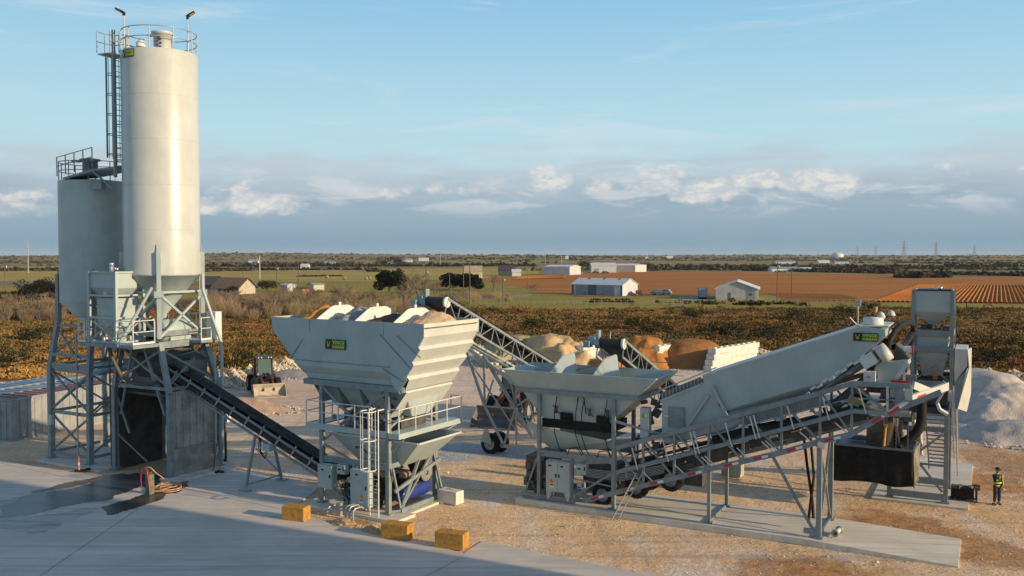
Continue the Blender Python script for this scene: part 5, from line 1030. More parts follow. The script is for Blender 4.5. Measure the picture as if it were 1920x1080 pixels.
m = MB(); m.beam((0, 0, 2.55), (3.8, 0, 2.55), .12, .3); m.beam((0, 2.6, 2.55), (3.8, 2.6, 2.55), .12, .3); m.beam((0, -.02, 4.4), (-1.6, 0, 4.0), .06); m.beam((3.85, 0, 4.4), (7.2, .3, 3.7), .1); m.beam((3.8, 0, 2.5), (.5, 0, 2.05), .08, .12)
m.beam((-.9, -.05, .45), (1.9, -.05, .45), .12, .24); m.beam((-.9, 2.6, .45), (1.9, 2.6, .45), .12, .24); m.beam((-.75, -.05, .5), (-.1, 0, 2.3), .08); m.beam((1.75, 0, .4), (1.75, 0, 2.5), .12); m.beam((1.9, 0, .7), (3.8, 0, 2.0), .09); m.beam((1.8, 0, 1.5), (3.8, 0, 1.35), .06); m.build('lower_frame', PAINT2, fd)
m = MB(); m.plate([(.12, .15, 3.75), (3.6, .15, 3.4), (1.9, .6, 2.75), (.35, .6, 2.65)][::-1], .04); m.plate([(3.6, .2, 3.45), (4.6, .2, 3.6), (4.6, .5, 3.2), (1.9, .6, 2.72)][::-1], .04); m.plate([(.12, .15, 3.75), (-.9, .3, 4.0), (-.4, .4, 3.2), (.35, .6, 2.65)], .04); m.plate([(.12, 2.4, 3.75), (3.6, 2.4, 3.4), (1.9, 2.0, 2.75), (.35, 2.0, 2.65)], .04); m.build('collecting_hopper', PAINT, fd)
m = MB()
for u, z in ((.95, 5.3), (2.05, 5.3), (2.35, 5.3), (3.5, 5.2)):
    m.path([(u, -.02, 5.35), (u - .1, -.1, 4.6), (u - .12, -.06, 3.6), (u + .1, .0, 2.9), (u + .3, -.05, 2.7)], .022, 5)
for u in (1.5, 3.0): m.path([(u, -.05, 2.6), (u + .15, -.12, 2.95), (u + .55, -.12, 3.0), (u + .75, -.05, 2.65)], .025, 5)
m.path([(2.0, -.03, 5.2), (2.1, -.1, 5.45), (2.35, -.1, 5.4), (2.45, -.03, 4.6)], .025, 5); m.build('air_hoses', BLACK, fd)
m = MB()
for u in (.9, 2.6, 3.5): m.box((u, -.0, 4.7), (.1, .12, .35)); m.tube((u - .15, -.02, 4.9), (u + .2, -.02, 4.5), .03)
m.build('air_cylinders', DARK, fd)
cabinet(fd, .48, 1.72, -.25, .15, .82, 2.28, doors=2, warn=True, feet=.38); cabinet(fd, 1.95, 2.5, -.12, .15, 1.75, 2.25, 'switch_box'); cabinet(fd, 2.0, 2.35, -.06, .15, 1.05, 1.35, 'switch_box')
m = MB(); m.bx(-.8, .35, .2, 2.4, .6, 2.3); m.bx(4.0, 7.6, 1.3, 2.0, 1.5, 2.2); m.bx(1.9, 3.7, .9, 1.8, .9, 2.2)
for i in range(16): m.box((random.uniform(-.85, .4), random.uniform(-.0, .4), random.uniform(.6, 2.4)), (random.uniform(.08, .3), .2, random.uniform(.08, .4)))
m.build('engine_bay', DARK, fd)
m = MB()
for k in range(6): z = 2.05 - k * .07; m.path([(2.5, -.05, z), (4.2, -.02, z - .02), (6.2, .1, z + .55)], .022, 5)
m.build('cable_bundle', mat('grey_cable', (.26, .28, .29), .5), fd)
# truss
TC_ = [(3.93, 3.16), (12.94, 6.36), (14.13, 6.82), (16.3, 6.86)]; BCh = [(2.34, .5), (3.54, .96), (8.29, 2.66), (11.4, 3.73), (12.9, 4.33), (14.08, 4.72), (15.47, 5.72), (17.4, 6.7)]; MC = [(4.0, 2.06), (12.95, 5.26), (14.17, 5.7), (16.3, 5.72)]
def zof(pl, u):
    for (a, za), (b, zb) in zip(pl, pl[1:]):
        if a <= u <= b: return za + (zb - za) * (u - a) / (b - a)
    return pl[0][1] if u < pl[0][0] else pl[-1][1]
for v, nm in ((0, 'near_truss'), (2.95, 'far_truss')):
    m = MB()
    for a, b in zip(TC_, TC_[1:]): m.beam((a[0], v, a[1]), (b[0], v, b[1]), .14, .2)
    for a, b in zip(BCh, BCh[1:]): m.beam((a[0], v, a[1]), (b[0], v, b[1]), .14, .22)
    us_ = [3.9, 5.25, 6.7, 8.25, 9.75, 11.35, 12.9, 14.13]
    for k, u in enumerate(us_):
        m.beam((u, v, zof(BCh, u)), (u, v, zof(TC_, u)), .1)
        if k < len(us_) - 1: u2 = us_[k + 1]; m.beam((u + .05, v, zof(TC_, u)), (u2, v, zof(BCh, u2)), .085)
    m.beam((14.13, v, 6.8), (15.5, v, 5.75), .1); m.beam((15.9, v, 6.85), (15.9, v, 5.9), .3, .1); m.beam((14.2, v, 5.72), (15.6, v, 5.7), .1); m.build(nm, PAINT2, fd)
m = MB()
for a, b in zip(MC, MC[1:]): m.beam((a[0], -.06, a[1]), (b[0], -.06, b[1]), .1, .17); m.plate([(a[0], -.02, a[1] + .06), (b[0], -.02, b[1] + .06), (b[0], .62, b[1] + .06), (a[0], .62, a[1] + .06)], .05); m.tube((a[0], -.1, a[1] + .55), (b[0], -.1, b[1] + .55), .028, 6)
m.build('walkway', PAINT2, fd)
for u in (4.75, 6.2, 7.45, 7.6, 9.0, 10.05, 10.2, 11.6, 13.0, 14.4):
    z = zof(MC, u); MB().beam((u, -.12, z + .95), (u + .28, -.12, z - .02), .045).build('stanchion', WHITE, fd)
    MB().beam((u + .5, -.08, z - .1), (u + 1.05, .0, max(zof(BCh, u + 1.0), z - 1.3)), .045).build('toe_strut', WHITE, fd)
m = MB(); m.ladder((5.15, -.2, 2.2), (4.15, -.72, .0), (.3, .25, 0), .3, .02); m.build('ladder', GALV, fd)
for u, c in ((-.45, 0), (.95, 0), (2.75, 0), (4.3, 0), (5.6, 0), (7.35, 0), (8.95, 0), (10.2, 0), (11.6, 0), (13.1, 0), (14.9, 0)):
    u2 = u + .62; za, zb = (zof(BCh, u), zof(BCh, u2)) if u > 2.34 else (.45, .45)
    r = MB().beam((u, -.085, za), (u + .36, -.085, za + (zb - za) * .58), .01, .1).build('reflector_strip', REDREF, fd); MB().beam((u + .36, -.085, za + (zb - za) * .58), (u2, -.085, zb), .01, .1).build('white_band', WHREF, r)
m = MB(); m.plate([(3.95, 1.5 - .5, 2.6), (14.3, 1.0, 6.25), (14.3, 2.0, 6.25), (3.95, 2.0, 2.6)], .03); m.plate([(3.95, 1.0, 2.2), (14.3, 1.0, 5.7), (14.3, 2.0, 5.7), (3.95, 2.0, 2.2)], .03)
m.tube((14.3, .9, 6.0), (14.3, 2.1, 6.0), .3, 16); m.tube((8.2, .8, 3.9), (11.8, 1.1, 4.9), .22, 10); m.tube((11.0, .5, 4.5), (14.5, .6, 5.8), .16, 10); m.build('belt', BELT, fd)
m = MB(); m.plate([(4.2, .85, 1.3), (8.9, .85, 3.0), (8.9, .85, 3.75), (4.2, .85, 2.1)], .05); m.plate([(9.9, .85, 3.6), (14.6, .85, 5.25), (14.6, .85, 6.0), (9.9, .85, 4.35)], .05); m.plate([(8.9, 1.6, 3.1), (9.9, 1.6, 3.5), (9.9, 1.6, 3.85), (8.9, 1.6, 3.5)], .05); m.build('dark_fill', DARK, fd)  # dark plates added as the shade under the truss
m = MB()
for i in range(70):
    u = random.uniform(4.5, 14.8); z = zof(MC, u); m.box((u, random.uniform(.7, 2.4), z + random.uniform(-.7, .15)), (random.uniform(.1, .7), random.uniform(.1, .4), random.uniform(.05, .28)), rot=(R(-19), 'Y'))
m.build('under_truss_machinery', DARK, fd)
m = MB()
for i in range(16):
    u = random.uniform(9.5, 15.2); z = zof(MC, u); m.box((u, random.uniform(.5, 1.4), z + random.uniform(-.35, .5)), (random.uniform(.1, .5), .2, random.uniform(.04, .14)), rot=(R(-19), 'Y'))
m.build('pale_fittings', WHITE, fd)
for c in ((3.05, .62), (4.7, 1.18), (6.35, 1.72)):
    wheel(fd, (c[0], .75, c[1] + .12), .53, .5); wheel(fd, (c[0], 2.5, c[1] + .12), .53, .5)
    MB().tube((c[0], .5, c[1] + .12), (c[0], 2.7, c[1] + .12), .08, 8).build('axle', DARK, fd)
for u, t in ((8.28, 0), (12.9, 1)):
    m = MB(); zt = zof(BCh, u)
    for v in (0, 3.0): m.beam((u, v, .3), (u, v, zt), .14 if not t else .2); m.box((u, v, .33), (.35, .3, .05))
    m.beam((u, 0, .36), (u, 3.0, .36), .08)
    if t:
        m.beam((u, 0, .4), (u, 3, zt), .08); m.beam((u, 3, .4), (u, 0, zt), .08); m.beam((u - .6, 0, .55), (u, 0, .55), .14, .2); m.beam((u - 1.95, 0, 3.6), (u - .1, 0, .4), .11); m.beam((u + .05, .0, zt), (u - .0, -.02, zt - .25), .3)
        m.beam((u - .45, 3.0, .4), (u - .02, 3., zt), .06)
    m.build('support_legs', PAINT2, fd)
m = MB(); m.path([(12.0, 1.4, 4.3), (12.2, 1.2, 3.0), (12.45, 1.1, 1.5), (12.5, 1.1, .8)], .06, 8); m.path([(12.3, 1.3, 4.3), (12.5, 1.1, 2.6), (12.3, 1.0, .6)], .06, 8); m.build('hanging_hose', BLACK, fd)
# housing with hatch and louvres
m = MB(); hq = [(5.97, 5.67), (7.75, 6.52), (8.75, 5.2), (9.6, 4.85), (9.3, 4.6), (6.4, 3.5), (5.98, 3.6)]
m.prism([(u, .42, z) for u, z in hq], (0, 2.1, 0)); hs_ = m.build('blower_housing', PAINT, fd)
m = MB(); m.plate([(5.9, .3, 5.95), (7.85, .3, 6.85), (7.85, 2.6, 6.85), (5.9, 2.6, 5.95)], .06); m.beam((5.9, .38, 5.42), (7.75, .38, 6.28), .06, .1)
for k in range(11): u = 6.0 + k * .165; m.box((u, .41, 5.68 + k * .0765), (.03, .05, .22))
m.build('louvre_roof', PAINT, hs_); m = MB(); m.beam((5.95, .43, 5.66), (7.8, .43, 6.52), .02, .26); m.build('louvre_shade_strip', DKPAINT, hs_)  # solid dark strip painted as the shade between the louvres
m = MB(); m.bx(6.35, 7.0, .385, .42, 4.35, 5.15); m.beam((6.3, .375, 4.3), (7.05, .375, 4.3), .03); m.beam((6.3, .375, 5.2), (7.05, .375, 5.2), .03); m.beam((6.3, .375, 4.3), (6.3, .375, 5.2), .03); m.beam((7.05, .375, 4.3), (7.05, .375, 5.2), .03); m.build('hatch_door', PAINT2, hs_); MB().bx(6.1, 6.35, .37, .40, 4.74, 4.80).build('latch', WHITE, hs_)
m = MB(); m.beam((6.9, .3, 3.95), (8.15, .3, 5.85), .1); m.beam((9.0, .3, 4.95), (8.3, .3, 6.3), .12); m.build('housing_struts', PAINT, fd)
m = MB(); m.bx(5.05, 5.45, .1, .5, 3.7, 5.1); fl = m.build('filter_canister', PAINT, fd); MB().lathe([(.01, -.01), (.1, -.01), (.1, 0), (.01, 0)], c=(5.25, .09, 4.75), axis='y', n=18).build('green_sticker', mat('lime_sticker', (.25, .50, .05), .5), fl)
m = MB(); random.seed(4)
for i in range(26): m.box((random.uniform(4.6, 5.9), random.uniform(.3, 1.2), random.uniform(3.2, 5.6)), (random.uniform(.08, .3), random.uniform(.1, .3), random.uniform(.1, .4)), rot=(random.uniform(-.6, .6), 'Y'))
m.beam((4.7, .7, 3.4), (5.8, .7, 5.4), .12); m.build('drive_gear', DARK, fd)
MB().bx(9.55, 9.95, -.005, .02, 4.62, 4.74).build('data_label', WHITE, fd)
m = MB(); m.plate([(8.2, .45, 4.1), (13.0, .45, 5.8), (12.9, .45, 6.4), (9.0, .45, 5.15)], .04); m.build('skirt_panel', PAINT2, fd)
# ================================================================ INCLINED CEMENT BIN over the truss
ib = thing('inclined_bin', 'long flat-sided cement bin sloping above the truss, maker sign at its upper end', 'cement bin', place(F3), RZ3)
q = [F3.v(*p, .4) for p in ((1317, 704), (1613, 612), (1660, 618), (1660, 631), (1567, 709), (1361, 769), (1322, 734))]
Fp = [Vector(p) for p in q]; bk = 2.5
m = MB(); m.prism(Fp, (0, bk, 0)); m.build('bin_body', PAINT, ib)
lowL, lowR = Vector((9.1, .75, 5.08)), Vector((12.95, .75, 6.52))
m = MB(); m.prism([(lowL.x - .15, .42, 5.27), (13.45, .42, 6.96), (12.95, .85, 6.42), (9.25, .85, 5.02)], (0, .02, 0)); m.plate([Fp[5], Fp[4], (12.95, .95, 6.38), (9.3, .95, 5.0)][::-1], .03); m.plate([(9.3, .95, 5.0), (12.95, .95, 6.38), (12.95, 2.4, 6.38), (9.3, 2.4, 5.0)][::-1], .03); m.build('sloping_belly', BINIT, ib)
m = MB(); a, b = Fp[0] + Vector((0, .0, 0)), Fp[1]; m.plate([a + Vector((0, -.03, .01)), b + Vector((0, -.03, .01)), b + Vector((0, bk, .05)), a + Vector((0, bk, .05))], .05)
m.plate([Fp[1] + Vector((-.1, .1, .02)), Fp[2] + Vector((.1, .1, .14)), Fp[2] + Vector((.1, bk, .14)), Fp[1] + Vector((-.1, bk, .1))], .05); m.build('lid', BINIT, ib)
m = MB(); m.lathe([(.01, 0), (.38, .0), (.40, .05), (.40, .26), (.36, .32), (.01, .33)], c=(14.75, 1.3, 9.12), n=24); m.build('roof_filter', WHITE, ib)
m = MB(); m.tube((14.2, .9, 9.05), (14.2, .9, 10.0), .03, 8); m.box((14.2, .9, 10.05), (.22, .2, .24)); m.path([(14.2, .9, 9.1), (13.9, .7, 9.45)], .03); m.build('camera_mast', GALV, ib)
sign(ib, flat_tf(F3.v(1600, 639, .36), (1, 0, 0), (0, 0, 1)), .95, .34)
# screw conveyor and belt drive along the raised edge
m = MB(); m.tube((11.9, .9, 5.75), (15.3, .9, 8.2), .20, 14); m.tube((12.3, .6, 5.9), (15.2, .6, 8.25), .10, 10); m.build('screw_tube', DKPAINT, ib)
m = MB(); m.box((14.7, .5, 7.75), (.6, .5, .5), rot=(R(-36), 'Y'));
for i in range(12): t = i / 12; m.box((12.3 + 2.9 * t, .42, 6.2 + 2.15 * t + .1 * (i % 2)), (.25, .12, .1), rot=(R(-36), 'Y'))
m.build('drive_fittings', WHITE, ib); m = MB(); m.lathe([(.01, 0), (.36, 0), (.36, .4), (.01, .4)], c=(0, 0, 0), n=22)
o = m.build('drive_guard', BINIT, ib); o.location = (15.1, .5, 7.95); o.rotation_euler = (0, R(54), 0)
# ================================================================ MOBILE MIXER TOWER at the right
mt = thing('batch_tower', 'slim framed cement batch tower with square top hopper, stairs and reflective chassis beams', 'batch tower', place(F3, 15.7, 9.05), RZ3)
TW, TD = 1.72, 1.9
m = MB()
for u in (0, TW):
    for v in (0, TD): m.beam((u, v, 5.6), (u, v, 10.35), .15)
for z in (8.28, 7.5, 5.85):
    for v in (0, TD): m.beam((0, v, z), (TW, v, z), .14, .26)
    for u in (0, TW): m.beam((u, 0, z), (u, TD, z), .14, .26)
m.beam((.1, -.02, 7.2), (TW - .1, -.02, 6.0), .06); m.beam((.1, -.02, 6.0), (TW - .1, -.02, 7.2), .06); m.beam((TW, .05, 7.2), (TW, TD, 6.0), .06); m.beam((TW, .05, 8.2), (TW, TD, 10.2), .06); m.build('column_frame', PAINT2, mt)
m = MB(); a = (.05, TW - .05, .05, TD - .05); m.frus(a, 10.36, a, 9.28, .03); m.frus(a, 9.28, (.7, 1.0, .8, 1.1), 8.68, .03); m.build('top_hopper', PAINT, mt)
m = MB(); m.beam((.0, -.03, 10.34), (TW, -.03, 10.34), .04, .06); m.plate([(.05, .05, 10.3), (TW - .05, .05, 10.3), (TW - .05, TD - .05, 10.3), (.05, TD - .05, 10.3)], .02); m.build('hopper_rim', BLACK, mt)
m = MB(); m.lathe([(.01, 0), (.1, .02), (.1, .16), (.01, .18)], c=(1.15, .5, 10.34), n=12); m.box((1.0, .5, 10.42), (.3, .1, .08)); m.build('vibrator_valve', CHROME, mt)
m = MB(); m.bx(.18, TW - .18, .15, TD - .2, 7.05, 8.2); m.bx(.14, TW - .14, .11, TD - .2, 7.85, 7.9); m.frus((.2, TW - .2, .15, TD - .2), 7.35, (.45, 1.3, .5, 1.2), 6.2, .03); m.build('weigh_box', PAINT, mt)
MB().bx(TW - .12, TW - .03, .3, 1.0, 7.75, 8.25).bx(TW - .12, TW - .04, .3, 1.0, 6.5, 7.1).build('lit_side_boxes', BINIT, mt)
m = MB(); m.box((1.02, .0, 6.15), (.2, .2, .16)); m.tube((1.02, -.1, 6.2), (1.02, .1, 6.2), .11, 12); m.build('orange_valve', ORANGE, mt)
m = MB()
for i in range(22): m.box((random.uniform(.2, 1.5), random.uniform(.2, 1.6), random.choice((random.uniform(8.35, 8.6), random.uniform(5.9, 6.4)))), (random.uniform(.1, .4), .3, random.uniform(.08, .22)))
m.build('valve_gear', DARK, mt)
# hood on the sunny side
cc = [F3.v(*p, 9.0) for p in ((1790, 655), (1813, 655), (1820, 690), (1821, 757), (1793, 777), (1788, 745))]; cc = [(p[0] - 15.7, 0, p[2]) for p in cc]
m = MB(); x0, x1 = cc[0][0], cc[1][0]
m.prism([(x0, .1, 7.55), (x1, .1, 7.55), (x1 + .02, .1, 6.75), (x0, .1, 5.9)], (0, 2.6, 0)); sid = [(x1 + .03, .1, 7.55), (x1 + .12, .1, 6.7), (x1 - .35, .1, 4.7), (x1 + .02, 1.0, 4.45), (x1 + .15, 2.9, 5.1), (x1 + .15, 2.8, 7.4)]
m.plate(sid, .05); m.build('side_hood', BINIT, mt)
m = MB(); m.prism([(x0, .05, 5.9), (x1, .05, 6.6), (x1 - .35, .05, 4.7), (x0 + .05, .05, 5.0)], (0, 2.5, 0)); m.build('hood_throat', PAINT2, mt)
# lower chassis: legs, beams, platform
m = MB()
for u in (-.95, 1.55):
    for v in (0, 3.2): m.beam((u, v, .12), (u, v, 4.6 if u > 0 else 4.3), .2); m.box((u, v, .16), (.36, .34, .06))
m.beam((-.95, 0, .38), (1.55, 0, .38), .16, .3); m.beam((-.95, 3.2, .38), (1.55, 3.2, .38), .16, .3); m.beam((.25, 0, 2.1), (1.4, 0, .65), .1); m.beam((1.35, 0, 3.4), (-.2, 0, 2.0), .1); m.beam((1.55, 0, .6), (1.55, 3.2, 3.8), .1); m.beam((-.95, .1, 1.9), (1.55, .1, 1.9), .08, .1)
m.beam((-.9, .1, 3.6), (1.5, .1, 3.6), .16, .2); m.build('chassis_legs', PAINT2, mt)
m = MB(); m.bx(-1.0, 1.6, .2, 3.4, 4.35, 4.65); m.bx(-.95, 1.5, .6, 3.2, 4.7, 5.6)
for k in range(26): m.box((-.95 + k * .1, .18, 4.5), (.04, .06, .2))
for i in range(22): m.box((random.uniform(-1.1, .3), random.uniform(.1, .8), random.uniform(2.2, 5.6)), (random.uniform(.1, .5), .3, random.uniform(.08, .4)))
m.build('mixer_deck', DARK, mt)
m = MB()
for k in range(15): z = .75 + k * .25; v = 5.2 - k * .26; m.bx(.55, 1.45, v, v + .26, z, z + .04)
m.beam((.52, 5.4, .6), (.52, 1.4, 4.45), .05, .22); m.beam((1.48, 5.4, .6), (1.48, 1.4, 4.45), .05, .22); m.build('stair_treads', DKPAINT, mt)
m = MB()
for k in range(8): z = 1.0 + k * .52; v = 5.0 - k * .5; m.beam((1.9, v, z - .5), (1.9, v, z + 1.1), .05)
m.beam((1.9, 5.2, 1.9), (1.9, 1.2, 5.9), .06); m.beam((1.9, 5.2, 1.35), (1.9, 1.2, 5.4), .05); m.beam((1.9, 5.3, .4), (1.9, 1.2, 4.6), .06, .2)
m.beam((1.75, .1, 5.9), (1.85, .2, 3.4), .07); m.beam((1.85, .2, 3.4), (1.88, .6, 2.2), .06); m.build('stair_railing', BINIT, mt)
m = MB(); m.tube((-.1, 1.0, 4.4), (.35, .9, 2.5), .12, 10); m.tube((.3, .4, 4.3), (.45, .3, 2.3), .1, 10); m.build('hydraulic_strut', BINIT, mt)
# ---- gooseneck end of the truss joining the tower (lit beams with reflectors)
gn = thing('gooseneck_beam', 'pale sunlit gooseneck beam with red reflector bars between truss and batch tower', 'chassis beam', place(F3, 16.3, 0.0), RZ3)
def L3(px, py, v): q = F3.v(px, py, v); return (q[0] - 16.3, v, q[2])
m = MB(); A1, A2 = L3(1704, 750, .02), L3(1752, 733, 1.9); m.beam(A1, A2, .14, .34); A3, A4 = L3(1662, 778, -.05), L3(1706, 748, .02); m.beam(A3, A4, .12, .2); m.beam(L3(1752, 733, 1.9), L3(1776, 724, 3.2), .14, .32); m.beam(L3(1712, 722, .6), L3(1752, 738, 1.9), .12, .3); m.beam(L3(1704, 723, .02), L3(1704, 752, .02), .26, .1); m.beam(L3(1664, 724, -.05), L3(1664, 774, -.05), .09); m.build('beam', BINIT, gn)
r = lambda a, b, t0, t1: (Vector(a).lerp(Vector(b), t0) + Vector((.05, -.085, 0)), Vector(a).lerp(Vector(b), t1) + Vector((.05, -.085, 0)))
a, b = r(A1, A2, .3, .62); MB().beam(a, b, .01, .12).build('reflector_strip', REDREF, gn); a, b = r(A3, A4, .05, .5); MB().beam(a, b, .01, .12).build('reflector_strip', REDREF, gn); a, b = r(A3, A4, .5, .9); MB().beam(a, b, .01, .12).build('white_band', WHREF, gn)
m = MB(); v0 = 5.5; pts = [L3(*p, v0) for p in ((1775, 726), (1757, 755), (1762, 768), (1777, 777))]
for p_, q_ in zip(pts, pts[1:]): m.beam(p_, q_, .5, .10)
m.build('folded_bracket', WHITE, gn); m = MB(); m.box(L3(1682, 735, .3), (.5, .3, .42)); m.box(L3(1693, 737, .1), (.16, .2, .2)); m.build('control_box', PAINT, gn)
m = MB(); q = [L3(*p, .8) for p in ((1560 + 88, 676), (1672, 674), (1674, 718), (1643, 718))]; m.prism([L3(*p, .8) for p in ((1640, 718), (1640, 690), (1655, 680), (1702, 676), (1704, 684), (1680, 718))], (0, 1.2, 0)); m.build('mixer_cover', PAINT, gn)
m = MB(); m.prism([L3(*p, .77) for p in ((1674, 712), (1697, 678), (1706, 683), (1684, 709))], (0, .05, 0)); m.build('painted_lit_side', BINIT, gn); MB().prism([L3(*p, .5) for p in ((1619, 716), (1619, 697), (1641, 697), (1641, 716))][::-1], (0, .35, 0)).build('junction_box', WHITE, gn)  # thin pale plate painted as the mixer cover's sunlit side
m = MB(); m.box(L3(1628, 707, .47), (.14, .02, .05)); m.build('box_print', REDREF, gn)
m = MB(); m.prism([L3(*p, 1.4) for p in ((1680, 645), (1705, 672), (1700, 700), (1672, 676))], (0, 1.3, 0)); m.bx(-1.8, -.4, 1.4, 2.8, 6.3, 7.4); m.tube(L3(1560, 765, .9), L3(1640, 700, .9), .22, 12)
for i in range(16): p_ = L3(random.uniform(1600, 1700), random.uniform(730, 790), random.uniform(.8, 2)); m.box(p_, (random.uniform(.1, .6), .3, random.uniform(.06, .3)))
m.build('mixer_drive', DARK, gn)
m = MB(); p_ = L3(1695, 655, 1.6); m.tube(p_, (p_[0] + .3, p_[1], p_[2] + .02), .14, 12); m.build('white_motor', WHITE, gn); MB().tube((p_[0] + .3, p_[1], p_[2] + .02), (p_[0] + .36, p_[1], p_[2] + .02), .15, 12).bx(-.75, -.05, .3, .4, L3(1698, 717, .3)[2] - .04, L3(1698, 717, .3)[2] + .06).build('red_fittings', RED, gn)
m = MB(); m.box(L3(1602, 752, .5), (.5, .3, .3), rot=(R(20), 'Y')); m.path([L3(1607, 752, .4), L3(1622, 760, .4), L3(1635, 772, .4)], .08, 8); m.build('yellow_hose_end', mat('dull_yellow', (.45, .38, .12), .5), gn)
# hoses
def smooth(pts, n=6):
    P = [Vector(p) for p in pts]; P = [P[0]] + P + [P[-1]]; out = []
    for i in range(1, len(P) - 2):
        for k in range(n):
            t = k / n; a, b, c, d = P[i - 1:i + 3]; out.append(.5 * ((2 * b) + (c - a) * t + (2 * a - 5 * b + 4 * c - d) * t * t + (3 * b - a - 3 * c + d) * t ** 3))
    return out + [P[-2]]
def hose(label, pts, r):
    o = Vector(F3.world(*F3.v(*pts[-1]))); o.z = 0; q = [Vector(F3.world(*F3.v(*p))) - o for p in pts]
    x = MB().path(smooth(q), r, 10).build('rubber_hose', BLACK); x.location = o; return tag(x, label, 'hose', 'black hoses at the mixer')
hose('thick black hose looping over from the inclined bin to the batch tower', [(1662, 668, 1.3), (1668, 640, 1.3), (1684, 614, 2), (1700, 606, 4), (1712, 612, 7), (1706, 650, 8), (1700, 690, 8)], .12)
hose('lower black hose hanging level between inclined bin and batch tower', [(1660, 640, 1.4), (1676, 650, 2), (1696, 646, 5), (1712, 620, 8)], .15)
hose('fat black discharge hose curving down behind the rubber skirt', [(1727, 735, 7.2), (1728, 780, 7.2), (1722, 805, 7.1), (1706, 822, 7), (1690, 832, 6.9), (1684, 838, 6.8)], .22)
hose('straight black hose dropping into the top of the rubber skirt', [(1664, 765, 6.9), (1676, 800, 6.9), (1684, 834, 6.8)], .15)
# ---- hanging rubber skirt
sk = thing('loading_skirt', 'big black rubber dust skirt hanging below the mixer discharge, sunlight painted into its sunny side', 'dust skirt', place(F3, 14.4, 6.2), RZ3)
def LS(px, py, v): q = F3.v(px, py, 6.2 + v); return (q[0] - 14.4, v, q[2])
a, b, c, d = LS(1564, 832, 0), LS(1713, 842, 0), LS(1718, 912, 0), LS(1563, 903, 0); zt_, zb_ = a[2], 1.38; xl_, xr_ = a[0], b[0]
def curtain(p, q, seed, mtl, nm):
    m = MB(); n = 28; k = 8; p, q = Vector(p), Vector(q); dd = q - p; nn = Vector((dd.y, -dd.x, 0)).normalized(); V = []
    for j in range(k + 1):
        for i in range(n + 1):
            t, h = i / n, j / k; w = (.05 * sin(t * 17 + seed) + .04 * mn.noise(Vector((t * 5, h * 2, seed)))) * h; V.append(p + dd * t + nn * w + Vector((0, 0, zt_ + (zb_ - zt_) * h - .06 * sin(t * 9 + seed) * h)))
    m.add(V, [(j * (n + 1) + i, j * (n + 1) + i + 1, (j + 1) * (n + 1) + i + 1, (j + 1) * (n + 1) + i) for j in range(k) for i in range(n)], True); o = m.build(nm, mtl, sk)
    s_ = o.modifiers.new('thickness', 'SOLIDIFY'); s_.thickness = .02
dy_ = 2.3; curtain((xl_, 0, 0), (xr_, 0, 0), 1, BLACK, 'rubber_curtain'); curtain((xr_, 0, 0), (xr_ + .1, dy_, 0), 2, mat('sunlit_tone_rubber', (.13, .115, .09), .8, var=.3, vscale=1.6, col2=(.28, .25, .19)), 'rubber_curtain'); curtain((xr_, dy_, 0), (xl_, dy_, 0), 3, BLACK, 'rubber_curtain'); curtain((xl_, dy_, 0), (xl_, 0, 0), 4, BLACK, 'rubber_curtain')  # sun-facing curtain painted paler as if lit; same rubber, not dust
m = MB()
for p_, q_ in (((xl_, 0), (xr_, 0)), ((xr_, 0), (xr_, dy_)), ((xr_, dy_), (xl_, dy_)), ((xl_, dy_), (xl_, 0))): m.beam((*p_, zt_), (*q_, zt_), .08, .1)
m.plate([(xl_, 0, zt_ - .06), (xr_, 0, zt_ - .06), (xr_, dy_, zt_ - .06), (xl_, dy_, zt_ - .06)], .03)
for i in range(8): m.box((random.uniform(xl_ + .4, xr_ - .3), random.uniform(.3, 1.6), zt_ + .12), (random.uniform(.1, .6), .3, random.uniform(.08, .3)))
m.build('top_frame', DKPAINT, sk)
m = MB(); m.lathe([(.8, zt_), (.8, 4.7)], c=(0, 0, 0), n=30); o = m.build('discharge_drum', mat('rusty_drum', (.13, .10, .075), .6, var=.25), sk); o.location = (.25, 1.2, 0)
m = MB()
for x in (.85, 1.35):
    for k in range(26): m.box((x + .015 * (k % 2), .15, zt_ + .1 + k * .09), (.03 if k % 2 else .06, .05, .08))
m.build('hanging_chain', DKPAINT, sk); m = MB(); m.tube((.35, .05, zt_ + .1), (.42, .05, zt_ + 1.1), .05, 8); m.box((.42, .05, zt_ + 1.05), (.16, .1, .12)); m.build('orange_lever', mat('amber_lever', (.75, .38, .04), .5), sk)
# case on the far pad, flanged pipe on the near pad
gb = thing('tool_crate', 'black crate heaped with parts on the concrete pad by the stairs', 'crate', F3.world(18.0, 10.2, .12), RZ3)
m = MB(); m.bx(-.55, .45, -.3, .4, .0, .62); m.build('crate_body', BLACK, gb); m = MB()
for i in range(10): m.box((random.uniform(-.5, .6), random.uniform(-.4, .3), random.uniform(.02, .12) if i % 2 else .66), (random.uniform(.1, .35), .2, .14), rot=(random.uniform(0, 1), 'Z'))
m.bx(-.6, .6, -.4, .35, 0, .05); m.bx(.5, .6, .2, .3, 0, .6); m.build('crate_parts', DARK, gb)
fp = thing('flanged_pipe', 'short pale flanged pipe lying on the slab beside the right truss legs', 'pipe', G(1570, 1003, .3), R(55))
m = MB(); c_ = (0, 0, .15); m.lathe([(.10, -.35), (.10, .3)], c=c_, axis='x', n=20); m.lathe([(.085, .3), (.085, -.35)], c=c_, axis='x', n=20); m.build('pipe_barrel', BINIT, fp)
m = MB()
for x in (-.36, .26): m.lathe([(.09, x), (.16, x), (.16, x + .05), (.09, x + .05)], c=c_, axis='x', n=20)
m.build('flange', GALV, fp)
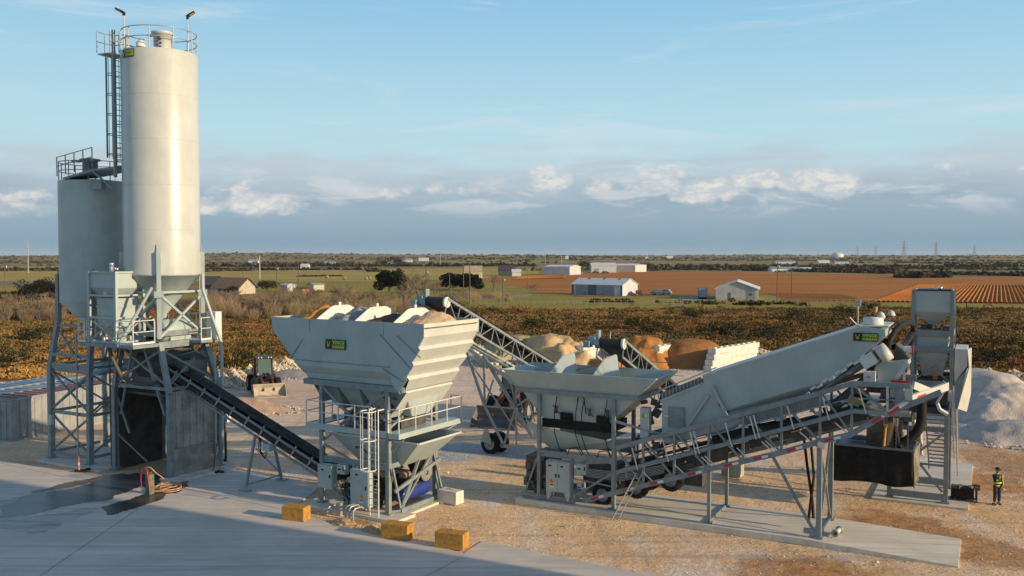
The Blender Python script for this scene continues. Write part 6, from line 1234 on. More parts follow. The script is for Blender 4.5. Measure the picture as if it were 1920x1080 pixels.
# ================================================================ YARD OBJECTS
def block(label, p0, p1, h, m_, grp, depth=.61, lug=True):
    a, b = Vector(G(*p0, .06)), Vector(G(*p1, .06)); d = b - a; L_ = d.xy.length; t = thing('concrete_block', label, 'concrete block', tuple(a), atan2(d.y, d.x), grp); m = MB(); c = .04; n_ = .07
    prof = [(0, 0), (L_, 0), (L_, depth * .5 - n_), (L_ - .045, depth * .5 - n_ * .4), (L_ - .045, depth * .5 + n_ * .4), (L_, depth * .5 + n_), (L_, depth), (0, depth), (0, depth * .5 + n_), (.045, depth * .5 + n_ * .4), (.045, depth * .5 - n_ * .4), (0, depth * .5 - n_)]
    m.prism([(x, y, 0) for x, y in prof][::-1], (0, 0, h)); o = m.build('block_body', m_, t); bv = o.modifiers.new('worn_edge', 'BEVEL'); bv.width = .018; bv.segments = 2
    m = MB(); m.prism([(L_ * .3, depth * .42, h), (L_ * .3, depth * .58, h), (L_ * .36, depth * .5, h + .045)], (L_ * .34, 0, 0)); m.path([(L_ * .42, depth / 2, h), (L_ * .44, depth / 2, h + .07), (L_ * .56, depth / 2, h + .07), (L_ * .58, depth / 2, h)], .012, 5)
    m.build('lifting_lug', m_, t); return t
gq = 'ochre painted barrier blocks along the apron edge'
block('ochre block left of the hopper ladder, nearest the belt conveyor', (528, 974.5), (569, 979), .62, OCHRE, gq); block('ochre block in front of the hopper ladder, middle of the three', (714, 1009), (764, 1015), .64, OCHRE, gq); block('ochre block at the apron corner, farthest from the tower', (815, 1026), (868, 1033), .64, OCHRE, gq)
t = block('bare white concrete block behind the compressor corner of the hopper', (820, 941), (855, 948), .62, CONCW, None); 
block('tan concrete footing block on the gravel behind the middle of the truss', (1352, 891), (1388, 896), .7, CONC, None)
dl = thing('lane_post', 'orange and white striped delineator post on a black rubber base by the tower legs', 'marker post', G(150, 884, .06), R(20))
m = MB(); m.bx(-.26, .3, -.16, .16, 0, .09); m.bx(.3, .52, -.1, .1, .05, .16); m.build('base', BLACK, dl); MB().tube((-.05, 0, .09), (-.05, 0, .88), .05, 12).build('post', ORANGE, dl); MB().tube((-.05, 0, .36), (-.05, 0, .52), .053, 12).build('white_band', WHREF, dl)
hb = thing('hose_post', 'square wash-down hydrant post with red hoses over its head', 'hydrant post', G(281, 926, .06), R(-28))
m = MB(); m.bx(-.15, .15, -.15, .15, 0, 1.0); m.build('post', mat('mossy_timber', (.17, .17, .12), .8, var=.2, vscale=4), hb); m = MB(); m.box((0, 0, 1.06), (.16, .16, .12)); m.tube((-.12, 0, 1.12), (.12, 0, 1.12), .03); m.build('tap', DARK, hb)
m = MB(); m.path(smooth([(-.02, -.1, 1.1), (-.12, -.12, 1.28), (-.34, -.15, 1.22), (-.42, -.18, .8), (-.4, -.16, .25)]), .03, 8); m.path(smooth([(.0, -.1, 1.1), (.08, -.2, 1.2), (.16, -.22, .8), (.24, -.22, .3)]), .032, 8); m.build('red_hose', RED, hb)
hc = thing('hose_coil', 'coiled tan water hose lying beside the hydrant post', 'hose', G(312, 918, .07), 0); m = MB(); pts = []
for k in range(150): a = k * .27; r_ = .25 + .36 * abs(sin(k * .055)) + .06 * sin(k * .7); pts.append((r_ * 1.25 * cos(a) + .08 * sin(k * .11), r_ * 1.25 * sin(a), .04 + .0009 * k))
pts += [(-.15, .2, .45), (-.45, -.1, .85), (-.72, -.2, 1.18), (-1.0, -.1, 1.16)]; m.path(smooth(pts, 2), .028, 6); m.build('hose_tube', mat('tan_hose', (.62, .36, .20), .5, var=.1), hc)
for lb_, px, c_, dx in (('dark handled push broom leaning on the drive-through wall', 400, BLACK, -.42), ('slim handled squeegee with dark red head leaning at the wall corner', 412, RED, -.46)):
    bx_ = G(px, 886, .06); t = thing('push_broom', lb_, 'broom', bx_, R(-29), 'brooms by the tower wall'); MB().tube((0, 0, .08), (dx * .7, .55, 1.5), .018, 6).build('handle', c_ if c_ is BLACK else mat('brown_handle', (.25, .12, .07), .6), t); MB().bx(-.3, .3, -.05, .05, 0, .12).build('brush_head', mat('dark_red_bristle', (.12, .03, .03), .8) if c_ is RED else BLACK, t)
# dug dirt and timber edging by the hopper plinth
for (px, py, r_, h_, sd_) in ((645, 983, .75, .28, 1), (700, 996, .55, .3, 2)): heap('spoil_heap', 'small heap of dug tan soil by the conduit stubs, %s' % ('left one' if sd_ == 1 else 'right one by the ochre block'), 'soil heap', G(px, py, .03), r_, r_ * .6, h_, (.55, .38, .22), seed=40 + sd_, n=24, lumps=.5, bump=1., bs=20, rz=RZ1)
# ---------------------------------------------------------------- wheel loaders
TYM = mat('loader_red', (.13, .04, .03), .6, col2=(.06, .05, .045), var=.1); LDK = mat('loader_black', (.03, .028, .03), .5, var=.2); BKT = mat('worn_bucket_steel', (.52, .45, .34), .5, metal=.2, var=.15, vscale=2, stain=.5)
def loader(label, org, rz, sc_=1., bucket=BKT, body=LDK):
    t = thing('wheel_loader', label, 'wheel loader', org, rz, 'wheel loaders'); S = sc_
    m = MB(); m.bx(-2.9 * S, -1.0 * S, -.75 * S, .75 * S, .9 * S, 1.9 * S); m.bx(-1.0 * S, .8 * S, -.5 * S, .5 * S, .7 * S, 1.3 * S); m.prism([(-2.9 * S, -.75 * S, 1.9 * S), (-1.1 * S, -.75 * S, 1.95 * S), (-1.1 * S, -.75 * S, 2.15 * S), (-2.6 * S, -.75 * S, 2.0 * S)], (0, 1.5 * S, 0)); m.bx(-1.3 * S, .0, -.8 * S, .8 * S, 1.2 * S, 1.55 * S); m.build('body', body, t)
    m = MB()
    for x, y in ((-1.1, -.72), (-1.1, .72), (.15, -.66), (.15, .66)): m.beam((x * S, y * S, 1.5 * S), (x * S * .95, y * S * .95, 3.15 * S), .09 * S)
    m.bx(-1.25 * S, .3 * S, -.8 * S, .8 * S, 3.12 * S, 3.26 * S); cb = m.build('cab', body, t)
    MB().prism([(-1.05 * S, -.66 * S, 1.55 * S), (.16 * S, -.62 * S, 1.55 * S), (.1 * S, -.62 * S, 3.12 * S), (-1.0 * S, -.66 * S, 3.12 * S)], (0, 1.28 * S, 0)).build('cab_window', GLASS, cb)
    for y in (-.55, -.3, .3, .55): MB().lathe([(.01, 0), (.07 * S, 0), (.07 * S, .05)], c=(.32 * S, y * S, 3.2 * S), axis='x', n=10).build('work_lamp', WHITE, cb)
    MB().lathe([(.01, 0), (.11 * S, 0), (.11 * S, .05)], c=(.5 * S, -.62 * S, 1.75 * S), axis='x', n=12).build('headlight', WHITE, t)
    for x in (-2.1, .75):
        for y in (-1.0, 1.0): wheel(t, (x * S, y * S, .72 * S), .72 * S, .5 * S)
    m = MB()
    for y in (-.45, .45): m.beam((.4 * S, y * S, 1.55 * S), (1.5 * S, y * S, 1.15 * S), .14 * S, .3 * S); m.beam((1.5 * S, y * S, 1.15 * S), (2.2 * S, y * S, .5 * S), .14 * S, .28 * S); m.tube((.3 * S, y * S * .6, .9 * S), (1.5 * S, y * S * .8, 1.2 * S), .07 * S)
    m.beam((1.3 * S, -.5 * S, 1.1 * S), (1.3 * S, .5 * S, 1.1 * S), .14 * S); m.build('lift_arms', TYM, t)
    m = MB(); pr = [(2.2, 1.05), (2.1, .75), (2.1, .4), (2.25, .14), (2.5, .05), (3.15, .03)]; w = 1.35 * S
    for a, b in zip(pr, pr[1:]): m.plate([(a[0] * S, -w, a[1] * S), (a[0] * S, w, a[1] * S), (b[0] * S, w, b[1] * S), (b[0] * S, -w, b[1] * S)], .04)
    for y in (-w, w): m.prism([(x * S, y, z * S) for x, z in pr] + [(2.9 * S, y, .5 * S)], (0, .03, 0))
    m.beam((2.2 * S, -w, 1.07 * S), (2.2 * S, w, 1.07 * S), .08); m.beam((3.12 * S, -w, .04), (3.12 * S, w, .04), .12, .05); m.build('bucket', bucket, t)
    m = MB()
    for i in range(8): m.path([(.5 * S, random.uniform(-.3, .3) * S, 1.7 * S), (1.0 * S, random.uniform(-.4, .4) * S, 1.9 * S), (1.5 * S, random.uniform(-.4, .4) * S, 1.2 * S)], .03, 5)
    m.build('hydraulic_hoses', BLACK, t); return t
g1 = Vector(G(505, 744)); d1 = R(-66); loader('dark wheel loader facing the yard, bright bare bucket lowered, left of the hopper', (g1.x - 2.4 * cos(d1), g1.y - 2.4 * sin(d1), 0), d1, .98)
g2 = Vector(G(935, 800)); d2 = R(-112); loader('dark wheel loader seen through the stacker undercarriage with a dull grey bucket', (g2.x - 2.9 * cos(d2), g2.y - 2.9 * sin(d2), 0), d2, 1.28, mat('dull_bucket_steel', (.17, .16, .15), .6, stain=.4))
# ---------------------------------------------------------------- stock piles and block walls
def pile(lb_, px, py, top, rx, ry, col, seed, col2=None, rz=0., crest=.25, cut=None, lumps=.12, nm='stock_pile', n=70, bump=.8, bs=5., back=0., sharp=1.15, Y=None):
    g = Vector(G(px, py)); yc = g.y + back; x = g.x * yc / g.y; h = CH - (top - 479) / F_PX * yc; heap(nm, lb_, 'stock pile', (x, yc, .02), rx, ry, h * 1.12, col, seed=seed, col2=col2, rz=rz, crest=crest, cut=cut, lumps=lumps, n=n, bump=bump, bs=bs, sharp=sharp)
    k = 260; th = RNG.uniform(0, 6.28, k); q = RNG.uniform(.82, 1.25, k); P = np.column_stack([x + rx * q * np.cos(th), yc + ry * q * np.sin(th), np.full(k, .05)]); TOE.append((P, RNG.uniform(.05, .20, k)))
TOE = []
pile('tall pale tan sand pile with sunlit crumbling flank, behind the feeder', 1032, 688, 626, 6.6, 6.5, (.58, .41, .22), 11, (.50, .34, .17), back=3, crest=.5, lumps=.22, sharp=1.3)
pile('olive tan sand pile partly hidden at the left of the pale one', 968, 690, 630, 5.5, 6, (.42, .34, .19), 12, back=5, crest=.4, sharp=1.4)
pile('small orange sand pile between the block walls', 1200, 690, 630, 4.2, 4.6, (.46, .20, .055), 13, (.38, .16, .045), back=3, crest=.4, sharp=1.3)
pile('rounded red-brown sand pile in the rightmost walled bay', 1298, 690, 636, 5.0, 5.2, (.34, .155, .055), 14, (.28, .12, .05), back=3.5, crest=.15, lumps=.05, sharp=1.8)
pile('dull brown pile against the foot of the first block wall', 1132, 697, 668, 2.6, 3., (.42, .22, .08), 15, back=2, crest=.3)
pile('large pale crushed rock pile with a sunlit ridge at the right edge', 1862, 818, 698, 8.5, 7.5, (.60, .51, .43), 16, (.50, .42, .35), back=9, crest=.55, lumps=.14, bump=1., bs=8, n=90, sharp=1.25)
pile('lower pale gravel pile in front of the big one, cut by the frame edge', 1935, 852, 790, 5.0, 4.0, (.58, .49, .41), 17, back=5, crest=.3, n=60, bump=1., bs=8)
pile('low pinkish spoil pile by the belt conveyor, left of the loader', 452, 775, 746, 4.2, 2.0, (.50, .34, .26), 18, back=1, crest=.2, lumps=.1, n=40)
pile('low mound of pale spoil behind the wheel loader bucket', 560, 712, 694, 4.5, 3, (.42, .36, .32), 19, back=3, crest=.3, n=40)
stones('pile_spill', np.concatenate([a for a, _ in TOE]), np.concatenate([b for _, b in TOE]))
def blockwall(lb_, p0, d, n, courses=4, w=.9):
    a = Vector(p0); rz = atan2(d[1], d[0]); t = thing('block_wall', lb_, 'block wall', tuple(a), rz, 'stacked block bay walls'); m = MB(); l_, h_ = 1.25, .58
    for c in range(courses):
        for k in range(n):
            x = k * l_ + c * .30; m.box((x + l_ / 2, 0, h_ / 2 + c * h_), (l_ - .03, w, h_ - .025)); 
            if k == 0: m.box((x - .02, 0, h_ / 2 + c * h_), (.08, w * .35, h_ * .7)); m.box((x + .2, -w / 2 - .0, h_ / 2 + c * h_), (.24, .06, h_ * .55))
            if c == courses - 1: m.box((x + l_ / 2, 0, courses * h_ + .04), (.5, .3, .1))
    m.build('stacked_blocks', CONCW, t)
wd = (.66, .75); blockwall('white block wall closing the rightmost bay beside the red-brown pile', G(1326, 697), wd, 8); blockwall('white block wall between the orange and red-brown piles', G(1221, 691), (.62, .78), 8); blockwall('white block wall beside the pale sand pile, partly behind the second stacker', G(1078, 690), (.6, .8), 9)
# ---------------------------------------------------------------- the worker
def skin(name, V, E, Rr, m, parent, sub=2):
    me = bpy.data.meshes.new(name); me.from_pydata(V, E, []); o = bpy.data.objects.new(name, me); COL.objects.link(o); o.modifiers.new('skin', 'SKIN').use_smooth_shade = True
    for i, r_ in enumerate(Rr): s_ = me.skin_vertices[0].data[i]; s_.radius = r_ if isinstance(r_, tuple) else (r_, r_); s_.use_root = (i == 0)
    o.modifiers.new('sub', 'SUBSURF').levels = sub; o.modifiers['sub'].render_levels = sub
    dg = bpy.context.evaluated_depsgraph_get(); nm_ = bpy.data.meshes.new_from_object(o.evaluated_get(dg)); bpy.data.objects.remove(o); nm_.materials.clear(); nm_.materials.append(m)
    for p in nm_.polygons: p.use_smooth = True
    o = bpy.data.objects.new(name, nm_); COL.objects.link(o); o.parent = parent; return o
pe = thing('person', 'worker in black and neon yellow jacket and dark jeans, hand raised to the mouth', 'person', G(1869, 946, .022), R(195))
SKINM = mat('skin', (.42, .24, .15), .6, var=.03); JK = mat('black_jacket', (.012, .012, .014), .8, var=.05); HV = mat('neon_yellow', (.62, .80, .02), .6, var=.03); JN = mat('dark_denim', (.025, .035, .055), .85, var=.2, vscale=9); BT = mat('tan_boot', (.34, .25, .17), .7)
# local +y is the way he faces; x to his right
V = [(0, 0, .95), (0, 0, 1.12), (0, .01, 1.30), (0, .0, 1.46), (0, .0, 1.54), (0, .02, 1.60), (0, .025, 1.70), (0, .02, 1.77),
     (-.10, 0, .90), (-.12, .02, .50), (-.13, -.02, .10), (-.14, .10, .05), (.10, 0, .90), (.12, .02, .50), (.13, -.02, .10), (.15, .10, .05),
     (-.19, 0, 1.42), (-.25, -.02, 1.15), (-.24, .06, .92), (-.235, .09, .84), (.19, 0, 1.42), (.25, .12, 1.20), (.10, .26, 1.36), (.05, .23, 1.44)]
E = [(0, 1), (1, 2), (2, 3), (3, 4), (4, 5), (5, 6), (6, 7), (0, 8), (8, 9), (9, 10), (10, 11), (0, 12), (12, 13), (13, 14), (14, 15), (3, 16), (16, 17), (17, 18), (18, 19), (3, 20), (20, 21), (21, 22), (22, 23)]
Rr = [(.11, .08), (.11, .08), (.12, .08), (.10, .07), .055, (.07, .08), (.078, .095), .05, .095, .065, .045, .045, .095, .065, .045, .045, .06, .045, .034, .03, .06, .045, .034, .03]
bd = skin('body', V, E, Rr, SKINM, pe)
for (hx, hy, hz, s_, up_) in ((-.235, .10, .80, -1, 0), (.045, .215, 1.47, 1, 1)):   # five bent fingers each
    m = MB()
    for k in range(4):
        o = (-.030 + .019 * k); l_ = (.072, .082, .078, .062)[k]
        if up_: m.path([(hx + o * .6, hy, hz + o * .3), (hx + o * .6 - .02, hy + .012, hz + l_ * .5), (hx + o * .6 - .045, hy - .01, hz + l_ * .75)], .009, 6)
        else: m.path([(hx, hy + o, hz), (hx + .008 * -s_, hy + o, hz - l_ * .6), (hx + .028 * -s_, hy + o, hz - l_)], .009, 6)
    m.path([(hx - .03 * s_, hy + .02, hz + .02), (hx - .045 * s_, hy + .045, hz + (.035 if up_ else -.02)), (hx - .045 * s_, hy + .05, hz + (.055 if up_ else -.045))], .010, 6); m.build('fingers', SKINM, bd)
jk = [(0, 0, .93), (0, 0, 1.12), (0, .01, 1.30), (0, .0, 1.45), (0, .0, 1.50), (-.20, 0, 1.42), (-.26, -.02, 1.15), (-.245, .06, .93), (.20, 0, 1.42), (.26, .12, 1.20), (.12, .25, 1.34)]
skin('jacket', jk, [(0, 1), (1, 2), (2, 3), (3, 4), (3, 5), (5, 6), (6, 7), (3, 8), (8, 9), (9, 10)], [(.20, .155), (.195, .155), (.20, .15), (.155, .12), .07, .08, .065, .05, .08, .065, .05], JK, pe)
jo = [(0, 0, 1.0), (-.10, 0, .88), (-.12, .02, .50), (-.13, -.02, .12), (.10, 0, .88), (.12, .02, .50), (.13, -.02, .12)]
skin('trousers', jo, [(0, 1), (1, 2), (2, 3), (0, 4), (4, 5), (5, 6)], [(.165, .13), .115, .088, .075, .115, .088, .075], JN, pe)
m = MB(); m.lathe([(1.0, -.028), (1.03, 0), (1.0, .028)], n=28); o = m.build('reflective_band', HV, pe); o.location = (0, .005, 1.08); o.scale = (.205, .158, 1)
m = MB(); m.path([(-.25, .03, 1.40), (-.31, -.02, 1.16), (-.29, .05, .95)], .036, 8); m.build('yellow_sleeve', HV, pe); m = MB(); m.path([(.22, .17, 1.235), (.17, .215, 1.28)], .055, 10); m.build('yellow_cuff', HV, pe)
for x in (-.13, .14): MB().prism([(x - .05, -.10, .0), (x + .05, -.10, 0), (x + .055, .10, 0), (x + .03, .19, 0), (x - .03, .19, 0), (x - .055, .10, 0)], (0, 0, .085)).build('boot', BT, pe)
m = MB(); m.lathe([(.112, 0), (.110, .05), (.085, .10), (.01, .125)], c=(0, .02, 1.70), n=20); m.prism([(-.07, .11, 1.705), (.07, .11, 1.705), (.05, .20, 1.70), (-.05, .20, 1.70)], (0, 0, .015)); m.build('cap', JK, pe)
m = MB(); m.prism([(-.015, .115, 1.635), (.015, .115, 1.635), (0, .145, 1.635)], (0, -.012, .045)); m.build('nose', SKINM, bd); m = MB(); m.box((-.035, .115, 1.675), (.022, .012, .01)); m.box((.035, .115, 1.675), (.022, .012, .01)); m.build('eyes', BLACK, bd); MB().box((0, .11, 1.605), (.045, .012, .01)).build('mouth', RED, bd)
for x in (-.085, .085): MB().box((x, .02, 1.66), (.02, .03, .05)).build('ear', SKINM, bd)
# ================================================================ FAR BUILDINGS, TREES, POLES
def gable(name, label, cat, pa, pb, depth, eave, ridge, wall, roof, grp=None, along=True, doors=(), wins=(), skyl=0, over=.25, z=0., bay=None):
    """pa -> pb is the near long side on the ground (pixels); ridge runs along it if along"""
    a, b = Vector(G(*pa)), Vector(G(*pb)); d = b - a; L_ = d.xy.length; t = thing(name, label, cat, (a.x, a.y, z), atan2(d.y, d.x), grp); D_ = depth; m = MB()
    if along:
        m.add([(0, 0, 0), (L_, 0, 0), (L_, D_, 0), (0, D_, 0), (0, 0, eave), (L_, 0, eave), (L_, D_, eave), (0, D_, eave), (0, D_ / 2, ridge), (L_, D_ / 2, ridge)], [(0, 1, 5, 4), (1, 2, 6, 9, 5), (2, 3, 7, 6), (3, 0, 4, 8, 7)]); wl = m.build('wall', wall, t)
        m = MB(); o = over
        for y0, y1 in ((-o, D_ / 2), (D_ + o, D_ / 2)): s_ = (ridge - eave) / (D_ / 2); z0 = eave - o * s_; q = [(-o, y0, z0), (L_ + o, y0, z0), (L_ + o, y1, ridge), (-o, y1, ridge)]; m.plate(q if y0 < 0 else q[::-1], -.12 if y0 < 0 else -.12)
    else:
        m.add([(0, 0, 0), (L_, 0, 0), (L_, D_, 0), (0, D_, 0), (0, 0, eave), (L_, 0, eave), (L_, D_, eave), (0, D_, eave), (L_ / 2, 0, ridge), (L_ / 2, D_, ridge)], [(0, 1, 5, 8, 4), (1, 2, 6, 5), (2, 3, 7, 9, 6), (3, 0, 4, 7)]); wl = m.build('wall', wall, t)
        m = MB(); o = over
        for x0 in (-o, L_ + o): s_ = (ridge - eave) / (L_ / 2); z0 = eave - o * s_; q = [(x0, D_ + o, z0), (x0, -o, z0), (L_ / 2, -o, ridge), (L_ / 2, D_ + o, ridge)]; m.plate(q if x0 < 0 else q[::-1], -.12)
    rf = m.build('roof', roof, t)
    for x0, x1, z0, z1, mm in doors: MB().bx(x0 * L_, x1 * L_, -.06, .02, z0, z1).build('door', mm, t)
    for x0, x1, z0, z1 in wins: MB().bx(x0 * L_, x1 * L_, -.07, .02, z0, z1).build('window', GLASS, t)
    for k in range(skyl): x = L_ * (.2 + .6 * k / max(1, skyl - 1)); s_ = (ridge - eave) / (D_ / 2); MB().plate([(x, D_ * .38, eave + D_ * .38 * s_ + .18), (x + .7, D_ * .38, eave + D_ * .38 * s_ + .18), (x + .7, D_ * .47, eave + D_ * .47 * s_ + .2), (x, D_ * .47, eave + D_ * .47 * s_ + .2)], .1).build('skylight', DARK, rf)
    return t, wl, L_
BW = mat('white_metal_siding', (.55, .56, .55), .6, var=.06, vscale=.4); BR = mat('white_metal_roof', (.66, .68, .68), .5, var=.05); BG = mat('grey_sheet_door', (.28, .32, .34), .6); BD = mat('dark_sheet_door', (.10, .13, .15), .6); CREAM = mat('cream_siding', (.55, .46, .32), .7, var=.05); SHIN = mat('brown_shingle', (.20, .13, .09), .9, var=.15); SHD = mat('dark_shingle', (.06, .055, .06), .9, var=.1); TANW = mat('tan_wall', (.50, .38, .25), .8)
gable('farm_shed', 'long white metal shed with grey sliding doors standing before the ploughed field', 'shed', (1072, 552), (1167, 555), 9, 3.2, 5.0, BW, BR, doors=((.08, .32, 0, 2.9, BG), (.33, .50, 0, 3.0, BD), (.51, .84, 0, 2.9, BG), (.86, .90, 0, 2.2, WHITE), (.96, .995, 0, 3, BD), (0.0, .04, 0, 3, BD)), skyl=3)
gable('workshop', 'pale gable-fronted metal workshop with a low white roof, right of the gravel drive', 'workshop', (1342, 562), (1421, 563), 20, 3.0, 5.0, mat('pale_grey_siding', (.50, .49, .47), .7, var=.12, vscale=.5), BR, along=False, doors=((.74, .93, 0, 2.4, BG), (.3, .36, 0, 2., BD)), wins=((.78, .86, 1.1, 1.9),), over=.5)
gable('metal_building', 'plain white box building above the left end of the ploughed field', 'metal building', (1020, 515), (1068, 515.5), 18, 5.0, 6.0, BW, BR, 'distant metal buildings')
gable('metal_building', 'white and grey gabled building among parked machines beyond the field', 'metal building', (1109, 511), (1156, 511), 16, 4.8, 6.8, BW, BR, 'distant metal buildings', doors=((.1, .3, 0, 3, BG),))
gable('metal_building', 'grey walled building joined right of the white gabled one', 'metal building', (1157, 510.5), (1190, 510.5), 16, 5, 6, mat('mid_grey_wall', (.22, .22, .20), .7), BR, 'distant metal buildings'); gable('metal_building', 'pale box building at the right end of the distant row', 'metal building', (1191, 510), (1212, 509.5), 14, 5, 5.8, BW, BR, 'distant metal buildings')
gable('farm_barn', 'black roofed barn with two small white sheds at its corner', 'barn', (934, 517), (962, 517), 14, 3.2, 6, mat('dark_barn_wall', (.07, .08, .09), .7), SHD); gable('small_shed', 'small arched white shed beside the black roofed barn', 'shed', (960, 518), (977, 518), 7, 2.4, 4, WHITE, BR)
gable('farm_house', 'cream farmhouse with a tan hipped roof behind the dark oaks', 'house', (871, 522), (903, 522), 10, 3.6, 6.5, CREAM, TANW, wins=((.15, .3, 1, 2.2), (.6, .8, 1, 2.2)))
gable('farm_house', 'broad brown roofed house right beside the tall silo legs', 'house', (400, 551), (447, 552), 8, 2.2, 5.0, mat('cream_wall', (.50, .44, .35), .8), SHIN, wins=((.2, .3, 1, 2), (.6, .7, 1, 2)), over=.8); gable('house_annex', 'dark shingled annex at the left of the brown roofed house', 'house', (380, 549), (404, 549), 7, 2.2, 5.2, mat('cream_wall', (.5, .44, .35), .8), SHD, over=.6)
gable('storage_shed', 'small white portable shed on the green pasture', 'shed', (527, 546), (539, 547), 3, 2.1, 2.6, BW, BR, 'small sheds in the pasture'); gable('storage_shed', 'tan and grey portable shed above the orange hut', 'shed', (588, 547), (608, 546), 3, 2.3, 2.8, CREAM, BG, 'small sheds in the pasture'); gable('storage_shed', 'orange brown hut by the dark pole in the brush', 'shed', (567, 559), (581, 558), 3, 2.6, 3.0, mat('orange_wall', (.45, .20, .06), .7), SHD, 'small sheds in the pasture'); gable('storage_shed', 'blue bin-like shed behind the brown roofed house', 'shed', (472, 542), (479, 542), 2, 1.8, 2.2, mat('blue_wall', (.05, .12, .40), .6), BG, 'small sheds in the pasture')
for i, (a, b, y, h, lb_) in enumerate(((1447, 1498, 509, 5, 'long low white building past the ploughed field, middle right'), (1503, 1542, 508.5, 4, 'grey roofed farm building next to the long low white one'), (1455, 1493, 495, 6, 'white roofed building at the far tree line, right of centre'), (1535, 1556, 493.6, 6, 'pale house under the far trees near the white tank'), (1565, 1592, 495, 5, 'far grey roofed house left of the first pylon'), (563, 577, 503.4, 6, 'white house with blue roof on the left plain'), (466, 484, 494, 8, 'white roofed farm on the far left slope'), (727, 745, 496, 8, 'bright white building between dark trees on the left plain'), (753, 772, 493.3, 9, 'square pale building on the left skyline'), (785, 803, 491.8, 8, 'group of white roofs left of centre skyline'), (608, 626, 496.6, 6, 'long low white roof on the left plain'), (1060, 1066, 490, 9, 'tiny white house at the centre skyline'), (1210, 1216, 488.5, 9, 'tiny pale house right of centre skyline'), (1250, 1262, 487.5, 10, 'white cottage on the far right plain'))):
    gable('distant_house', lb_, 'house', (a, y), (b, y), 10, h * .42, h * .7, BW if i % 3 else WHITE, BR if i % 2 else BG, 'houses far across the plain', z=float(height(np.array(G(a, y)[0]), np.array(G(a, y)[1]))))
# storage tank on the skyline
wt = thing('white_tank', 'white domed water tank on the right skyline', 'tank', (*D(1570, 482, 2600)[:2], 6.), 0); MB().lathe([(16, 0), (18, 7), (14, 11), (6, 14), (.1, 15)], n=24).build('tank_shell', WHITE, wt)
# open-sided shelter at the left
sh = thing('field_shelter', 'open rusty roofed field shelter on posts at the left edge', 'shelter', G(37, 557), 0); m = MB()
for x in (0, 9, 17, 24): m.beam((x, 0, 0), (x, 0, 3.1), .22); m.beam((x, 5, 0), (x, 5, 3.3), .22)
m.build('post', BD, sh); MB().plate([(-1, -1, 3.2), (26, -1, 3.2), (26, 6, 3.5), (-1, 6, 3.5)], .15).build('roof', mat('rusty_sheet', (.22, .12, .09), .8), sh)
# vehicles by the barns
def car(label, px, py, rz, col, nm='parked_car', L_=4.6, H_=1.6, W_=1.9, grp='vehicles by the farm sheds'):
    t = thing(nm, label, 'vehicle', G(px, py, .03), rz, grp); m = MB(); pf = [(-L_ / 2, .35), (L_ / 2, .35), (L_ / 2, .85), (L_ * .28, .95), (L_ * .16, H_), (-L_ * .3, H_), (-L_ * .42, .98), (-L_ / 2, .9)]
    m.prism([(x, -W_ / 2, z) for x, z in pf], (0, W_, 0)); m.build('car_body', mat('car_paint_%s' % '_'.join('%d' % (c * 99) for c in col), col, .35, var=.02), t)
    m = MB(); m.prism([(L_ * .24, -W_ * .5 - .01, 1.0), (L_ * .14, -W_ * .5 - .01, H_ - .1), (-L_ * .28, -W_ * .5 - .01, H_ - .1), (-L_ * .36, -W_ * .5 - .01, 1.0)], (0, W_ + .02, 0)); m.build('window', GLASS, t)
    for x in (-L_ * .3, L_ * .3):
        for y in (-W_ / 2, W_ / 2): MB().lathe([(.01, -.1), (.33, -.1), (.33, .1), (.01, .1)], c=(x, y, .33), axis='y', n=14).build('wheel', BLACK, t)
car('white car parked in front of the pale workshop', 1388, 561, R(70), (.7, .7, .7)); car('dark blue pickup right of the long white shed', 1235, 553, R(10), (.03, .06, .14)); car('white pickup beside the dark one near the field edge', 1247, 552, R(160), (.35, .35, .34), L_=4.0); car('maroon car at the end wall of the long shed', 1198, 554, R(80), (.2, .05, .05)); car('silver vehicle behind the low sheds at far centre', 1085, 514, R(20), (.5, .5, .5)); car('dark truck beside the white gabled building', 1117, 512.5, R(0), (.06, .05, .05)); car('black truck between the distant metal buildings', 1135, 512.5, R(15), (.03, .03, .04))
tr_ = thing('box_trailer', 'dark enclosed trailer with pale front parked left of the workshop', 'trailer', G(1317, 560), R(80)); MB().bx(-3.5, 3.5, -1.2, 1.2, .5, 3.1).build('trailer_box', BD, tr_); MB().bx(-3.56, -3.5, -1.1, 1.1, .6, 3.0).build('rear_door', BG, tr_)
for x in (-.5, .5): MB().lathe([(.01, -1.25), (.4, -1.25), (.4, 1.25), (.01, 1.25)], c=(x, 0, .4), axis='y', n=14).build('wheel', BLACK, tr_)
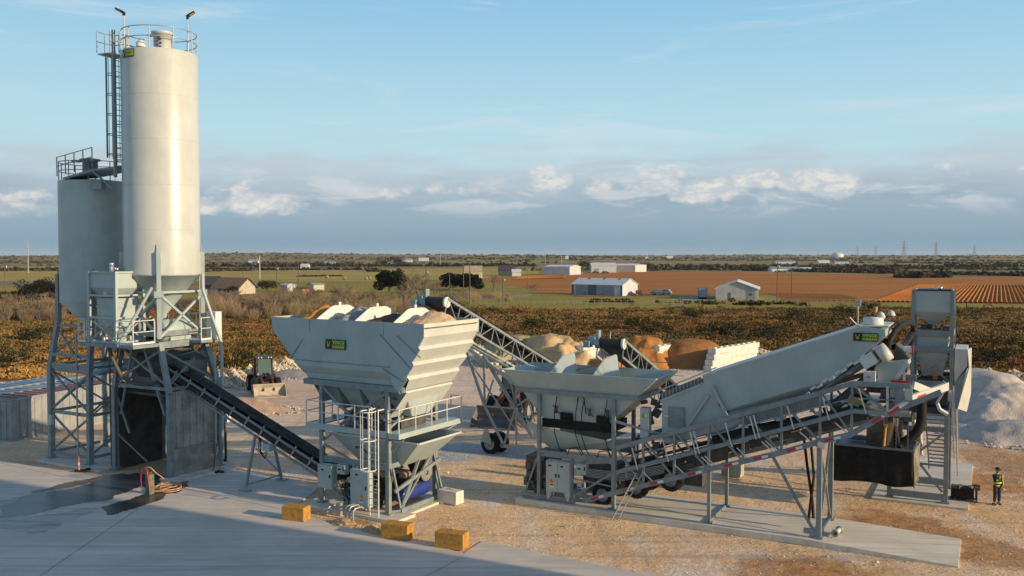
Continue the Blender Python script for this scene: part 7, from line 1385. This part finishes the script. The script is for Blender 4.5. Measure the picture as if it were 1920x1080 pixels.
# ---------------------------------------------------------------- trees
BARK = mat('grey_bark', (.20, .165, .13), .9, var=.2, vscale=5); TWIG = mat('bare_twigs', (.27, .20, .135), .9, var=.1, spec=.1)
def evergreen(label, px, py, H_, Rx, seed, tint=(.035, .042, .018), nm='oak_tree', n=5200, grp=None, z=0.):
    rg = np.random.default_rng(seed); t = thing(nm, label, 'tree', G(px, py), 0, grp); m = MB(); random.seed(seed); m.tube((0, 0, 0), (.1, 0, H_ * .35), H_ * .05, 10, H_ * .035)
    for k in range(7): a = k * .9 + seed; e = (Rx * .6 * cos(a), Rx * .5 * sin(a), H_ * random.uniform(.5, .8)); m.tube((.1, 0, H_ * .3), e, H_ * .022, 6, H_ * .006)
    m.build('trunk', BARK, t); nl = 26; C = np.column_stack([rg.uniform(-.72, .72, nl) * Rx, rg.uniform(-.7, .7, nl) * Rx, rg.uniform(.32, .82, nl) * H_]); C[:, 2] -= (np.abs(C[:, 0]) / Rx) ** 2 * H_ * .28; rr = rg.uniform(.20, .36, nl) * min(Rx, H_)
    k = rg.integers(0, nl, n); u = rg.normal(size=(n, 3)); u /= np.linalg.norm(u, axis=1)[:, None]; P = C[k] + u * rr[k][:, None] * rg.uniform(.55, 1.08, (n, 1)) * np.array([1.15, 1.15, .8]); P = P[P[:, 2] > H_ * .1]; k = k[:len(P)]
    T = np.array(tint) * rg.uniform(.5, 1.7, (len(P), 1)) * np.array([1, 1, 1]); V, Fc, T = quads(P, rg.uniform(.22, .55, len(P)) * H_ / 7, T, rng=rg); npmesh('crown', V, Fc, BRUSH, t, T); return t
def baretree(label, px, py, H_, Rx, seed, grp=None, nm='bare_tree', multi=1, tint=None, dens=1.):
    rg = random.Random(seed); t = thing(nm, label, 'tree', G(px, py), 0, grp); m = MB(); tw = MB()
    def br(p, d, l, r, dep):
        q = p + d * l; (m if dep < 2 else tw).tube(p, q, r, 5 if dep < 2 else 3, r * .6, caps=False)
        if dep >= 4: return
        for k in range(rg.choice((3, 4)) if dep < 3 else rg.choice((2, 3))):
            ax = Vector((rg.gauss(0, 1), rg.gauss(0, 1), rg.gauss(0, .5))).normalized(); nd = (d + ax * rg.uniform(.5, .95)).normalized(); nd.z = max(nd.z, -.05); f = rg.uniform(.35, 1.)
            br(p.lerp(q, f), nd, l * rg.uniform(.55, .8), max(r * .55, .02), dep + 1)
    for k in range(multi):
        a = k * 2.3 + seed; d = Vector((cos(a) * .35 * (multi > 1) * Rx / H_ * 2, sin(a) * .35 * (multi > 1), 1)).normalized(); br(Vector((cos(a) * .3 * (multi > 1), sin(a) * .3 * (multi > 1), 0)), d, H_ * .42, H_ * .028, 0)
    m.build('trunk', BARK, t); tw.build('crown', TWIG, t); return t
evergreen('wide dark evergreen oak above the orange hut, largest dark tree', 730, 549, 7.8, 5.6, 1, n=7500, grp='dark oaks'); evergreen('pair-topped black oak left of the road behind the stacker drum', 850, 543, 6.0, 5.5, 2, (.02, .024, .012), grp='dark oaks'); evergreen('dark oak right of the pair near the cream farmhouse', 880, 545, 6.2, 5.0, 3, (.02, .024, .012), grp='dark oaks')
evergreen('round dark shrub in front of the brown roofed house', 432, 553, 3.0, 2.3, 4, nm='garden_shrub', n=1500); evergreen('green bush beside the blue shed', 502, 546, 4.0, 3.6, 5, (.06, .07, .03), n=2000); evergreen('low dark trees behind the field shelter', 85, 558, 5.5, 7, 6, (.04, .035, .02), n=3500); evergreen('dark thicket under the left field shelter', 55, 560, 3.6, 5, 8, (.035, .035, .02), n=2500)
for k, (px, py, h, r_) in enumerate(((1208, 509, 8, 7), (1100, 507, 9, 8), (735, 498, 12, 12), (750, 498, 10, 9), (714, 499, 9, 9), (650, 500, 8, 10), (1140, 488, 12, 14), (1110, 488.5, 11, 12))): evergreen('distant rounded tree %s' % ('behind the white gabled building', 'left of the distant metal row', 'left beside the bright white building', 'right beside the bright white building', 'farther left of the bright white building', 'alone on the left plain', 'dark on the centre skyline', 'darker on the centre skyline, left one')[k], px, py, h, r_, 30 + k, (.05, .055, .028), 'distant_tree', 900, 'distant trees on the plain')
bt_ = [(925, 556, 9.0, 4.5, 'lone bare tree with a pale trunk in front of the ploughed field'), (790, 566, 7.5, 4, 'bare tree right of the big dark oak'), (757, 572, 6, 4, 'spreading bare tree behind the hopper heaps'), (700, 578, 5.5, 4, 'low bare tree straight behind the hopper sign'), (665, 578, 5.5, 4, 'bare greenish tree left behind the hopper heaps'), (725, 582, 5, 3.5, 'small bare tree at the brush edge behind the hopper'), (820, 560, 7, 4, 'bare tree behind the stacker drum'), (770, 550, 9, 5, 'tall bare tree between the two dark oak groups'), (555, 590, 6, 4.5, 'bushy bare tree over the left end of the hopper'), (520, 592, 6, 4.5, 'bushy bare tree between hopper and tower platform'), (490, 590, 5.5, 4, 'grey bare tree right of the tower platform railing'), (458, 588, 5, 4, 'grey bare tree close to the tower platform railing'), (600, 592, 5, 4, 'low bare tree just left above the hopper rim'), (578, 578, 6, 4, 'bare tree below the orange hut'), (430, 575, 5, 3.5, 'thin bare tree below the brown roofed house'), (640, 572, 6, 4, 'bare tree right of the orange hut'), (1000, 548, 4, 3, 'small bare tree at the left corner of the ploughed field'), (1690, 521, 6, 6, 'bare round tree at the far edge of the ploughed field'), (1740, 521, 5, 7, 'second bare round tree at the far field edge'), (20, 600, 5, 4, 'bare tree in the left brush, nearest the frame edge'), (70, 603, 5, 4, 'bare tree in the left brush beside the silo'), (110, 598, 5, 4, 'bare tree in the left brush touching the silo leg'), (845, 575, 5, 3, 'bare tree low behind the stacker truss'), (540, 568, 6, 4, 'bare tree in the brush under the white portable shed')]
for k, (px, py, h, r_, lb_) in enumerate(bt_): baretree(lb_, px, py, h, r_, 50 + k, 'bare winter trees', multi=1 if k == 0 else 3 + k % 2)
scr = [(1335, 632), (1372, 632), (1440, 640), (1230, 628), (1195, 618), (1630, 585), (1580, 592), (1500, 600), (470, 690), (1000, 622), (1290, 600), (660, 612), (60, 640), (30, 690), (1850, 690), (905, 640)]
for k, (px, py) in enumerate(scr): evergreen('dark green scrub bush, %s' % ('left of two above the red-brown pile', 'right of two above the red-brown pile', 'above the low end of the inclined bin', 'above the second stacker drum', 'highest above the second stacker drum', 'behind the roof filter of the inclined bin', 'at the verge left of the camera mast', 'in the brown brush right of the workshop', 'behind the wheel loader cab', 'above the pale sand pile', 'in the brush below the gravel drive', 'behind the middle of the batching hopper', 'left of the shorter silo leg', 'near the blue roofed containers', 'above the right rock pile', 'left of the olive sand pile')[k], px, py, 2.4, 2.6, 90 + k, (.06, .068, .026), 'scrub_bush', 1100, 'green scrub bushes in the brush')
# ---------------------------------------------------------------- poles, pylons, posts
WOOD = mat('pole_timber', (.16, .12, .09), .9, var=.15, vscale=3)
def pole(label, px, py, h, arm=True, tank=False, mat_=WOOD, r=.14):
    t = thing('utility_pole', label, 'utility pole', G(px, py), R(20), 'wooden utility poles'); MB().tube((0, 0, 0), (0, 0, h), r, 8, r * .7).build('post', mat_, t)
    if arm: MB().beam((-1.1, 0, h - .5), (1.1, 0, h - .5), .12).box((-1, 0, h - .35), (.08, .08, .2)).box((1, 0, h - .35), (.08, .08, .2)).build('crossarm', mat_, t)
    if tank: MB().lathe([(.01, 0), (.24, 0), (.24, .8), (.01, .85)], c=(.4, 0, h - 1.8), n=12).build('transformer', GALV, t)
for a in ((1457, 568, 10.5, True, True, 'tallest pole with transformer right of the workshop'), (1484, 564, 8.5, False, False, 'plain dark pole standing in the ploughed field edge'), (560, 566, 9.5, False, False, 'dark pole beside the orange hut'), (519, 547, 9, False, True, 'pole with transformer left of the white portable shed'), (487, 524, 12, False, False, 'thin pole on the left pasture'), (456, 540, 7, False, False, 'short thin pole near the brown roofed house'), (799, 566, 9, False, True, 'pole with a pale lamp behind the stacker drum'), (869, 572, 10, False, False, 'dark pole left of the road bend'), (881, 574, 10, False, False, 'dark pole right of the road bend'), (843, 572, 7.5, False, False, 'short pole above the stacker truss'), (943, 566, 7, False, True, 'short pole right of the lone bare tree'), (989, 544, 7, False, False, 'thin post at the corner of the ploughed field'), (1022, 496, 20, False, False, 'tall thin pole over the white box building'), (826, 500, 16, False, False, 'tall pale pole on the left plain'), (10, 556, 10, False, True, 'pole with lamp at the left frame edge'), (53, 512, 22, False, False, 'tall pole on the far left field'), (1053, 500, 14, False, False, 'pole between distant metal buildings')):
    pole(a[5], a[0], a[1], a[2], a[3], a[4], GALV if a[1] < 530 else WOOD, .14 if a[1] > 530 else .35)
def pylon(label, px, top, Y):
    b = D(px, 482, Y); h = D(px, top, Y)[2] - 2; t = thing('lattice_pylon', label, 'pylon', (b[0], b[1], 2), R(15), 'power line pylons on the skyline'); m = MB(); w = h * .11
    for sx in (-1, 1):
        for sy in (-1, 1): m.beam((sx * w, sy * w, 0), (sx * w * .25, sy * w * .25, h * .6), h * .012); m.beam((sx * w * .25, sy * w * .25, h * .6), (0, 0, h), h * .01)
    for k in range(6):
        z0, z1 = h * .1 * k, h * .1 * (k + 1); f = lambda z: w * (1 - .75 * z / (h * .6))
        for sy in (-1, 1): m.beam((-f(z0), sy * f(z0), z0), (f(z1), sy * f(z1), z1), h * .008); m.beam((f(z0), sy * f(z0), z0), (-f(z1), sy * f(z1), z1), h * .008)
    for z, l in ((.62, .17), (.75, .21), (.88, .15)): m.beam((-l * h, 0, z * h), (l * h, 0, z * h), h * .012); m.beam((-l * h, 0, z * h), (0, 0, z * h + h * .05), h * .008); m.beam((l * h, 0, z * h), (0, 0, z * h + h * .05), h * .008)
    m.build('lattice', mat('pylon_grey', (.20, .23, .26), .7), t)
for lb_, px, top, Y in (('largest skyline pylon, left of the three clear ones', 1695, 449, 1900), ('middle clear skyline pylon above the field rows', 1755, 452, 2000), ('right skyline pylon, fainter', 1827, 459, 2600), ('faint short pylon right of the white tank', 1642, 461, 3600), ('faintest pylon left of the clear ones', 1608, 461, 4600)): pylon(lb_, px, top, Y)
# low rail fence along the verge
fn = thing('rail_fence', 'low pale rail fence running along the green verge behind the brush', 'fence', G(1180, 575), 0); m = MB(); o0 = Vector(G(1180, 575)); A_, B_ = Vector(G(900, 572)) - o0, Vector(G(1640, 569)) - o0
for k in range(61): p_ = A_.lerp(B_, k / 60); m.beam(p_, p_ + Vector((0, 0, 1.2)), .12)
fn_p = m.build('posts', mat('weathered_post', (.32, .26, .18), .9), fn); m = MB()
for z in (.5, 1.0): m.beam(A_ + Vector((0, 0, z)), B_ + Vector((0, 0, z)), .04, .05)
m.build('rails', mat('weathered_post', (.32, .26, .18), .9), fn)
gt = thing('farm_gate', 'pale pipe gate at the gravel drive entrance', 'gate', G(1243, 571), R(5)); m = MB()
for z in (.3, .7, 1.1): m.tube((0, 0, z), (5, 0, z), .05, 6)
for x in (0, 2.5, 5): m.beam((x, 0, 0), (x, 0, 1.3), .1)
m.build('gate_frame', mat('olive_gate', (.36, .38, .14), .6), gt)
# cows / bales on the left pasture
for k, (px, py) in enumerate(((645, 524), (693, 524), (687, 525), (613, 522))):
    t = thing('hay_bale', 'round hay bale in the left pasture, %s' % ('alone', 'right of the close pair', 'left of the close pair', 'farthest left')[k], 'hay bale', G(px, py), k, 'hay bales'); MB().lathe([(.01, -.7), (.8, -.7), (.85, -.6), (.85, .6), (.8, .7), (.01, .7)], c=(0, 0, .8), axis='x', n=16).build('bale', mat('straw', (.30, .22, .10), .9), t)
for k, (px, py, lb_) in enumerate(((1641, 590, 'orange capped marker post in the right brush'), (1652, 599, 'pale rock in the right brush below the marker post'), (1671, 596, 'pale rock alone in the right brush'))):
    t = thing('field_rock' if k else 'marker_post', lb_, 'rock' if k else 'marker', G(px, py), 0)
    if k: MB().lathe([(.01, 0), (.7, .1), (.8, .6), (.5, 1.2), (.01, 1.5)], n=9).build('stone', CONCW, t)
    else: MB().tube((0, 0, 0), (0, 0, 1.6), .35, 8, .5).build('post', mat('amber_marker', (.6, .35, .10), .7), t)
# ---------------------------------------------------------------- added shadow caster: unseen building shape right of the camera, shades the apron
sb = thing('shadow_building', 'added unseen building shape right of the yard, put there to shade the apron', 'building', place(F1, 44.5, .5), RZ1)
Lb, Db, Eb, Rb = 30., 17., 17., 18.6; m = MB(); m.add([(0, 0, 0), (Lb, 0, 0), (Lb, -Db, 0), (0, -Db, 0), (0, 0, Eb), (Lb, 0, Eb), (Lb, -Db, Eb), (0, -Db, Eb), (0, -Db / 2, Rb), (Lb, -Db / 2, Rb)], [(0, 1, 5, 4), (1, 2, 6, 9, 5), (2, 3, 7, 6), (3, 0, 4, 8, 7)]); m.build('wall', BW, sb)
m = MB(); m.plate([(0, 0, Eb), (Lb, 0, Eb), (Lb, -Db / 2, Rb), (0, -Db / 2, Rb)], .1); m.plate([(0, -Db, Eb), (0, -Db / 2, Rb), (Lb, -Db / 2, Rb), (Lb, -Db, Eb)], .1); m.build('roof', BR, sb); MB().bx(-.08, .02, -13, -5, 0, 6).build('roller_door', BG, sb)

# ---------------------------------------------------------------- the air over the plain
hz = MB().bx(-19000, 19000, -1500, 17500, -2, 75).build('haze', mat('haze_air', (1, 1, 1), 1)); tag(hz, kind='stuff')
hm = bpy.data.materials.new('haze_air_volume'); hm.use_nodes = True; nt = hm.node_tree; nt.nodes.clear(); o_ = nt.nodes.new('ShaderNodeOutputMaterial'); pv = nt.nodes.new('ShaderNodeVolumePrincipled')
pv.inputs['Color'].default_value = (.82, .90, 1, 1); pv.inputs['Density'].default_value = HAZE; pv.inputs['Anisotropy'].default_value = 0; nt.links.new(pv.outputs[0], o_.inputs['Volume']); hz.data.materials.clear(); hz.data.materials.append(hm)
# ---------------------------------------------------------------- far-apart pieces of one builder call become parts of their own
def split_pieces(o, new):
    me = o.data; n = len(me.vertices); par = list(range(n))
    def find(a):
        while par[a] != a: par[a] = par[par[a]]; a = par[a]
        return a
    for p in me.polygons:
        r = find(p.vertices[0])
        for v in p.vertices[1:]: par[find(v)] = r
    rt = [find(i) for i in range(n)]; ids = sorted(set(rt)); ix = {r: k for k, r in enumerate(ids)}; isl = np.array([ix[r] for r in rt]); k = len(ids)
    if k > 1500: return
    co = np.array([v.co[:] for v in me.vertices]); lo = np.full((k, 3), 1e9); hi = np.full((k, 3), -1e9); np.minimum.at(lo, isl, co); np.maximum.at(hi, isl, co); size = np.linalg.norm(hi - lo, axis=1)
    gap = np.maximum(0, np.maximum(lo[:, None] - hi[None], lo[None] - hi[:, None])); near = np.sqrt((gap ** 2).sum(2)) <= np.maximum(.02, .5 * np.maximum(size[:, None], size[None])) ; lab = np.arange(k)
    for _ in range(200):
        nl = np.where(near, lab[None], k + 1).min(1); nl = nl[nl]
        if (nl == lab).all(): break
        lab = nl
    us = sorted(set(lab))
    if len(us) < 2: return
    polys = [tuple(p.vertices) for p in me.polygons]; sm = [p.use_smooth for p in me.polygons]; pl = [lab[isl[p[0]]] for p in polys]
    for j, u in enumerate(us):
        sel = [i for i in range(len(polys)) if pl[i] == u]; vs = sorted({v for i in sel for v in polys[i]}); mp = {v: q for q, v in enumerate(vs)}
        m2 = bpy.data.meshes.new(new); m2.from_pydata([tuple(co[v]) for v in vs], [], [tuple(mp[v] for v in polys[i]) for i in sel]); m2.materials.append(me.materials[0]); m2.polygons.foreach_set('use_smooth', [sm[i] for i in sel])
        if j == 0: o.data = m2; o.name = new
        else: c = o.copy(); c.data = m2; c.name = new; COL.objects.link(c)
SING = {'valve_gear': 'valve', 'drive_motors': 'drive_motor', 'idler_rollers': 'idler_roller', 'air_cylinders': 'air_cylinder', 'guard_posts': 'guard_post', 'feet': 'foot', 'pale_fittings': 'pale_fitting', 'lit_side_boxes': 'side_box', 'eyes': 'eye', 'posts': 'post', 'red_fittings': 'red_fitting', 'stanchions': 'stanchion', 'filter_marking': 'filter_mark'}
for o in list(bpy.data.objects):
    if o.type == 'MESH' and o.parent and o.get('kind') is None and o.name.split('.')[0] not in ('crown', 'trunk') and len(o.data.vertices) < 20000:
        b_ = o.name.split('.')[0]; split_pieces(o, SING.get(b_, b_))
